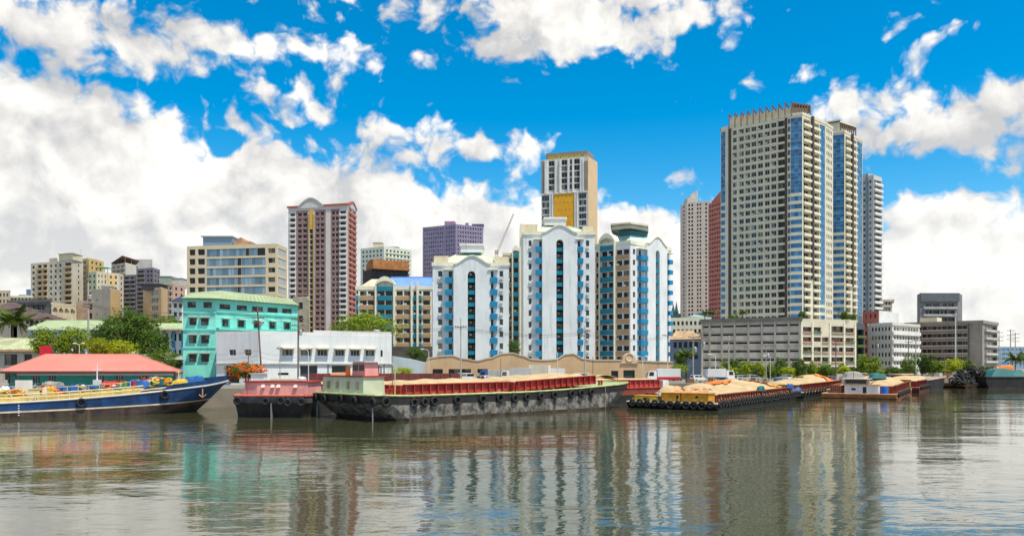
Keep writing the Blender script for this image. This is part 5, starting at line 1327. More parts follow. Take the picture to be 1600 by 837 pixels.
for px, yt, yb, w_, D, kd, lab in ((1146,560,586,28,196,'mid','mid green tree at the left end of the row before the grey garage'),(1165,563,586,24,198,'bright','bright tree second from the left before the grey garage'),
    (1184,567,588,24,196,'lime','yellowish lime tree before the middle of the grey garage'),(1203,568,588,20,200,'bright','small bright tree before the grey garage, beside the short street lamp'),(1219,560,586,26,206,'dark','dark tree before the right part of the grey garage'),
    (1233,572,589,20,196,'lime','low lime tree just left of the darkest quay tree'),(1250,562,589,28,198,'dark','dark dense tree below the corner of the grey garage'),(1268,566,587,24,200,'bright','bright tree below the left end of the cream podium wing'),
    (1291,568,586,22,212,'mid','thin mid green tree below the middle of the cream podium wing'),(1318,570,587,22,205,'lime','lime tree below the right end of the cream podium wing'),(1360,557,587,44,222,'bright','broad bright tree below the white corner office'),
    (1419,556,584,30,236,'mid','round mid green tree below the right end of the white corner office'),(1446,553,583,32,242,'dark','tall dark green tree before the concrete building'),(1466,562,583,24,246,'bright','small bright tree between the dark tree and the yellow one'),
    (1488,561,582,34,252,'lime','lime tree before the concrete building'),(1510,562,580,30,256,'yellow','tree with yellow blossom before the concrete building'),(1335,573,588,20,214,'dark','low dark tree left of the broad bright one'),(1398,572,588,24,232,'mid','low mid green tree below the white corner office')):
    tree(lab, px, yt, yb, w_, D, kd, group=GR, dens=.8, leaf=.075)
for px, yt, yb, w_, D, lab in ((1253,486,500,16,271.5,'planted bush on the podium roof at the tall tower corner'),(1318,486,499,20,280,'planted bush on the podium roof below the second glass tower'),(1332,490,500,18,282,'low planted bush at the right end of the podium roof'),(1146,491,503,18,284,'planted bush on the garage roof below the cream facade')):
    tree(lab, px, yt, yb, w_, D+3, 'mid', 'shrub', 'shrub', 'planting on the podium roof', z0=Z(yb+1,D+3), dens=.6, leaf=.09)

RS = random.Random(77)
for k in range(34):
    px = 1128+k*12.5+RS.uniform(-3,3); kd = RS.choice(['bright','mid','lime','dark','mid']); D = 186+max(0,px-1128)*.185
    tree({'bright':'low bright green shrub','mid':'low green shrub','lime':'low lime shrub','dark':'low dark shrub'}[kd]+' in the planted strip along the quay, before the garage and offices', px, RS.uniform(570,577), 592, RS.uniform(13,24), D, kd, 'shrub', 'shrub', kd+' shrubs of the planted quay strip', dens=.45, leaf=.1)
# palms
FRONDM = leafmat('palm_frond', (.10,.15,.025), .35, .3)
def frond(L, droop, seed):
    r = random.Random(seed); mb = MB(); n = 12; pts = []
    for k in range(n+1):
        s = k/n; pts.append(Vector((L*s*(1-.18*s*droop), 0, L*(.38*s-droop*.62*s*s))))
    for a, b in zip(pts, pts[1:]): mb.tube(a, b, .035, .03, 4)
    for k in range(1, n*2):
        s = k/(n*2); p = pts[min(n,int(s*n))].lerp(pts[min(n,int(s*n)+1)], s*n-int(s*n)); l = L*.3*sin(pi*min(1,s*.86+.12))
        for sd in (-1,1):
            q = p+Vector((l*.55, sd*l*.75, -l*.45+r.uniform(-.1,.1))); m_ = p.lerp(q,.5)+Vector((0,0,l*.08)); wv_ = Vector((.09*L/3,0,.02))
            mb.poly([p-wv_, p+wv_, m_+wv_, m_-wv_]); mb.poly([m_-wv_, m_+wv_, q])
    return mb
FR_ = [frond(1.0*3.2, d, i).mesh('frond', [FRONDM]) for i, d in enumerate((.5,.8,1.1,1.5))]
def palm(label, px, yc, D, L=3.2, z0=STREET, n=18, group=None):
    x = X(px,D); zc = Z(yc,D); t = T('palm_tree', label, 'palm tree', (x,D,z0), group); h = zc-z0; mb = MB()
    for k in range(6): mb.tube((sin(k*.3)*.1*k/3,0,h*k/6), (sin((k+1)*.3)*.1*(k+1)/3,0,h*(k+1)/6), .2-.015*k, .185-.015*k, 7)
    link('trunk', mb.mesh('trunk', [BARK]), (0,0,0), 0, t.o)
    for k in range(n):
        o = link('frond', FR_[k % 4], (sin(1.8)*.2,0,h), 2.4*k+R.uniform(-.2,.2), t.o); s = L/3.2*R.uniform(.85,1.1); o.scale = (s,s,s); o.rotation_euler[1] = -.35+.12*(k % 4)-(.5 if k < 5 else 0)
    return t
palm('tall coconut palm in front of the pagoda at the left edge', 19, 503, 180, 5.4, n=22)
palm('palm at the far right behind the dark cargo barge', 1586, 562, 255, 4.2, group='palms at the far right'); palm('second palm, right of the first, cut off by the right edge', 1604, 563, 258, 4.2, group='palms at the far right')
palm('dark palm below the grey-blue house', 1072, 556, 186, 3.0)
for px, D, lab in ((1101,291,'palm at the left end of the garage roof'),(1112,290,'second palm from the left on the garage roof'),(1160,285,'small palm on the garage roof below the cream facade')): palm(lab, px, 490, D+2, 2.6, Z(503,D+2), 12, 'palms on the garage roof')
# ------------------------------------------------------------------ poles, lamps, wires
WOOD = mat('weathered_wood_pole', (.2,.15,.11), .95, .2, .8, .3); CPOLE = mat('concrete_pole', (.42,.4,.36), .9, .1, .6, .3); LAMPW = mat('pale_lamp_paint', (.62,.63,.6), .5, .05)
def utility(label, px, ytop, D, lean=0.0, mats=None, arms=(.6,2.0), r=.16, gear=True, group='utility poles along the quay', z0=STREET, armw=1.1):
    x = X(px,D); zt = Z(ytop,D); h = zt-z0; t = T('utility_pole', label, 'utility pole', (x+lean,D,z0), group); tip = Vector((x,D,zt)); base = Vector((x+lean,D,z0-.2))
    t.part('pole', MB().tube(base, tip, r, r*.65, 8), mats or WOOD); ax = lambda d: tip.lerp(base, d/h)
    for d in arms:
        p = ax(d); mb = MB(); mb.box(p.x-armw,p.x+armw,D-.22,D-.1,p.z-.07,p.z+.07)
        for k in (-.9,-.5,.5,.9): mb.lathe((p.x+k*armw,D-.16,p.z+.07), [(.05,0),(.09,.08),(.05,.2),(.01,.24)], 6)
        t.part('cross_arm', mb, WOOD)
    if gear:
        p = ax(3.0); t.part('transformer', MB().lathe((p.x+.45,D-.1,p.z-.5), [(.01,0),(.27,0),(.3,.1),(.3,.85),(.15,1.0),(.01,1.02)], 10), STEEL)
    return t, tip
def wire(pts, label, sag=.8, r=.022, group=None):
    mb = MB(); all_ = []
    for a, b in zip(pts, pts[1:]):
        a, b = Vector(a), Vector(b); n = 10
        all_ += [a.lerp(b,k/n)-Vector((0,0,sag*4*(k/n)*(1-k/n))) for k in range(n)]
    all_.append(Vector(pts[-1])); mb.path(all_, r, 4)
    return one('power_line', mb, mat('black_cable', (.03,.03,.03), .6), label, 'cable', group, loc=all_[0])
def lamp(label, px, ytop, D, reach=1.6, group='street lamps along the quay', z0=STREET, both=False):
    x = X(px,D); zt = Z(ytop,D); t = T('street_lamp', label, 'street lamp', (x,D,z0), group); mb = MB(); mb.tube((x,D,z0-.1),(x,D,zt-.5),.09,.06,8); pts = [Vector((x-reach*(1-cos(a)),D,zt-.5+.5*sin(a))) for a in [k*pi/2/6 for k in range(7)]]
    mb.path(pts, .045, 6); 
    if both: mb.path([Vector((2*x-p.x,D,p.z)) for p in pts], .045, 6)
    t.part('post', mb, LAMPW)
    for s in ((-1,1) if both else (-1,)):
        e = x+s*reach; m_ = MB(); m_.hexa([(e-.45,D-.14,zt-.1),(e+.25,D-.14,zt-.1),(e+.25,D+.14,zt-.1),(e-.45,D+.14,zt-.1),(e-.3,D-.1,zt+.1),(e+.2,D-.1,zt+.1),(e+.2,D+.1,zt+.1),(e-.3,D+.1,zt+.1)]); t.part('lamp_head', m_, LAMPW)
    return t
u1 = utility('leaning wooden utility pole with crossarms before the warehouse corner', 402, 478, 143, .9, r=.19, arms=(1.0,2.1,3.0))[1]
u2 = utility('straight utility pole with crossarms before the middle of the warehouse', 466, 492, 141, 0, r=.19, arms=(.8,1.8,2.6))[1]
utility('thin steel pole between the two wooden poles', 437.5, 540, 139, 0, STEEL, (.5,), .09, False, armw=.5); utility('short dark pole rising from the orange flame tree', 388, 545, 137, 0, WOOD, (.6,), .12, False, armw=.6)
u0 = utility('tall grey concrete pole behind the red roof', 138, 441, 165, 0, CPOLE, (4.4,5.0), .24, True)[1]
u3 = utility('pale utility pole before the lower white tower', 720, 497, 150, 0, CPOLE, (1.6,), .15, False)[1]
u4 = utility('pale utility pole before the right edge of the tallest white tower', 914, 509, 160, 0, CPOLE, (1.0,2.0), .15, True)[1]
utility('thin black pole before the tan wall left of the trailers', 782.5, 560, 165, 0, WOOD, (), .08, False); utility('thin black pole before the tan wall right of the tallest white tower', 926.5, 557, 166, 0, WOOD, (), .09, False)
u5 = utility('slim pole at the right edge of the white complex', 1043, 520, 166, 0, CPOLE, (.5,), .13, False)[1]
utility('utility pole with boxes left of the grey garage', 1083, 523, 172, 0, CPOLE, (.5,1.4), .14, True); u6 = utility('thick cluttered utility pole at the left edge of the grey garage', 1096.5, 516, 176, 0, CPOLE, (.6,1.5,2.4), .2, True)[1]
u7 = utility('tall pale pole before the grey garage', 1138.5, 524, 184, 0, CPOLE, (1.2,), .2, False)[1]
u8 = utility('grey pole before the right half of the grey garage', 1197, 536, 196, 0, CPOLE, (.6,1.5), .16, True)[1]; u9 = utility('dark pole before the cream podium wing', 1306, 528, 214, 0, WOOD, (.5,1.6), .17, True)[1]
u10 = utility('dark utility pole left of the white corner office', 1369, 524, 228, 0, WOOD, (.5,1.6), .16, True)[1]; utility('slim dark pole before the white corner office', 1392, 540, 232, 0, WOOD, (.5,), .12, False)
u11 = utility('dark pole at the right edge of the white corner office', 1419.5, 526, 236, 0, WOOD, (.5,1.5), .17, False)[1]; utility('pale pole just left of the dark green quay tree', 1431, 530, 238, 0, CPOLE, (.4,), .2, False); utility('leaning dark pole before the concrete building', 1474, 538, 244, .8, WOOD, (), .14, False)
u12 = utility('tall pale mast before the concrete building', 1493, 490, 262, 0, LAMPW, (.5,), .26, False)[1]
GP = 'tall line poles at the far right'
v1 = utility('tall line pole right of the concrete building', 1561, 517, 300, 0, CPOLE, (.6,2.2,3.6), .22, False, GP, armw=1.5)[1]; v2 = utility('tallest line pole near the right edge', 1579, 514, 310, 0, CPOLE, (.6,2.4,4.0), .26, False, GP, armw=1.5)[1]; v3 = utility('line pole beside the tallest one near the right edge', 1586.5, 519, 318, 0, CPOLE, (.6,2.2,3.6), .24, False, GP, armw=1.5)[1]
lamp('curved white street lamp before the left end of the tan wall', 670, 545, 158, 1.2); lamp('white street lamp before the tallest white tower', 871, 547, 164, 1.4); lamp('white street lamp before the arched gate of the tan wall', 1004, 556, 168, 1.0, both=True)
lamp('grey curved street lamp before the left half of the garage', 1118, 553, 178, 1.3); lamp('short curved street lamp before the right half of the garage', 1203.5, 555, 192, 1.2); lamp('white street lamp standing behind the red roof', 124, 536, 150, .8, both=True); lamp('slim street lamp before the red-brown fence', 482, 545, 139, .9)
o3 = lambda p, dz, dx=0: (p.x+dx, p.y-.16, p.z-dz)
GWI = 'power lines along the quay'
for k, (dz, dx) in enumerate(((.8,-.9),(.8,.9),(1.9,-.9),(1.9,.9))):
    wire([o3(u0,4.3+dz*.3,dx), o3(u1,dz+.2,dx), o3(u2,dz,dx), o3(u3,1.5+dz*.2,dx), o3(u4,.9+dz*.4,dx), o3(u5,.4+dz*.3,dx)], 'thin black power line strung between the quay poles', 1.0, .02, GWI)
for k, (dz, dx) in enumerate(((.4,-.9),(.5,.9),(1.6,.8))):
    wire([o3(u5,.4+dz*.3,dx), o3(u6,dz+.1,dx), o3(u7,1.2,dx), o3(u8,dz,dx), o3(u9,dz,dx), o3(u10,dz,dx), o3(u11,dz,dx), o3(v1,dz+1,dx), o3(v2,dz+.6,dx)], 'thin black power line strung between the garage poles', .9, .022, GWI)
wire([(X(-60,160),160,Z(462,160)), o3(u0,4.6), (X(300,200),200,Z(492,200))], 'black cable from the tall grey pole towards the turquoise building', 1.2, .03)
for y0, y1 in ((548,549),(556,560),(563,570)): wire([(X(290,160),160,Z(y0,160)), o3(u1,(y0-478)*.114), o3(u2,(y0-490)*.11)], 'slack cable drooping across the warehouse front', .7, .02, 'cables across the warehouse front')

# ------------------------------------------------------------------ vehicles
RUB = mat('tyre_rubber', (.022,.022,.023), .85, .15, 2); CARW = mat('white_car_paint', (.72,.73,.74), .3, .03, .5, 0, .5); CARS = mat('silver_car_paint', (.4,.41,.42), .3, .03, .5, 0, .5); CARR = mat('red_truck_paint', (.45,.03,.03), .4, .05); TBLUE = mat('truck_blue_paint', (.02,.13,.5), .4, .05)
CHROME = mat('wheel_rim', (.45,.45,.46), .35, .05, 1, 0, .5, .7); LENS = mat('headlamp_glass', (.75,.75,.7), .1, 0); TAIL = mat('tail_lamp', (.4,.01,.01), .3, 0)
def wheel(t, x, y, r=.33, w_=.22):
    o = t.part('wheel', MB(), RUB); p = o
    a = MB(); a.lathe((x,y,r), [(r*.62,-w_/2),(r*.95,-w_/2),(r,-w_/4),(r,w_/4),(r*.95,w_/2),(r*.62,w_/2)], 16, axis='y'); t.part('tyre', a, RUB, parent=p)
    b = MB(); b.lathe((x,y,r), [(.01,-w_*.35),(r*.3,-w_*.42),(r*.64,-w_*.46),(r*.64,w_*.46),(r*.3,w_*.42),(.01,w_*.35)], 12, axis='y'); t.part('rim', b, CHROME, parent=p)
def car(name, label, paint, L=4.3, W=1.75, H=1.5, van=False, group=None):
    """Built nose towards +x at the origin."""
    t = T(name, label, 'van' if van else 'car', (0,0,0), group); h = H; y = W/2
    low = [(-L/2,.3),(-L/2+.02,.75),(-L/2+.1,h*.62),(L*.12,h*.62),(L*.44,h*.5),(L/2-.02,h*.42),(L/2,.3)]
    top = [(-L/2+.12,h*.62),(-L/2+(.1 if van else .35),h*.97),(-L/2+.6,h),(L*.02 if not van else L*.2,h),(L*(.17 if not van else .34),h*.62)]
    mb = MB(); F = Fr((-10,-y),(10,-y),0); mb.ext(F, [(10+a,b) for a,b in low][::-1][::-1], -W, 0); t.part('body', mb, paint)
    mb = MB(); F2 = Fr((-10,-y+.12),(10,-y+.12),0); mb.ext(F2, [(10+a,b-(.04 if b < h*.9 else 0)) for a,b in top][::-1], -(W-.24), 0); t.part('cabin', mb, paint)
    for s in (-1,1):
        yy = s*(y-.115); q = MB(); x0, x1 = -L/2+.45, L*.08 if not van else L*.26
        for a, b in ((x0,(x0+x1)/2-.05),((x0+x1)/2+.05,x1)): q.poly([(a,yy,h*.66),(b+.1,yy,h*.66),(b,yy,h*.92),(a+.08,yy,h*.92)][::s])
        t.part('side_window', q, GLD)
        t.part('headlight', MB().box(L/2-.12,L/2+.015,s*(y-.3)-.15,s*(y-.3)+.15,h*.34,h*.42), LENS); t.part('tail_light', MB().box(-L/2-.015,-L/2+.1,s*(y-.2)-.1,s*(y-.2)+.1,h*.45,h*.58), TAIL)
    xa, xb = (L*.17, L*.02) if not van else (L*.34, L*.2)
    t.part('windscreen', MB().poly([(xa+.01,-y+.2,h*.65),(xa+.01,y-.2,h*.65),(xb+.03,y-.25,h*.95),(xb+.03,-y+.25,h*.95)]), GLD)
    t.part('rear_window', MB().poly([(-L/2+.11,y-.25,h*.66),(-L/2+.11,-y+.25,h*.66),(-L/2+.3 if not van else -L/2+.08,-y+.28,h*.93),(-L/2+.3 if not van else -L/2+.08,y-.28,h*.93)]), GLD)
    for a in (-L*.3,L*.31):
        for s in (-1,1): wheel(t, a, s*(y-.09))
    return t
def truck(name, label, cabm, boxm, L=7.5, Wd=2.4, H=3.2, group=None, cat='truck', base=None):
    t = T(name, label, cat, (0,0,0), group); y = Wd/2; c = L/2
    F = Fr((-20,-y),(20,-y),0); mb = MB(); mb.ext(F, [(20+c-1.9,.55),(20+c,.55),(20+c,1.5),(20+c-.35,2.5),(20+c-1.9,2.55)], -Wd, 0); t.part('cab', mb, cabm)
    t.part('windscreen', MB().poly([(c+.012,-y+.15,1.5),(c+.012,y-.15,1.5),(c-.33,y-.2,2.42),(c-.33,-y+.2,2.42)]), GLD)
    for s in (-1,1):
        q = MB(); q.poly([(c-1.3,s*(y+.012),1.5),(c-.25,s*(y+.012),1.5),(c-.45,s*(y+.012),2.3),(c-1.3,s*(y+.012),2.3)][::s]); t.part('side_window', q, GLD); t.part('headlight', MB().box(c-.05,c+.02,s*(y-.35)-.15,s*(y-.35)+.15,.75,.95), LENS)
    mb = MB(); mb.box(-c,c-2.05,-y,y,1.05,H); n = 9
    for k in range(n): 
        for s in (-1,1): mb.box(-c+(L-2.05)*k/n+.05,-c+(L-2.05)*k/n+.14,s*(y+.025)-.02,s*(y+.025)+.02,1.1,H-.05)
    t.part('cargo_box', mb, boxm); t.part('chassis', MB().box(-c,c-.3,-.5,.5,.6,1.03), base or DGREY)
    if base: t.part('skirt', MB().box(-c+.1,c-2.1,-y-.06,y+.06,.7,1.3), base)
    for a in (-c+.9,-c+2.0,c-1.1):
        for s in (-1,1): wheel(t, a, s*(y-.16), .48, .3)
    return t
def put(t, px, D, rz, z=STREET+.008): t.o.location = (X(px,D),D,z); t.o.rotation_euler = (0,0,rz); return t
def again(t, px, D, rz, label, group=None):
    r = t.copy((X(px,D),D,STREET+.008), rz, label); return r
CG = 'white cars along the quay road'
c0 = put(car('parked_car', 'white hatchback parked right of the small white box van, before the tan wall', CARW, 4.0, 1.7, 1.55, group=CG), 751, 168, 2.5)
again(c0, 1092, 176, .4, 'white hatchback parked below the thick cluttered pole'); again(c0, 1352, 212, .2, 'white hatchback half hidden by the broad bright quay tree')
s0 = put(car('parked_car', 'silver car on the quay below the left part of the garage', CARS, 4.4, 1.75, 1.45, group='silver cars along the quay road'), 1162, 184, .2)
again(s0, 1180, 187, .25, 'silver car right behind the other silver car below the garage'); again(s0, 1224, 192, 2.9, 'silver car below the right part of the garage')
v0 = put(car('minivan', 'green and white minivan before the tan wall, left of its gate', CARW, 4.6, 1.8, 2.0, True), 905, 172, 3.0)
v4 = put(car('box_van', 'small white box van before the red-brown fence', CARW, 4.4, 1.8, 2.1, True), 731, 166, .1)
TG = 'trucks and trailers before the tan wall'
put(truck('box_truck', 'grey box truck with a long plain body before the tan wall', CARW, mat('grey_box_body', (.5,.51,.5), .6, .06, .3, .3), 6.5, 2.4, 3.1, TG), 806, 170, pi)
put(truck('box_truck', 'cream tall box truck in the middle of the parked trucks', CARW, mat('cream_box_body', (.72,.67,.55), .6, .06, .3, .2), 6.2, 2.4, 3.7, TG), 836, 171, 2.9)
put(truck('box_truck', 'pale grey box truck at the right end of the parked trucks', CARW, CARW, 5.6, 2.4, 3.0, TG), 862, 172, pi)
put(truck('box_truck', 'truck with a bright blue cab half behind the white hatchback', TBLUE, LGREYC, 6.5, 2.3, 2.7, TG), 772, 173, pi)
put(truck('cargo_truck', 'white truck with a red skirt and chassis, right of the arched gate', CARW, CARW, 6.8, 2.4, 3.0, TG, base=CARR), 1036, 166, pi)
put(truck('box_truck', 'white box truck parked below the left end of the garage', CARW, mat('white_box_body', (.66,.67,.67), .6, .06, .3, .35), 6.2, 2.3, 2.9, TG), 1124, 178, .1)
# small white hut and odds and ends on the bank
t = T('guard_hut', 'small white hut with two dark openings under the flame tree', 'hut', (X(402,134.5),134.5,STREET)); F = Fr(PX(392,134),PX(412,134),STREET); mb = MB(); facade(mb, F, 0, 2.3, [(.3,.75,.9,1.7,.3),(1.3,1.75,.9,1.7,.3)]); mb.box(F.a.x,F.a.x+F.L,134.01,136,0+STREET,STREET+2.29); t.part('wall', mb, WHITE); t.part('roof', MB().box(F.a.x-.2,F.a.x+F.L+.2,133.8,136.2,STREET+2.3,STREET+2.42), LGREYC)
for a in (.3,1.3): t.part('window', MB().poly([F.p(a,.9,-.28),F.p(a+.45,.9,-.28),F.p(a+.45,1.7,-.28),F.p(a,1.7,-.28)]), DARKIN)
m = MB(); m.lathe((X(472,140),140,STREET), [(.01,0),(.7,0),(.75,.1),(.75,1.5),(.5,1.75),(.01,1.8)], 14); one('water_tank', m, CARW, 'white plastic water tank standing before the red-brown fence', 'tank')
RJ = random.Random(5)
JM = [mat('junk_rust', (.22,.11,.06), .9, .3, 1), mat('junk_grey', (.3,.29,.27), .9, .3, 1), mat('junk_wood', (.3,.22,.14), .9, .3, 1), mat('junk_blue', (.05,.12,.3), .8, .2, 1), mat('junk_white', (.6,.6,.57), .8, .2, 1)]
def crate(x, y, z, s, k, label, group):
    mb = MB(); a = RJ.uniform(0,3); w_, d, h = s*RJ.uniform(.8,1.3), s*RJ.uniform(.7,1), s*RJ.uniform(.5,.9)
    for i in range(4): mb.box(-w_/2,w_/2,-d/2,d/2,h*i/4+.01,h*(i+1)/4-.02)
    for sx in (-1,1):
        for sy in (-1,1): mb.box(sx*w_/2-.05,sx*w_/2+.05,sy*d/2-.05,sy*d/2+.05,0,h+.03)
    M = Matrix.Translation((x,y,z)) @ Matrix.Rotation(a,4,'Z'); mb.v = [tuple(M @ Vector(p)) for p in mb.v]
    return one('crate', mb, JM[k], label, 'crate', group, loc=(x,y,z))
for k in range(26):
    px = 338+k*1.6 if k < 10 else 1080+(k-10)*17; D = 131 if k < 10 else 158+max(0,(px-1100))*.16
    q = offs(bank_pts, 2.6); crate(X(px,D+3), D+3+RJ.uniform(0,1.5), STREET+.13, RJ.uniform(.7,1.3), k % 5, 'weathered crate on the quay edge beside the blue ship' if k < 10 else 'weathered crate on the quay edge before the garage', 'crates beside the blue ship' if k < 10 else 'crates before the garage')
# ------------------------------------------------------------------ boats and barges
BLACKH = mat('black_hull_paint', (.022,.022,.024), .6, .3, .5, .3, dirt=(.12,.08,.05)); RUSTB = mat('rusty_black_hull', (.045,.035,.03), .8, .5, .6, .5, dirt=(.25,.13,.06))
WEATH = mat('scuffed_grey_hull', (.15,.142,.128), .85, .75, 1.3, .75, dirt=(.05,.05,.055)); BLUEH = mat('deep_blue_hull_paint', (.007,.04,.125), .6, .45, .5, .35, dirt=(.08,.07,.07))
REDC = mat('red_coaming_paint', (.38,.035,.03), .6, .2, .6, .3); REDBR = mat('red_brown_coaming', (.25,.06,.035), .75, .25, .6, .4); PALEG = mat('pale_green_cabin', (.52,.56,.42), .7, .1, .5, .35, dirt=(.3,.16,.08))
DECKG = mat('green_deck_paint', (.3,.4,.2), .7, .15, .5, .4); DECKR = mat('rusty_deck', (.3,.14,.08), .85, .3, .7, .4); DECKS = mat('grey_deck', (.3,.28,.25), .85, .25, .7, .4); PINKC = mat('pink_cabin_paint', (.68,.32,.3), .7, .12, .5, .35)
YELC = mat('yellow_cabin_paint', (.62,.29,.02), .65, .2, .6, .35, dirt=(.3,.14,.04)); ORHULL = mat('orange_rust_hull', (.4,.15,.05), .8, .35, .7, .4); CREAMP = mat('cream_rail_paint', (.66,.56,.32), .6, .15, 1, .3); WHITEC = mat('white_cabin_paint', (.7,.7,.68), .6, .08, .5, .4)
SAND = mat('river_sand', (.45,.35,.205), 1.0, .14, .6, 0, 0, 0, .35); ROPE = mat('hemp_rope', (.42,.33,.2), .95, .2, 3); TARPO = mat('orange_tarpaulin', (.75,.2,.03), .6, .15, .8); TARPB = mat('blue_tarpaulin', (.015,.1,.4), .5, .15, .8)
class Boat:
    def __init__(s, name, label, cat, B, u, group=None):
        L = hypot(*u); s.u = Vector((u[0]/L,u[1]/L)); s.n = Vector((-s.u.y,s.u.x)); s.B = Vector(B); s.t = T(name, label, cat, (B[0],B[1],0), group); s.ang = atan2(s.u.y,s.u.x)
        s.F = Fr(B, (B[0]+s.u.x, B[1]+s.u.y), 0)
    def g(s, x, n, z): q = s.B+s.u*x+s.n*n; return Vector((q.x,q.y,z))
    def box(s, mb, x0, x1, n0, n1, z0, z1, mi=0, dz=0.0, inset=0.0):
        g, i = s.g, inset
        return mb.hexa([g(x0,n0,z0),g(x1,n0,z0+dz),g(x1,n1,z0+dz),g(x0,n1,z0),g(x0+i,n0+i,z1),g(x1-i,n0+i,z1+dz),g(x1-i,n1-i,z1+dz),g(x0+i,n1-i,z1)], mi)
    def hull(s, rowz, hw, xs, mats, mis, deck, cap=True, nst=28, W=10.0, name='hull'):
        """rowz: z(s) for every row from the bottom up; hw: half-width factor(s, row); xs: (start, end) of every row."""
        mb = MB(); st = [k/nst for k in range(nst+1)]; R_ = len(rowz); s.W = W; near = []; farr = []
        for r in range(R_):
            near.append([s.g(xs[r][0]+(xs[r][1]-xs[r][0])*q, W/2-W/2*hw(q,r), rowz[r](q)) for q in st]); farr.append([s.g(xs[r][0]+(xs[r][1]-xs[r][0])*q, W/2+W/2*hw(q,r), rowz[r](q)) for q in st])
        for r in range(R_-1):
            for k in range(nst):
                mb.poly([near[r][k],near[r][k+1],near[r+1][k+1],near[r+1][k]], mis[r]); mb.poly([farr[r][k+1],farr[r][k],farr[r+1][k],farr[r+1][k+1]], mis[r])
            mb.poly([farr[r][0],near[r][0],near[r+1][0],farr[r+1][0]], mis[r] if len(mis) < R_ else mis[r]); mb.poly([near[r][nst],farr[r][nst],farr[r+1][nst],near[r+1][nst]], mis[r])
        s.t.part(name, mb, mats)
        d = MB()
        for k in range(nst): d.poly([p-Vector((0,0,.03)) for p in (near[-1][k],near[-1][k+1],farr[-1][k+1],farr[-1][k])])
        s.t.part('deck', d, deck)
        s.near, s.far, s.st = near, farr, st
    def rim(s, mats, h=.14, w_=.14, name='rubbing_strake'):
        mb = MB()
        for ln in (s.near[-1], s.far[-1]): 
            for a, b in zip(ln, ln[1:]): mb.tube(a, b, w_, w_, 5, cap=False)
        mb.tube(s.near[-1][0], s.far[-1][0], w_, w_, 5); mb.tube(s.near[-1][-1], s.far[-1][-1], w_, w_, 5); s.t.part(name, mb, mats)
    def coaming(s, x0, x1, n0, n1, z, h, mats, step=1.6, dz=0.0, rib=.22):
        mb = MB(); th = .12
        s.box(mb, x0, x1, n0, n0+th, z, z+h, 0, dz); s.box(mb, x0, x1, n1-th, n1, z, z+h, 0, dz); s.box(mb, x0, x0+th, n0+th+.003, n1-th-.003, z, z+h-.003); s.box(mb, x1-th, x1, n0+th+.003, n1-th-.003, z+dz, z+h+dz-.003)
        s.t.part('coaming', mb, mats)
        q = MB(); k = x0+.1
        while k < x1:
            d = dz*(k-x0)/(x1-x0); s.box(q, k, k+.14, n0-rib, n0-.003, z+d, z+h*.97+d); s.box(q, k, k+.14, n1+.003, n1+rib, z+d, z+h*.97+d); k += step
        k = n0+.3
        while k < n1: s.box(q, x0-rib, x0-.003, k, k+.14, z, z+h*.97); k += step
        s.box(q, x0-.1, x1+.1, n0-rib-.05, n0+th, z+h+.003, z+h+.12, 0, dz); s.box(q, x0-.1, x1+.1, n1-th, n1+rib+.05, z+h+.003, z+h+.12, 0, dz)
        s.t.part('stanchion', q, mats)
    def sand(s, x0, x1, n0, n1, z, heaps, label, dz=0.0, edge=0.0, seed=1, nx=44, ny=16):
        r = random.Random(seed); mb = MB(); P_ = []; ph = [(r.uniform(0,6),r.uniform(0,6),r.uniform(.5,1.6),r.uniform(.5,1.6)) for _ in range(6)]
        for i in range(nx+1):
            row = []
            for j in range(ny+1):
                x = x0+(x1-x0)*i/nx; n = n0+(n1-n0)*j/ny; hgt = edge
                for (cx, cn, hh, sl) in heaps: 
                    d = hypot(x-cx, n-cn); c = hh-sqrt(d*d+.35)*sl+.59*sl; hgt = max(hgt, c) if abs(c-hgt) > .3 else max(hgt,c)+.15*(1-abs(c-hgt)/.3)**2
                e = min(1, min(i, nx-i)/2.5, min(j, ny-j)/1.8); wob = sum(sin(x*a+p)*sin(n*b+q) for p,q,a,b in ph)*.035
                hgt = (hgt+wob*2)*min(1,e+.15*0)+(0 if e >= 1 else 0); row.append(s.g(x,n,z+max(.02,hgt)+dz*(x-x0)/(x1-x0)))
            P_.append(row)
        for i in range(nx):
            for j in range(ny): mb.poly([P_[i][j],P_[i+1][j],P_[i+1][j+1],P_[i][j+1]])
        base = [P_[i][0] for i in range(nx+1)]+[P_[nx][j] for j in range(1,ny+1)]+[P_[i][ny] for i in range(nx-1,-1,-1)]+[P_[0][j] for j in range(ny-1,0,-1)]
        for a, b in zip(base, base[1:]+base[:1]): mb.poly([a-Vector((0,0,.6)), b-Vector((0,0,.6)), b, a])
        # share points so the surface shades smoothly
        s.surf = P_
        me = mb.mesh('sand_heap', [SAND], s.g((x0+x1)/2,(n0+n1)/2,z)); import bmesh
        bm = bmesh.new(); bm.from_mesh(me); bmesh.ops.remove_doubles(bm, verts=bm.verts, dist=.001)
        for f in bm.faces: f.smooth = True
        bm.to_mesh(me); bm.free()
        return props(link('sand_heap', me, s.g((x0+x1)/2,(n0+n1)/2,z)), label, 'sand heap', 'sand loaded on the barges')
TYRE = {}
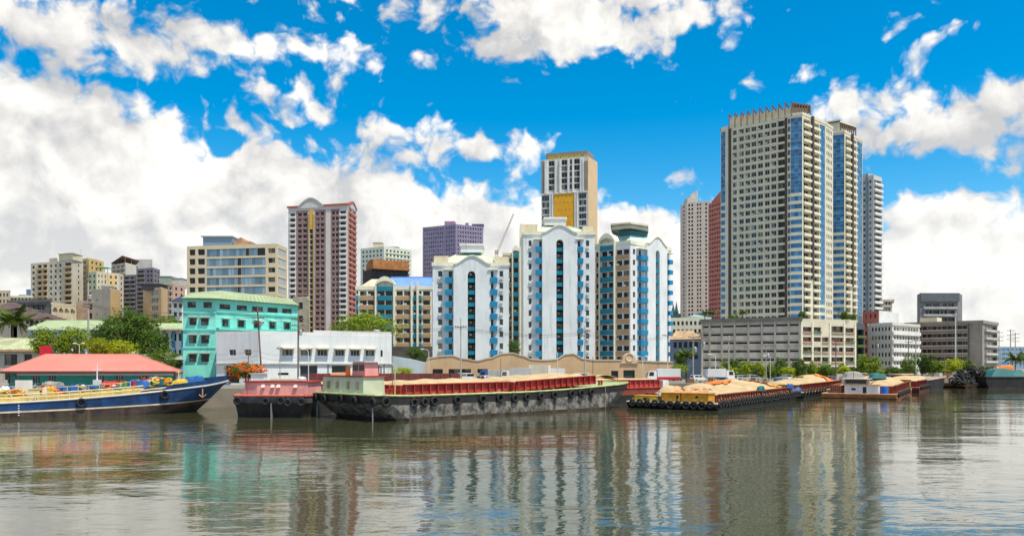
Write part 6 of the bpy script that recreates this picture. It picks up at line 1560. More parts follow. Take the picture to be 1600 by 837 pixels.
def tyre(p, axis, label, group, r=.46, w_=.17, rope=.5, key=None):
    k = (round(r,2), round(rope,1))
    if k not in TYRE:
        mb = MB(); mb.torus((0,0,0), (0,1,0), r-w_*.6, w_, 18, 8, 0)
        if rope: mb.tube((-.05,.06,r-.05),(-.12,.2,r+rope),.025,.025,4,1); mb.tube((.05,.06,r-.05),(.12,.2,r+rope),.025,.025,4,1)
        TYRE[k] = mb.mesh('tyre_fender', [RUB,ROPE], (0,0,-r), True)
    o = link('tyre_fender', TYRE[k], (p[0],p[1],p[2]-r), axis+R.uniform(-.12,.12)); o.rotation_euler[0] = R.uniform(-.1,.02)
    return props(o, label, 'tyre fender', group)
def tyres(b, items, label, group, r=.48, rope=.5, drop=.75):
    """Tyres along the near side at distances x, or across the stern at n (marked 's')."""
    for kd, q in items:
        if kd == 'x':
            i = min(len(b.st)-2, max(0, int((q-b.near[-1][0].dot(b.u.to_3d())+0)*0))); 
            pts = b.near[-1]; best = min(range(len(pts)-1), key=lambda k: abs((pts[k]-b.g(q,0,pts[k].z)).length)); p = pts[best]
            f = b.g(q,-.02,0); z = p.z; tyre((f.x-b.n.x*.2, f.y-b.n.y*.2, z-drop+R.uniform(-.12,.1)), b.ang, label, group, r*R.uniform(.92,1.08), rope=rope)
        else:
            f = b.g(-.22, q, 0); z = b.near[-1][0].z; tyre((f.x,f.y,z-drop+R.uniform(-.15,.1)), b.ang-pi/2, label, group, r*R.uniform(.92,1.08), rope=rope)

# --- big loaded barge in the middle
B = Boat('barge', 'longest black barge with red coamings and a pale green stern cabin, loaded level with sand', 'barge', (-16.1,95.0), (34.4,32.0)); L = 49
dk = lambda q: 3.05+.95*max(0,(q-.45)/.55)**1.7+.2*max(0,(.1-q)/.1)
def hwb(q, r): return 1.0-(max(0,(q-.9)/.1)**2)*.2-(max(0,(.03-q)/.03))*.06
B.hull([lambda q: -1.0, lambda q: .35, lambda q: dk(q)-1.15, lambda q: dk(q)-.85, dk], hwb, [(4.2,L-5),(3.0,L-4),(.5,L-.6),(.2,L-.2),(0,L)], [RUSTB,WEATH,BLACKH], [0,1,2,2], DECKG, W=15.0)
B.rim(mat('yellow_green_edge', (.42,.46,.2), .7, .2, .8, .4))
mb = MB(); B.box(mb, -.08, L-.6, -.1, -.005, 2.05, 2.25); 
for k in (1.0, 14.2): B.box(mb := MB(), .1, .2, k, k+.13, -.8, 1.9, 0); B.t.part('skeg', mb, mat('pale_skeg', (.22,.22,.22), .8, .2))
mb = MB(); B.box(mb, .9, 4.1, 4.3, 14.3, 3.1, 5.35, 0, 0, .1); B.t.part('cabin', mb, PALEG)
mb = MB(); B.box(mb, .8, 4.2, 4.2, 14.4, 5.36, 5.5); B.t.part('cabin_roof', mb, REDC)
for n in (5.4, 7.6, 10.2, 12.4): B.box(m := MB(), .76, .95, n, n+.45, 3.8, 4.75); B.t.part('cabin_hatch', m, RUSTROOF)
mb = MB(); B.box(mb, 1.6, 3.6, 5.0, 8.0, 5.51, 7.2, 0, 0, .05); wh = B.t.part('wheelhouse', mb, PINKC)
for n in (5.3, 6.7): B.box(m := MB(), 1.53, 1.64, n, n+1.0, 6.15, 6.9); B.t.part('window', m, GLD, parent=wh)
B.box(m := MB(), 1.35, 3.85, 4.7, 8.3, 7.21, 7.31); B.t.part('wheelhouse_roof', m, WHITEC, parent=wh)
mb = MB(); B.box(mb, 3.7, 5.6, 4.6, 7.5, 6.6, 6.68)
for x in (3.85, 5.5):
    for n in (4.7, 7.4): mb.tube(B.g(x,n,5.4 if x < 4 else 3.1),B.g(x,n,6.6),.05,.05,5)
B.t.part('canopy', mb, BROWNSTEEL)
mb = MB(); mb.tube(B.g(4.3,2.4,3.1),B.g(4.3,2.4,6.9),.07,.05,6); B.t.part('mast', mb, CREAMP)
for (a, b, z0, dz) in ((4.8,22.3,3.08,.12),(24.0,40.5,3.2,.7)): B.coaming(a, b, 1.2, 13.6, z0, 1.25, REDC, 1.25, dz, .3)
B.sand(5.1, 22.0, 1.5, 13.3, 4.0, [(10,7,.75,.08),(15,7.5,.8,.07),(20,7,.75,.08)], 'level sand load in the first hold of the longest barge', .12, .42, 3)
B.sand(24.3, 40.2, 1.5, 13.3, 4.1, [(28,7,.75,.08),(33,7.5,.8,.07),(38,7,.7,.08)], 'level sand load in the second hold of the longest barge', .7, .42, 4)
TYG = 'tyres hung along the longest barge'
tyres(B, [('x',q) for q in (1.2,5.4,7.0,8.5,12.2,16.5,19.6,22.4,24.7,27.4,30.2,33.8,36.0,38.2)], 'black tyre with pale edge hung on the lit side of the longest barge', TYG, .56)
tyres(B, [('s',q) for q in (.6,4.6,8.0,12.0,14.3)], 'black tyre hung on the dark stern of the longest barge', 'tyres on the stern of the longest barge', .56)
for x, n in ((42.5,2.0),(42.5,10),(23.2,1.0),(3.0,2.2)):
    mb = MB(); z = 3.1+(.55 if x > 40 else .05)
    for d in (0,.6): mb.lathe(B.g(x+d,n,z), [(.17,0),(.17,.6),(.24,.65),(.24,.75),(.01,.76)], 10)
    B.t.part('bollard', mb, REDC)
mb = MB(); mb.lathe(B.g(44,6,3.7), [(.8,0),(.8,.3),(.4,.35),(.4,1.0),(.7,1.05),(.01,1.1)], 12); B.t.part('winch', mb, DECKS)
m = MB(); B.box(m, 1.6, 3.4, 9.6, 13.4, 5.52, 5.85, 0, 0, .15); one('rolled_tarpaulin', m, mat('peach_tarp', (.72,.4,.2), .8, .1), 'peach folded tarpaulin on the pale green cabin roof', 'tarpaulin')
m = MB(); B.box(m, 1.5, 1.65, 8.5, 9.4, 5.52, 6.7); one('red_board', m, TARPO, 'orange-red board leaning left of the pink wheelhouse', 'board')
pl = B.g(41.5,-.1,3.7); m = MB(); m.path([(pl.x,pl.y,pl.z),(pl.x+.1,pl.y-.3,1.8),(pl.x,pl.y-.2,-.3)], .035, 4); one('mooring_rope', m, ROPE, 'thin pale rope hanging into the water from the longest barge', 'rope')

# --- small red barge seen from its stern
B = Boat('barge', 'short black barge seen stern-on, with a pink cabin and red trim', 'barge', (-26.3,103.5), (.06,1)); L = 22
def hw2(q, r): return 1.0-.12*max(0,(.08-q)/.08)*(1 if r > 1 else 1.6)
B.hull([lambda q: -1.0, lambda q: .3, lambda q: 1.9, lambda q: 2.35, lambda q: 2.85], hw2, [(1.2,L),(.9,L),(.15,L),(.0,L),(0,L)], [BLACKH,mat('grey_black_band', (.09,.09,.1), .7, .4, .8, .4)], [0,0,1,1], DECKR, W=10.5)
B.rim(mat('coral_edge', (.6,.12,.07), .7, .15, .8, .3))
mb = MB(); g = B.g
lo = [g(1.1,.4,2.9),g(1.4,7.4,2.9),g(2.6,9.6,2.9),g(7,9.6,2.9),g(7,.4,2.9)]; hi = [g(1.2,.5,4.55),g(1.5,7.3,4.55),g(2.7,9.5,4.55),g(7,9.5,4.55),g(7,.5,4.55)]
for k in range(5): mb.poly([lo[k],hi[k],hi[(k+1)%5],lo[(k+1)%5]])
mb.poly(hi); B.t.part('cabin', mb, PINKC)
mb = MB(); up = [p+Vector((0,0,.16)) for p in hi]
ce = sum(hi, Vector())/5; o = [ce+(p-ce)*1.05 for p in hi]; o2 = [p+Vector((0,0,.16)) for p in o]
for k in range(5): mb.poly([o[k],o2[k],o2[(k+1)%5],o[(k+1)%5]])
mb.poly(o2); mb.poly(o[::-1]); B.t.part('cabin_roof', mb, REDC)
for n, z in ((1.9,3.8),(4.2,3.8),(5.0,3.8),(6.3,3.8)):
    m_ = MB(); x = 1.1+n*.043; m_.hexa([g(x-.02,n,z),g(x-.02,n+.45,z),g(x+.1,n+.45,z),g(x+.1,n,z),g(x-.3,n,z+.1),g(x-.3,n+.45,z+.1),g(x+.1,n+.45,z+.55),g(x+.1,n,z+.55)]); B.t.part('port_cover', m_, mat('pale_pink_cover', (.7,.5,.45), .7))
B.coaming(8.5, 20, .9, 9.4, 2.85, 1.2, REDC, 1.5)
B.sand(8.8, 19.7, 1.2, 9.1, 3.6, [(12,5,.8,.12),(17,5,.8,.12)], 'sand load in the hold of the short pink-cabined barge', 0, .4, 6)
tyres(B, [('s',q) for q in (.9,2.7,3.6,5.6,9.3)], 'black tyre hung on the stern of the short pink-cabined barge', 'tyres on the short barge', .52)
mb = MB(); mb.box(g(0,5,0).x-.05,g(0,5,0).x+.05, g(0,5,0).y+.02, g(0,5,0).y+.9, -.5, 1.9); B.t.part('skeg', mb, MATS['pale_skeg'])
m = MB(); B.box(m, 2, 5, 2.2, 7.0, 4.75, 4.85); B.box(m, 2.3, 4.6, 3, 6, 4.86, 4.98); one('roof_planks', m, mat('bleached_planks', (.5,.4,.28), .9, .2, 2), 'stack of bleached boards on the pink cabin roof', 'boards')
mb = MB(); mb.tube(g(1.6,8.8,2.9),g(1.6,8.8,5.4),.06,.05,6); B.t.part('post', mb, REDC)

# --- blue ship at the left
B = Boat('tanker', 'long blue ship with a rusty black lower hull and cream deck railings', 'ship', (-81.5,86.7), (.795,.606)); L = 51.7
dk = lambda q: 2.0+2.45*max(0,(q-.3)/.7)**2.1
ln = lambda q: dk(q)*.36+.05
def hw3(q, r): e = (.80,.80,.83,.86,.88)[r]; return 1.0-max(0,(q-e)/(1-e))**2.1*(1.0 if q < 1 else 1.0)
B.hull([lambda q: -1.0, lambda q: .05, ln, lambda q: ln(q)+.2, dk], hw3, [(0,L-5.5),(0,L-4.6),(0,L-2.8),(0,L-2.6),(0,L)], [RUSTB,mat('pale_hull_line', (.6,.5,.38), .7, .2, .8, .15),BLUEH], [0,0,1,2], mat('cream_deck', (.5,.42,.22), .8, .2, .6, .4), W=9.2, nst=40)
B.rim(mat('pale_hull_edge', (.5,.5,.45), .7, .1))
g = B.g
def wallstrip(b, q0, q1, h, name, mats, th=.1, taper=True):
    mb = MB(); n = len(b.st)-1; i0, i1 = int(q0*n), int(q1*n)
    for ln_ in (b.near[-1], b.far[-1]):
        for k in range(i0, i1):
            ha = h*min(1, (k-i0)/2) if taper else h; hb = h*min(1, (k+1-i0)/2) if taper else h; a, c = ln_[k], ln_[k+1]; dn = b.n.to_3d()*(th if ln_ is b.near[-1] else -th)
            mb.hexa([a+Vector((0,0,.02)),c+Vector((0,0,.02)),c+dn+Vector((0,0,.02)),a+dn+Vector((0,0,.02)),a+Vector((0,0,ha+.03)),c+Vector((0,0,hb+.03)),c+dn+Vector((0,0,hb+.03)),a+dn+Vector((0,0,ha+.03))])
    b.t.part(name, mb, mats)
wallstrip(B, .78, 1.0, .75, 'bulwark', BLUEH)
mb = MB(); pts = B.near[-1]; n0 = 4; n1 = 30
for zz in (.55, 1.0):
    for k in range(n0, n1): mb.tube(pts[k]+B.n.to_3d()*.5+Vector((0,0,zz)), pts[k+1]+B.n.to_3d()*.5+Vector((0,0,zz)), .075, .075, 5, cap=False)
for k in range(n0, n1):
    p = pts[k]+B.n.to_3d()*.5; mb.tube(p, p+Vector((0,0,1.05)), .08,.08,5)
B.t.part('railing', mb, CREAMP)
mb = MB(); pts2 = [p+B.n.to_3d()*2.2 for p in pts]
for k in range(n0, n1):
    a, c = pts2[k], pts2[k+1]; mb.hexa([a,c,c+B.n.to_3d()*5,a+B.n.to_3d()*5,a+Vector((0,0,.7)),c+Vector((0,0,.7)),c+B.n.to_3d()*5+Vector((0,0,.7)),a+B.n.to_3d()*5+Vector((0,0,.7))])
B.t.part('tank_trunk', mb, mat('yellow_tank_top', (.52,.4,.12), .75, .2, .6, .4))
mb = MB()
for k in range(n0, n1):
    p = pts2[k]+Vector((0,0,.7)); mb.tube(p, p+Vector((0,0,.9)), .035,.035,4)
    if k < n1-1: mb.tube(p+Vector((0,0,.9)), pts2[k+1]+Vector((0,0,1.6)), .035,.035,4)
B.t.part('inner_railing', mb, CREAMP)
mb = MB(); p = g(33.8,5,dk(.65)+.7); mb.tube(p, p+Vector((0,0,3.6)), .12,.07,8); mb.tube(p+Vector((-.7,0,2.9)), p+Vector((.7,0,2.9)), .05,.05,5); mb.box(p.x-.4,p.x+.4,p.y-.4,p.y+.4,p.z,p.z+1.5); B.t.part('mast', mb, WHITEC)
mb = MB(); p = g(44.5,4.6,dk(.87)); mb.tube(p, p+Vector((0,0,2.6)), .1,.06,8); mb.tube(p+Vector((-.4,0,2.2)), p+Vector((.4,0,2.2)), .05,.05,5); B.t.part('fore_mast', mb, CREAMP)
mb = MB(); mb.box(-.01,.01,-.01,.01,-.01,.01)
# draught marks and anchor
F = Fr(g(20,0,0)[:2], g(40,0,0)[:2], 0); mb = MB()
for k in range(6): mb.fbox(F, 3.9, 4.06, .45+k*.3, .57+k*.3, .02, .05)
B.t.part('draught_mark', mb, WHITEC)
mb = MB(); p = B.near[-1][36]+Vector((0,0,-.9))-B.n.to_3d()*.25; mb.tube(p+Vector((0,0,.6)), p-Vector((0,0,.7)), .08,.1,6); mb.tube(p+Vector((-.5,0,-.3)), p-Vector((0,0,.7)), .09,.09,6); mb.tube(p+Vector((.5,0,-.3)), p-Vector((0,0,.7)), .09,.09,6); B.t.part('anchor', mb, RUSTROOF)
for q, lab in ((31.6,'black tyre hung low on the middle of the blue ship'),(41.5,'black tyre hung below the bow of the blue ship')):
    p = min((x for x in B.near[-1]), key=lambda v: abs((v-g(q,0,v.z)).length)); tyre((p.x-B.n.x*.22,p.y-B.n.y*.22,p.z-.55), B.ang, lab, None, .58)
# deck clutter: every drum, crate, reel and tarpaulin is a thing of its own
CLM = {'blue': mat('clutter_blue', (.02,.1,.32), .6, .2), 'red': mat('clutter_red', (.5,.03,.03), .6, .15), 'yellow': mat('clutter_yellow', (.5,.36,.05), .6, .15), 'white': WHITEC, 'grey': DECKS, 'green': mat('clutter_green', (.06,.28,.12), .6, .15), 'teal': mat('clutter_teal', (.02,.13,.14), .6, .15), 'orange': TARPO}
def drum(p, c, label, group, lie=False):
    mb = MB(); pr = [(.01,0),(.3,0),(.31,.02),(.29,.3),(.31,.32),(.29,.6),(.31,.88),(.3,.9),(.01,.88)]
    if lie: mb.lathe((p.x,p.y,p.z+.31), [(r,h-.45) for r,h in pr], 12, axis='x')
    else: mb.lathe(p, pr, 12)
    return one('drum', mb, CLM[c], label, 'drum', group)
def reel(p, c, label, group):
    mb = MB(); mb.lathe((p.x,p.y,p.z+.6), [(.01,-.5),(.6,-.5),(.6,-.42),(.25,-.4),(.25,.4),(.6,.42),(.6,.5),(.01,.5)], 14, axis='x'); mb.box(p.x-.5,p.x-.42,p.y-.5,p.y+.5,p.z,p.z+.3); mb.box(p.x+.42,p.x+.5,p.y-.5,p.y+.5,p.z,p.z+.3)
    return one('hose_reel', mb, CLM[c], label, 'hose reel', group)
def bundle(p, c, label, group, s=1.0):
    r = RJ; mb = MB()
    for _ in range(5):
        q = Vector((r.uniform(-.6,.6)*s, r.uniform(-.4,.4)*s, r.uniform(.1,.5)*s)); mb.torus(p+q, (r.gauss(0,.5),r.gauss(0,.5),1), .38*s, .1*s, 12, 6)
    return one('hose_coil', mb, CLM[c], label, 'hose coil', group)
def tarped(p, c, w_, d, h, label, group, kind='covered_pile'):
    r = RJ; mb = MB(); n = 6; P_ = []
    for i in range(n+1):
        P_.append([Vector((p.x+(i/n-.5)*w_+r.uniform(-.05,.05), p.y+(j/n-.5)*d+r.uniform(-.05,.05), p.z+h*(min(1,min(i,n-i,j,n-j)/1.2)**.7)*r.uniform(.75,1.05))) for j in range(n+1)])
    for i in range(n):
        for j in range(n): mb.poly([P_[i][j],P_[i+1][j],P_[i+1][j+1],P_[i][j+1]])
    return one(kind, mb, CLM.get(c, DECKS), label, 'covered pile', group)
zt = lambda x: dk(x/L)+.72
DG, RG, HG, PG = 'drums on the deck of the blue ship', 'hose reels on the deck of the blue ship', 'hose coils on the deck of the blue ship', 'covered piles on the deck of the blue ship'
for k, (x, n, c) in enumerate(((24.0,3.4,'blue'),(25.6,5.5,'blue'),(28.9,3.6,'blue'),(29.6,3.7,'blue'),(32.4,3.8,'blue'),(33.0,3.8,'blue'),(36.4,3.2,'yellow'),(37.0,3.3,'green'),(38.2,3.3,'red'),(39.6,5.0,'blue'),(30.4,4.6,'teal'),(35.4,5.6,'blue'),(27.2,3.2,'white'))):
    drum(g(x,n,zt(x)), c, 'bright %s steel drum standing on the yellow deck of the blue ship' % c, DG)
for x, n, c in ((27.6,4.4,'red'),(36.8,5.8,'red'),(31.4,5.4,'blue'),(40.4,5.2,'red')): reel(g(x,n,zt(x)), c, '%s hose reel on the yellow deck of the blue ship' % c, RG)
for x, n, c, s_ in ((35.2,4.2,'red',1.5),(23.5,5.0,'blue',1.2),(26.9,5.0,'yellow',1.2),(38.7,5.2,'blue',1.3),(40.6,4.2,'yellow',1.4),(41.6,4.6,'yellow',1.5),(42.6,4.2,'yellow',1.3),(32,3.2,'grey',1.0),(24.8,4.4,'white',1.1),(41.0,5.8,'orange',1.2),(36,4.9,'teal',1.1)): bundle(g(x,n,zt(x)), c, 'tangled %s hose coil lying on the yellow deck of the blue ship' % c, HG, s_)
for x, n, c, w_, d, h in ((29.3,4.6,'blue',2.6,1.4,1.0),(39.2,4.2,'blue',2.6,1.4,.9),(33.6,4.0,'teal',1.8,1.2,.8),(28.6,6.0,'grey',3.4,1.5,1.7),(35.2,5.6,'red',2.2,1.2,1.2)): tarped(g(x,n,zt(x)), c, w_, d, h, 'sagging %s sheet over cargo on the yellow deck of the blue ship' % c, PG)
for k in range(46):
    x = RJ.uniform(22.5,42.5); n = RJ.uniform(2.8,7.0); q = RJ.random(); c = RJ.choice(['blue','blue','blue','red','yellow','teal','white','orange','grey']); p = g(x,n,zt(x))
    if q < .35: drum(p, c, ('bright %s steel drum standing' if c not in ('white','grey') else 'plain %s steel drum standing') % c+' on the yellow deck of the blue ship', DG, RJ.random() < .3)
    elif q < .75: bundle(p, c, 'tangled %s hose coil lying on the yellow deck of the blue ship' % c, HG, RJ.uniform(.9,1.5))
    else: tarped(p, c, RJ.uniform(1.2,2.4), 1.2, RJ.uniform(.6,1.3), 'sagging %s sheet over cargo on the yellow deck of the blue ship' % c, PG)
p = g(24.9,3.2,zt(25)); m = MB(); m.box(p.x-1.1,p.x+1.1,p.y-.1,p.y,p.z+.2,p.z+2.0); m.tube((p.x-.9,p.y,p.z),(p.x-.9,p.y,p.z+1.9),.04,.04,5); m.tube((p.x+.9,p.y,p.z),(p.x+.9,p.y,p.z+1.9),.04,.04,5); one('white_board', m, WHITEC, 'plain white board standing on the deck of the blue ship', 'board')
p = g(25.8,1.3,dk(.5)+.02); m = MB(); m.box(p.x-.5,p.x+.5,p.y-.4,p.y+.4,p.z,p.z+1.5); m.box(p.x-.55,p.x+.55,p.y-.45,p.y+.45,p.z+1.503,p.z+1.58); one('deck_locker', m, CREAMP, 'cream upright deck locker beside the white board', 'locker')
tarped(g(46.8,4.6,dk(.9)), 'blue', 3.0, 2.2, 1.5, 'blue tarpaulin heap on the bow of the blue ship', None); tarped(g(44.6,4.0,dk(.86)), 'yellow', 2.4, 1.6, 1.3, 'tan canvas cover just behind the blue bow tarpaulin', None)
# --- second red barge moored inside the longest one
def simple_hull(B, L, W, zd, mats, deck, mis=(0,0,1), rake=2.0, bow=.3, zb=None):
    zd_ = zd if callable(zd) else (lambda q: zd)
    B.hull([lambda q: -1.0, lambda q: .12, lambda q: zd_(q)*.55, zd_], lambda q, r: 1.0-max(0,(q-.93)/.07)**2*bow, [(rake,L-rake),(rake*.5,L-rake*.6),(.1,L-.1),(0,L)], mats, list(mis), deck, W=W, nst=22)
B = Boat('barge', 'red barge with sand moored behind the bow of the longest barge', 'barge', (13.5,136.5), (15.0,10.2)); L = 19.5; g = B.g
simple_hull(B, L, 8.5, 2.7, [BLACKH,REDBR], DECKS)
B.coaming(.8, 17.0, .7, 7.8, 2.7, 1.35, mat('coral_red_coaming', (.5,.07,.055), .6, .2, .6, .3), 1.2, 0, .25); B.rim(REDC)
B.sand(1.0, 16.8, .9, 7.6, 3.9, [(5,4,.5,.1),(12,4,.5,.1)], 'low sand load in the red barge behind the longest one', 0, .2, 9)
mb = MB(); B.box(mb, 17.6, 19.2, .6, 7.8, 2.7, 4.0, 0, 0, .1); B.t.part('bow_house', mb, WHITEC)
m = MB(); n = 8
for k in range(n): 
    a, b = k/n, (k+1)/n; f = lambda s: 4.45+.55*sin(pi*s)
    m.hexa([g(2+6*a,2,f(a)),g(2+6*b,2,f(b)),g(2+6*b,6,f(b)),g(2+6*a,6,f(a)),g(2+6*a,2,f(a)+.06),g(2+6*b,2,f(b)+.06),g(2+6*b,6,f(b)+.06),g(2+6*a,6,f(a)+.06)])
for k in (2.1,7.9): m.tube(g(k,2.2,3.9),g(k,2.2,4.5),.05,.05,5); m.tube(g(k,5.8,3.9),g(k,5.8,4.5),.05,.05,5)
one('canopy', m, mat('dull_yellow_canvas', (.45,.4,.18), .8, .15), 'dull yellow canvas canopy over the red barge behind the longest one', 'canopy')

# --- barge with the yellow stern cabins
B = Boat('barge', 'low barge heaped with sand, ochre yellow cabins across its stern, tyres all along', 'barge', (30.4,119.0), (25.8,37.0)); L = 46; g = B.g
simple_hull(B, L, 14.8, lambda q: 1.0+.25*q, [BLACKH,RUSTB], DECKS, rake=1.2); B.rim(mat('bleached_edge', (.5,.45,.36), .8, .2, 1, .4))
B.coaming(4.6, 43.5, 1.3, 13.4, 1.05, 1.15, REDBR, 1.25, .22, .28)
B.sand(4.9, 43.2, 1.6, 13.1, 1.9, [(9,11.5,1.5,.34),(9.5,6.2,1.5,.32),(17,9,1.8,.3),(26,7,2.3,.3),(35,8,1.9,.28),(7,3.5,.7,.3),(13,2.8,.7,.2)], 'pale sand heaped in cones on the barge with yellow cabins', .22, .35, 11, 60, 22)
def cabin(x0, x1, n0, n1, z0, z1, mats, holes, label=None):
    mb = MB(); F = Fr(g(x0,n1,0)[:2], g(x0,n0,0)[:2], z0); facade(mb, F, 0, z1-z0, holes, .15)
    a = [g(x0,n0,0),g(x1,n0,0),g(x1,n1,0),g(x0,n1,0)]
    for i in (0,1,2): p, q = a[i], a[i+1]; mb.poly([(p.x,p.y,z0),(q.x,q.y,z0),(q.x,q.y,z1),(p.x,p.y,z1)])
    mb.poly([(p.x,p.y,z1) for p in a]); c = B.t.part('cabin', mb, mats)
    for h in holes: m_ = MB(); m_.poly([F.p(h[0],h[2],-.13),F.p(h[1],h[2],-.13),F.p(h[1],h[3],-.13),F.p(h[0],h[3],-.13)]); B.t.part('cabin_opening', m_, DARKIN, parent=c)
    r_ = MB(); B.box(r_, x0-.15, x1+.15, n0-.15, n1+.15, z1+.003, z1+.1); B.t.part('cabin_roof', r_, mat('worn_orange_roof', (.6,.26,.06), .75, .2, .6, .4), parent=c)
cabin(.9, 3.6, 1.6, 5.9, 1.05, 2.45, YELC, [(2.2,2.7,.7,1.05)]); cabin(.9, 3.6, 6.1, 9.2, 1.05, 2.45, YELC, [(2.4,2.8,.1,1.1)])
cabin(1.2, 3.6, 9.6, 14.0, 1.05, 1.9, mat('lemon_cabin_paint', (.7,.5,.03), .65, .15, .6, .35), [(1.5,2.6,.1,.6)])
tyres(B, [('s',.9+k*1.28) for k in range(11)], 'black tyre in the row across the stern of the yellow-cabined barge', 'tyres across the yellow-cabined stern', .55, rope=.3, drop=.15)
tyres(B, [('x',.9+k*1.3) for k in range(34)], 'black tyre in the row along the side of the yellow-cabined barge', 'tyres along the yellow-cabined barge', .52, rope=.4, drop=.1)
def drape(x0, x1, n0, n1, label, c, seed, lift=.1):
    """A crumpled sheet lying on the sand heap of the current barge."""
    r = random.Random(seed); S = B.surf; nx = len(S)-1; ny = len(S[0])-1; a = [(int(x0*nx),int(x1*nx)),(int(n0*ny),int(n1*ny))]; mb = MB(); P_ = {}
    for i in range(a[0][0], a[0][1]+1):
        for j in range(a[1][0], a[1][1]+1): P_[i,j] = S[i][j]+Vector((r.uniform(-.12,.12),r.uniform(-.12,.12),lift+r.uniform(0,.28)))
    for i in range(a[0][0], a[0][1]):
        for j in range(a[1][0], a[1][1]):
            if r.random() < .9: q = [P_[i,j],P_[i+1,j],P_[i+1,j+1],P_[i,j+1]]; mb.poly(q); mb.poly([v-Vector((0,0,.06)) for v in q[::-1]])
    return one('tarpaulin', mb, c, label, 'tarpaulin')
drape(.44, .53, .45, .95, 'crumpled orange tarpaulin between the sand cones of the yellow-cabined barge', TARPO, 3); drape(.80, 1.0, .1, .8, 'orange-yellow tarpaulin at the far end of the yellow-cabined barge', mat('amber_tarpaulin', (.75,.32,.03), .6, .15, .8), 4); drape(.02, .1, .2, .75, 'dusty brown sheet over the sand just behind the yellow cabins', mat('dusty_sheet', (.5,.3,.16), .8, .2, 1), 5, .05)
for x, c, nm in ((41.5,TARPB,'blue'),(44.6,TARPB,'blue'),(24.0,CLM['teal'],'teal')): tarped(g(x,1.0,2.3 if x < 44 else 1.3), {'blue':'blue','teal':'teal'}[nm], 1.4, 1.1, .9, {41.5:'small blue sheet bundle hung over the red-brown coaming of the yellow-cabined barge',44.6:'blue sheet bundle at the far corner of the yellow-cabined barge',24.0:'small teal sheet bundle on the coaming edge halfway along the yellow-cabined barge'}[x], None, 'sheet_bundle')
# a deckhand sits on the stern, another stands at the far end
SKIN = mat('skin', (.32,.17,.1), .6, .05)
def person(label, p, rz, shirt, trousers, sit=False):
    """Standing or sitting figure grown from a skeleton as one surface; hair and clothes are parts of it."""
    me = bpy.data.meshes.new('person'); hz = .45 if sit else .9; k = (lambda s: Vector((s*.1,.42,.46))) if sit else (lambda s: Vector((s*.11,.02,.48)))
    V = [Vector((0,0,hz)),Vector((0,0,hz+.25)),Vector((0,0,hz+.5)),Vector((0,.01,hz+.6)),Vector((0,.03,hz+.72))]; E = [(0,1),(1,2),(2,3),(3,4)]; Rd = [.15,.14,.16,.06,.095]
    for s in (-1,1):
        i = len(V); V += [Vector((s*.1,0,hz-.04)), k(s), k(s)+(Vector((0,.02,-.42)) if sit else Vector((0,-.02,-.42))), k(s)+(Vector((0,.16,-.44)) if sit else Vector((0,.13,-.46)))]; E += [(0,i),(i,i+1),(i+1,i+2),(i+2,i+3)]; Rd += [.1,.07,.05,.045]
        i = len(V); V += [Vector((s*.2,0,hz+.48)),Vector((s*.26,.02,hz+.2)),Vector((s*.25,.16,hz-.02)),Vector((s*.24,.22,hz-.09))]; E += [(2,i),(i,i+1),(i+1,i+2),(i+2,i+3)]; Rd += [.065,.05,.038,.035]
    me.from_pydata([tuple(v) for v in V], E, []); tmp = bpy.data.objects.new('tmp', me); COL.objects.link(tmp); tmp.modifiers.new('s','SKIN')
    for i, r in enumerate(Rd): me.skin_vertices[0].data[i].radius = (r, r*.8 if i in (0,1,2) else r)
    me.skin_vertices[0].data[0].use_root = True; me.materials.append(SKIN); me.materials.append(shirt); me.materials.append(trousers)
    sb = tmp.modifiers.new('d','SUBSURF'); sb.levels = 1; dg = bpy.context.evaluated_depsgraph_get(); m2 = bpy.data.meshes.new_from_object(tmp.evaluated_get(dg)); bpy.data.objects.remove(tmp)
    m2.materials.clear()
    for x in (SKIN, shirt, trousers): m2.materials.append(x)
    for f in m2.polygons:
        c = f.center; f.material_index = 1 if hz+.05 < c.z < hz+.56 and abs(c.x) < .27 and c.y < .14 else (2 if c.z <= hz+.05 and (c.z > .1 if not sit else True) and abs(c.x) < .2 else 0); f.use_smooth = True
    o = props(link('person', m2, p, rz), label, 'person')
    mb = MB(); mb.lathe((0,.0,hz+.74), [(.1,-.03),(.108,.03),(.08,.09),(.01,.115)], 10); h = link('hair', mb.mesh('hair', [mat('black_hair', (.012,.01,.01), .7)], (0,0,0), True), (0,0,0), 0, o)
    return o
person('deckhand in a white shirt and dark trousers standing beside the left yellow cabin', g(.45,9.4,1.02), B.ang-pi/2+pi, WHITEC, mat('dark_cloth', (.04,.045,.07), .9))
person('deckhand in a teal shirt standing at the far end of the yellow-cabined barge', g(44.8,3,1.25), .5, CLM['teal'], mat('dark_cloth', (.04,.045,.07), .9))

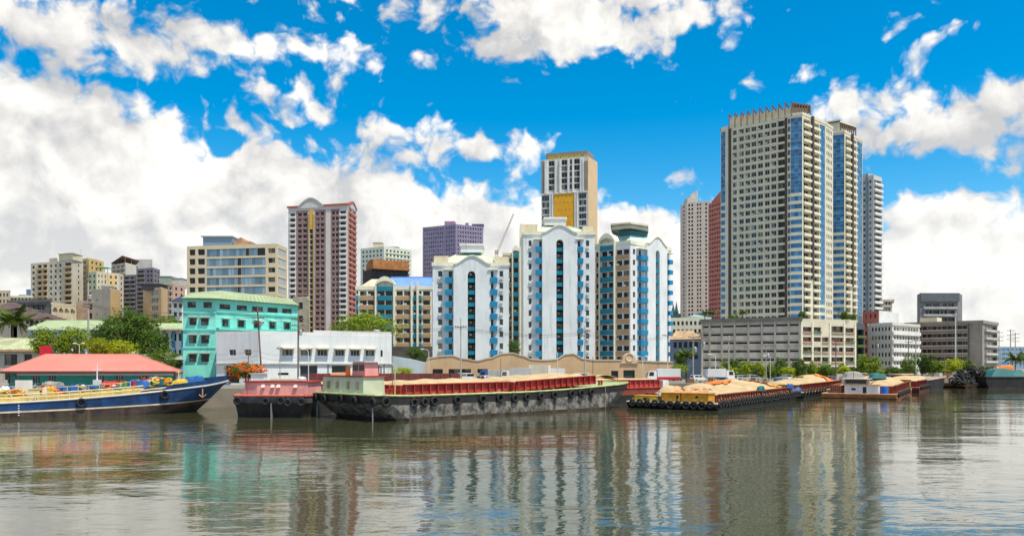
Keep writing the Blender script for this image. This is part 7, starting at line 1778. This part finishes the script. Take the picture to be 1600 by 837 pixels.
# --- narrow sand barge beyond it
B = Boat('barge', 'sand barge with red-brown coamings, just beyond the yellow-cabined barge', 'barge', (58.5,161.0), (26.5,40.0)); L = 44; g = B.g
simple_hull(B, L, 11.5, 1.2, [BLACKH,RUSTB], DECKS, rake=1); B.coaming(2.2, 41, 1.0, 10.4, 1.2, 1.5, REDBR, 1.6, .2, .28); B.rim(MATS['bleached_edge'])
B.sand(2.5, 40.8, 1.3, 10.1, 2.3, [(9,5.5,1.4,.26),(19,5,1.5,.25),(31,6,2.1,.28)], 'sand heaps on the barge just beyond the yellow-cabined one', .2, .3, 13, 50, 16)
drape(.72, .95, .0, .4, 'orange tarpaulin edge on the far heap of the barge beyond the yellow-cabined one', TARPO, 8)
for x, c, lab in ((1.2,'blue','blue sheet bundle on the near corner of the barge beyond the yellow-cabined one'),(.8,'grey','grey sheet bundle on the stern of the barge beyond the yellow-cabined one')): tarped(g(x,1.2 if c == 'blue' else 6,1.25), c, 1.6, 1.3, 1.0, lab, None, 'sheet_bundle')
tyres(B, [('s',q) for q in (.8,2.4,4.2,6.0)]+[('x',1+k*2.6) for k in range(8)], 'black tyre hung on the barge just beyond the yellow-cabined one', 'tyres on the barge beyond the yellow-cabined one', .52, rope=.3, drop=.15)

# --- flat barge with a white stern cabin
B = Boat('barge', 'flat rusty barge with a white stern cabin, dark roof windows and a blue drum', 'barge', (75.2,156.5), (25.0,43.0)); L = 46; g = B.g
simple_hull(B, L, 13.8, .95, [ORHULL,RUSTB], DECKR, mis=(1,0,0), rake=.6); B.rim(RUSTROOF)
B.coaming(7, 43, .9, 12.9, .95, 1.5, REDBR, 1.6, .25, .3); B.sand(7.3, 42.7, 1.2, 12.6, 2.1, [(12,4,1.9,.22),(24,7,2.0,.2),(36,6,1.8,.2)], 'sand load behind the white cabin of the flat rusty barge', .25, .45, 17)
cabin(1.0, 4.5, 3.4, 9.6, .97, 2.75, WHITEC, [(1.3,2.1,.7,1.15),(3.4,4.1,.1,1.4)])
mb = MB(); B.box(mb, 1.6, 4.6, 5.2, 9.9, 2.86, 3.9, 0, 0, .25); up = B.t.part('upper_cabin', mb, DECKS)
mb = MB(); B.box(mb, 1.55, 1.72, 5.6, 9.4, 3.05, 3.7); B.t.part('window_band', mb, GLD, parent=up); B.box(m := MB(), 1.3, 4.9, 4.8, 10.2, 3.91, 4.0); B.t.part('upper_roof', m, WHITEC, parent=up)
mb = MB()
for k in range(7): mb.tube(g(.9,10.3+k*.4,.98),g(.9,10.3+k*.4,2.5),.05,.05,4)
for z in (1.4,2.0,2.5): mb.tube(g(.9,10.2,z),g(.9,12.9,z),.05,.05,4)
B.t.part('guard_rail', mb, BROWNSTEEL)
m = MB(); m.lathe(g(1.8,2.3,.97), [(.01,0),(.7,0),(.72,.05),(.7,.7),(.72,.75),(.7,1.5),(.01,1.52)], 16); one('water_drum', m, TBLUE, 'big bright blue drum right of the white cabin', 'drum')
tyres(B, [('x',2+k*2.4) for k in range(14)], 'small black tyre along the rusty side of the flat barge with white cabin', 'tyres along the flat rusty barge', .48, rope=.2, drop=.05)
tarped(g(8,9,3.9), 'grey', 4, 3.0, 1.5, 'rounded striped canvas shelter behind the white cabin', None); tarped(g(11,4.5,3.9), 'teal', 3.4, 2.2, 1.2, 'dull green canvas cover right of the rounded shelter', None)
mb = MB(); mb.tube(g(2,8,4.0),g(2,8,6.6),.06,.04,5); mb.tube(g(7.5,6,2.5),g(12,3,4.6),.09,.07,6); B.t.part('derrick', mb, DARKIN)

# --- small maroon barge further right
B = Boat('barge', 'small maroon barge with sand, right of the flat rusty barge', 'barge', (99.0,194.5), (27.0,42.0)); L = 40; g = B.g
simple_hull(B, L, 9.0, 1.2, [mat('maroon_hull', (.14,.025,.03), .7, .3, .6, .4),RUSTB], DECKR, mis=(1,0,0), rake=.8); B.coaming(5, 38, .8, 8.2, 1.2, 1.5, mat('maroon_coaming', (.2,.03,.035), .7, .25, .6, .3), 1.6, 0, .28)
B.sand(5.3, 37.7, 1.0, 8.0, 2.4, [(12,4.5,1.6,.22),(24,4.5,1.5,.2),(34,4.5,1.4,.2)], 'sand load in the small maroon barge', 0, .4, 19)
cabin(.8, 3.6, 2.2, 7.4, 1.22, 3.0, mat('olive_brown_cabin', (.2,.15,.06), .8, .15, .6, .4), [(.8,1.6,.7,1.2),(3.2,4.0,.7,1.2)])
tyres(B, [('x',2+k*3) for k in range(9)], 'small black tyre along the side of the maroon barge', 'tyres along the maroon barge', .5, rope=.2, drop=.1)
# --- tug heaped with black tyres
B = Boat('tugboat', 'work boat with an orange-brown side, buried under a mound of black tyres', 'work boat', (129.5,229.0), (.86,.5)); L = 17; g = B.g
simple_hull(B, L, 7.5, lambda q: 1.1+1.6*q*q, [ORHULL,BLACKH], DECKR, mis=(1,1,0), rake=1.5); B.rim(BLACKH, w_=.25)
mb = MB(); B.box(mb, 6, 12, 1.5, 6, 1.3, 4.6, 0, 0, .2); wh = B.t.part('wheelhouse', mb, WHITEC); B.box(m := MB(), 5.9, 12.1, 1.4, 6.1, 3.3, 4.0, 0, 0, .15); B.t.part('window_band', m, GLD, parent=wh); B.box(m := MB(), 5.5, 12.5, 1.0, 6.5, 4.61, 4.75); B.t.part('wheelhouse_roof', m, WHITEC, parent=wh)
rr = random.Random(33)
for k in range(46):
    x = rr.uniform(-2,13); n = rr.uniform(-.4,3.4); top = 4.6*max(.15,1-((x-7)/9)**2); p = g(x, n, 1.4+rr.random()**.7*top)
    mb = MB(); mb.torus((0,0,0), (rr.gauss(0,.6),-.6+rr.gauss(0,.5),rr.gauss(.7,.5)), .72, .24, 14, 7); mb.v = [(a+p.x,b+p.y,c+p.z) for a,b,c in mb.v]
    one('tyre', mb, RUB, 'black tyre in the mound on the orange-brown work boat', 'tyre', 'tyre mound on the work boat', smooth=True)
# --- dark barge at the right edge, dark boats behind
B = Boat('barge', 'large plain black barge carrying a teal covered cargo at the right edge', 'barge', (136.0,229.5), (1,.06)); L = 42; g = B.g
simple_hull(B, L, 12, 3.2, [BLACKH,RUSTB], DECKS, mis=(1,0,0), rake=1.5); B.rim(BLACKH, w_=.2)
tarped(g(9,5,3.2), 'teal', 12, 7, 2.4, 'long teal sheet over cargo on the black barge at the right edge', None); tarped(g(19,5,3.2), 'teal', 6, 6, 2.0, 'smaller teal sheet right of the long one on the black barge', None); tarped(g(12,9,3.2), 'orange', 6, 3, 3.4, 'orange sheet behind the teal cargo on the black barge', None); tarped(g(24.5,5,3.2), 'white', 4, 4, 1.6, 'white sheet at the right end of the teal cargo', None)
B = Boat('work_boat', 'low black boat with a yellow cabin moored below the round quay trees', 'boat', (101,208), (.86,.55)); L = 22; g = B.g
simple_hull(B, L, 6, lambda q: 2.2+1.2*q*q, [BLACKH,RUSTB], DECKS, mis=(1,0,0), rake=1.5); B.rim(RUSTROOF)
mb = MB(); B.box(mb, 3, 7.5, 1.4, 4.6, 2.25, 4.2, 0, 0, .1); wh = B.t.part('cabin', mb, YELC); B.box(m := MB(), 2.95, 7.55, 1.38, 4.62, 3.3, 3.9, 0, 0, .1); B.t.part('window_band', m, GLD, parent=wh); B.box(m := MB(), 2.6, 8, 1, 5, 4.21, 4.33); B.t.part('cabin_roof', m, WHITEC, parent=wh)
B = Boat('work_boat', 'low black boat with a dark shelter just behind the flat rusty barge', 'boat', (88,194), (.86,.55)); L = 17; g = B.g
simple_hull(B, L, 5, lambda q: 2.0+1.0*q*q, [BLACKH,RUSTB], DECKS, mis=(1,0,0), rake=1.5)
mb = MB(); B.box(mb, 3, 9, .9, 4.1, 3.5, 3.65)
for x in (3.1,6,8.9):
    for n in (1,4): mb.tube(g(x,n,2),g(x,n,3.6),.06,.06,5)
B.t.part('shelter', mb, DGREY)
for k in range(24):
    px = 1290+k*11; D = 172+max(0,px-1290)*.2; q_ = [o for o in offs(bank_pts, 2.8)]; D2 = 195+(px-1290)*.235
    crate(X(px,D2), D2, STREET+.13, RJ.uniform(.9,1.7), RJ.randrange(5), 'weathered crate on the quay edge below the trees at the right', 'crates below the right-hand trees')
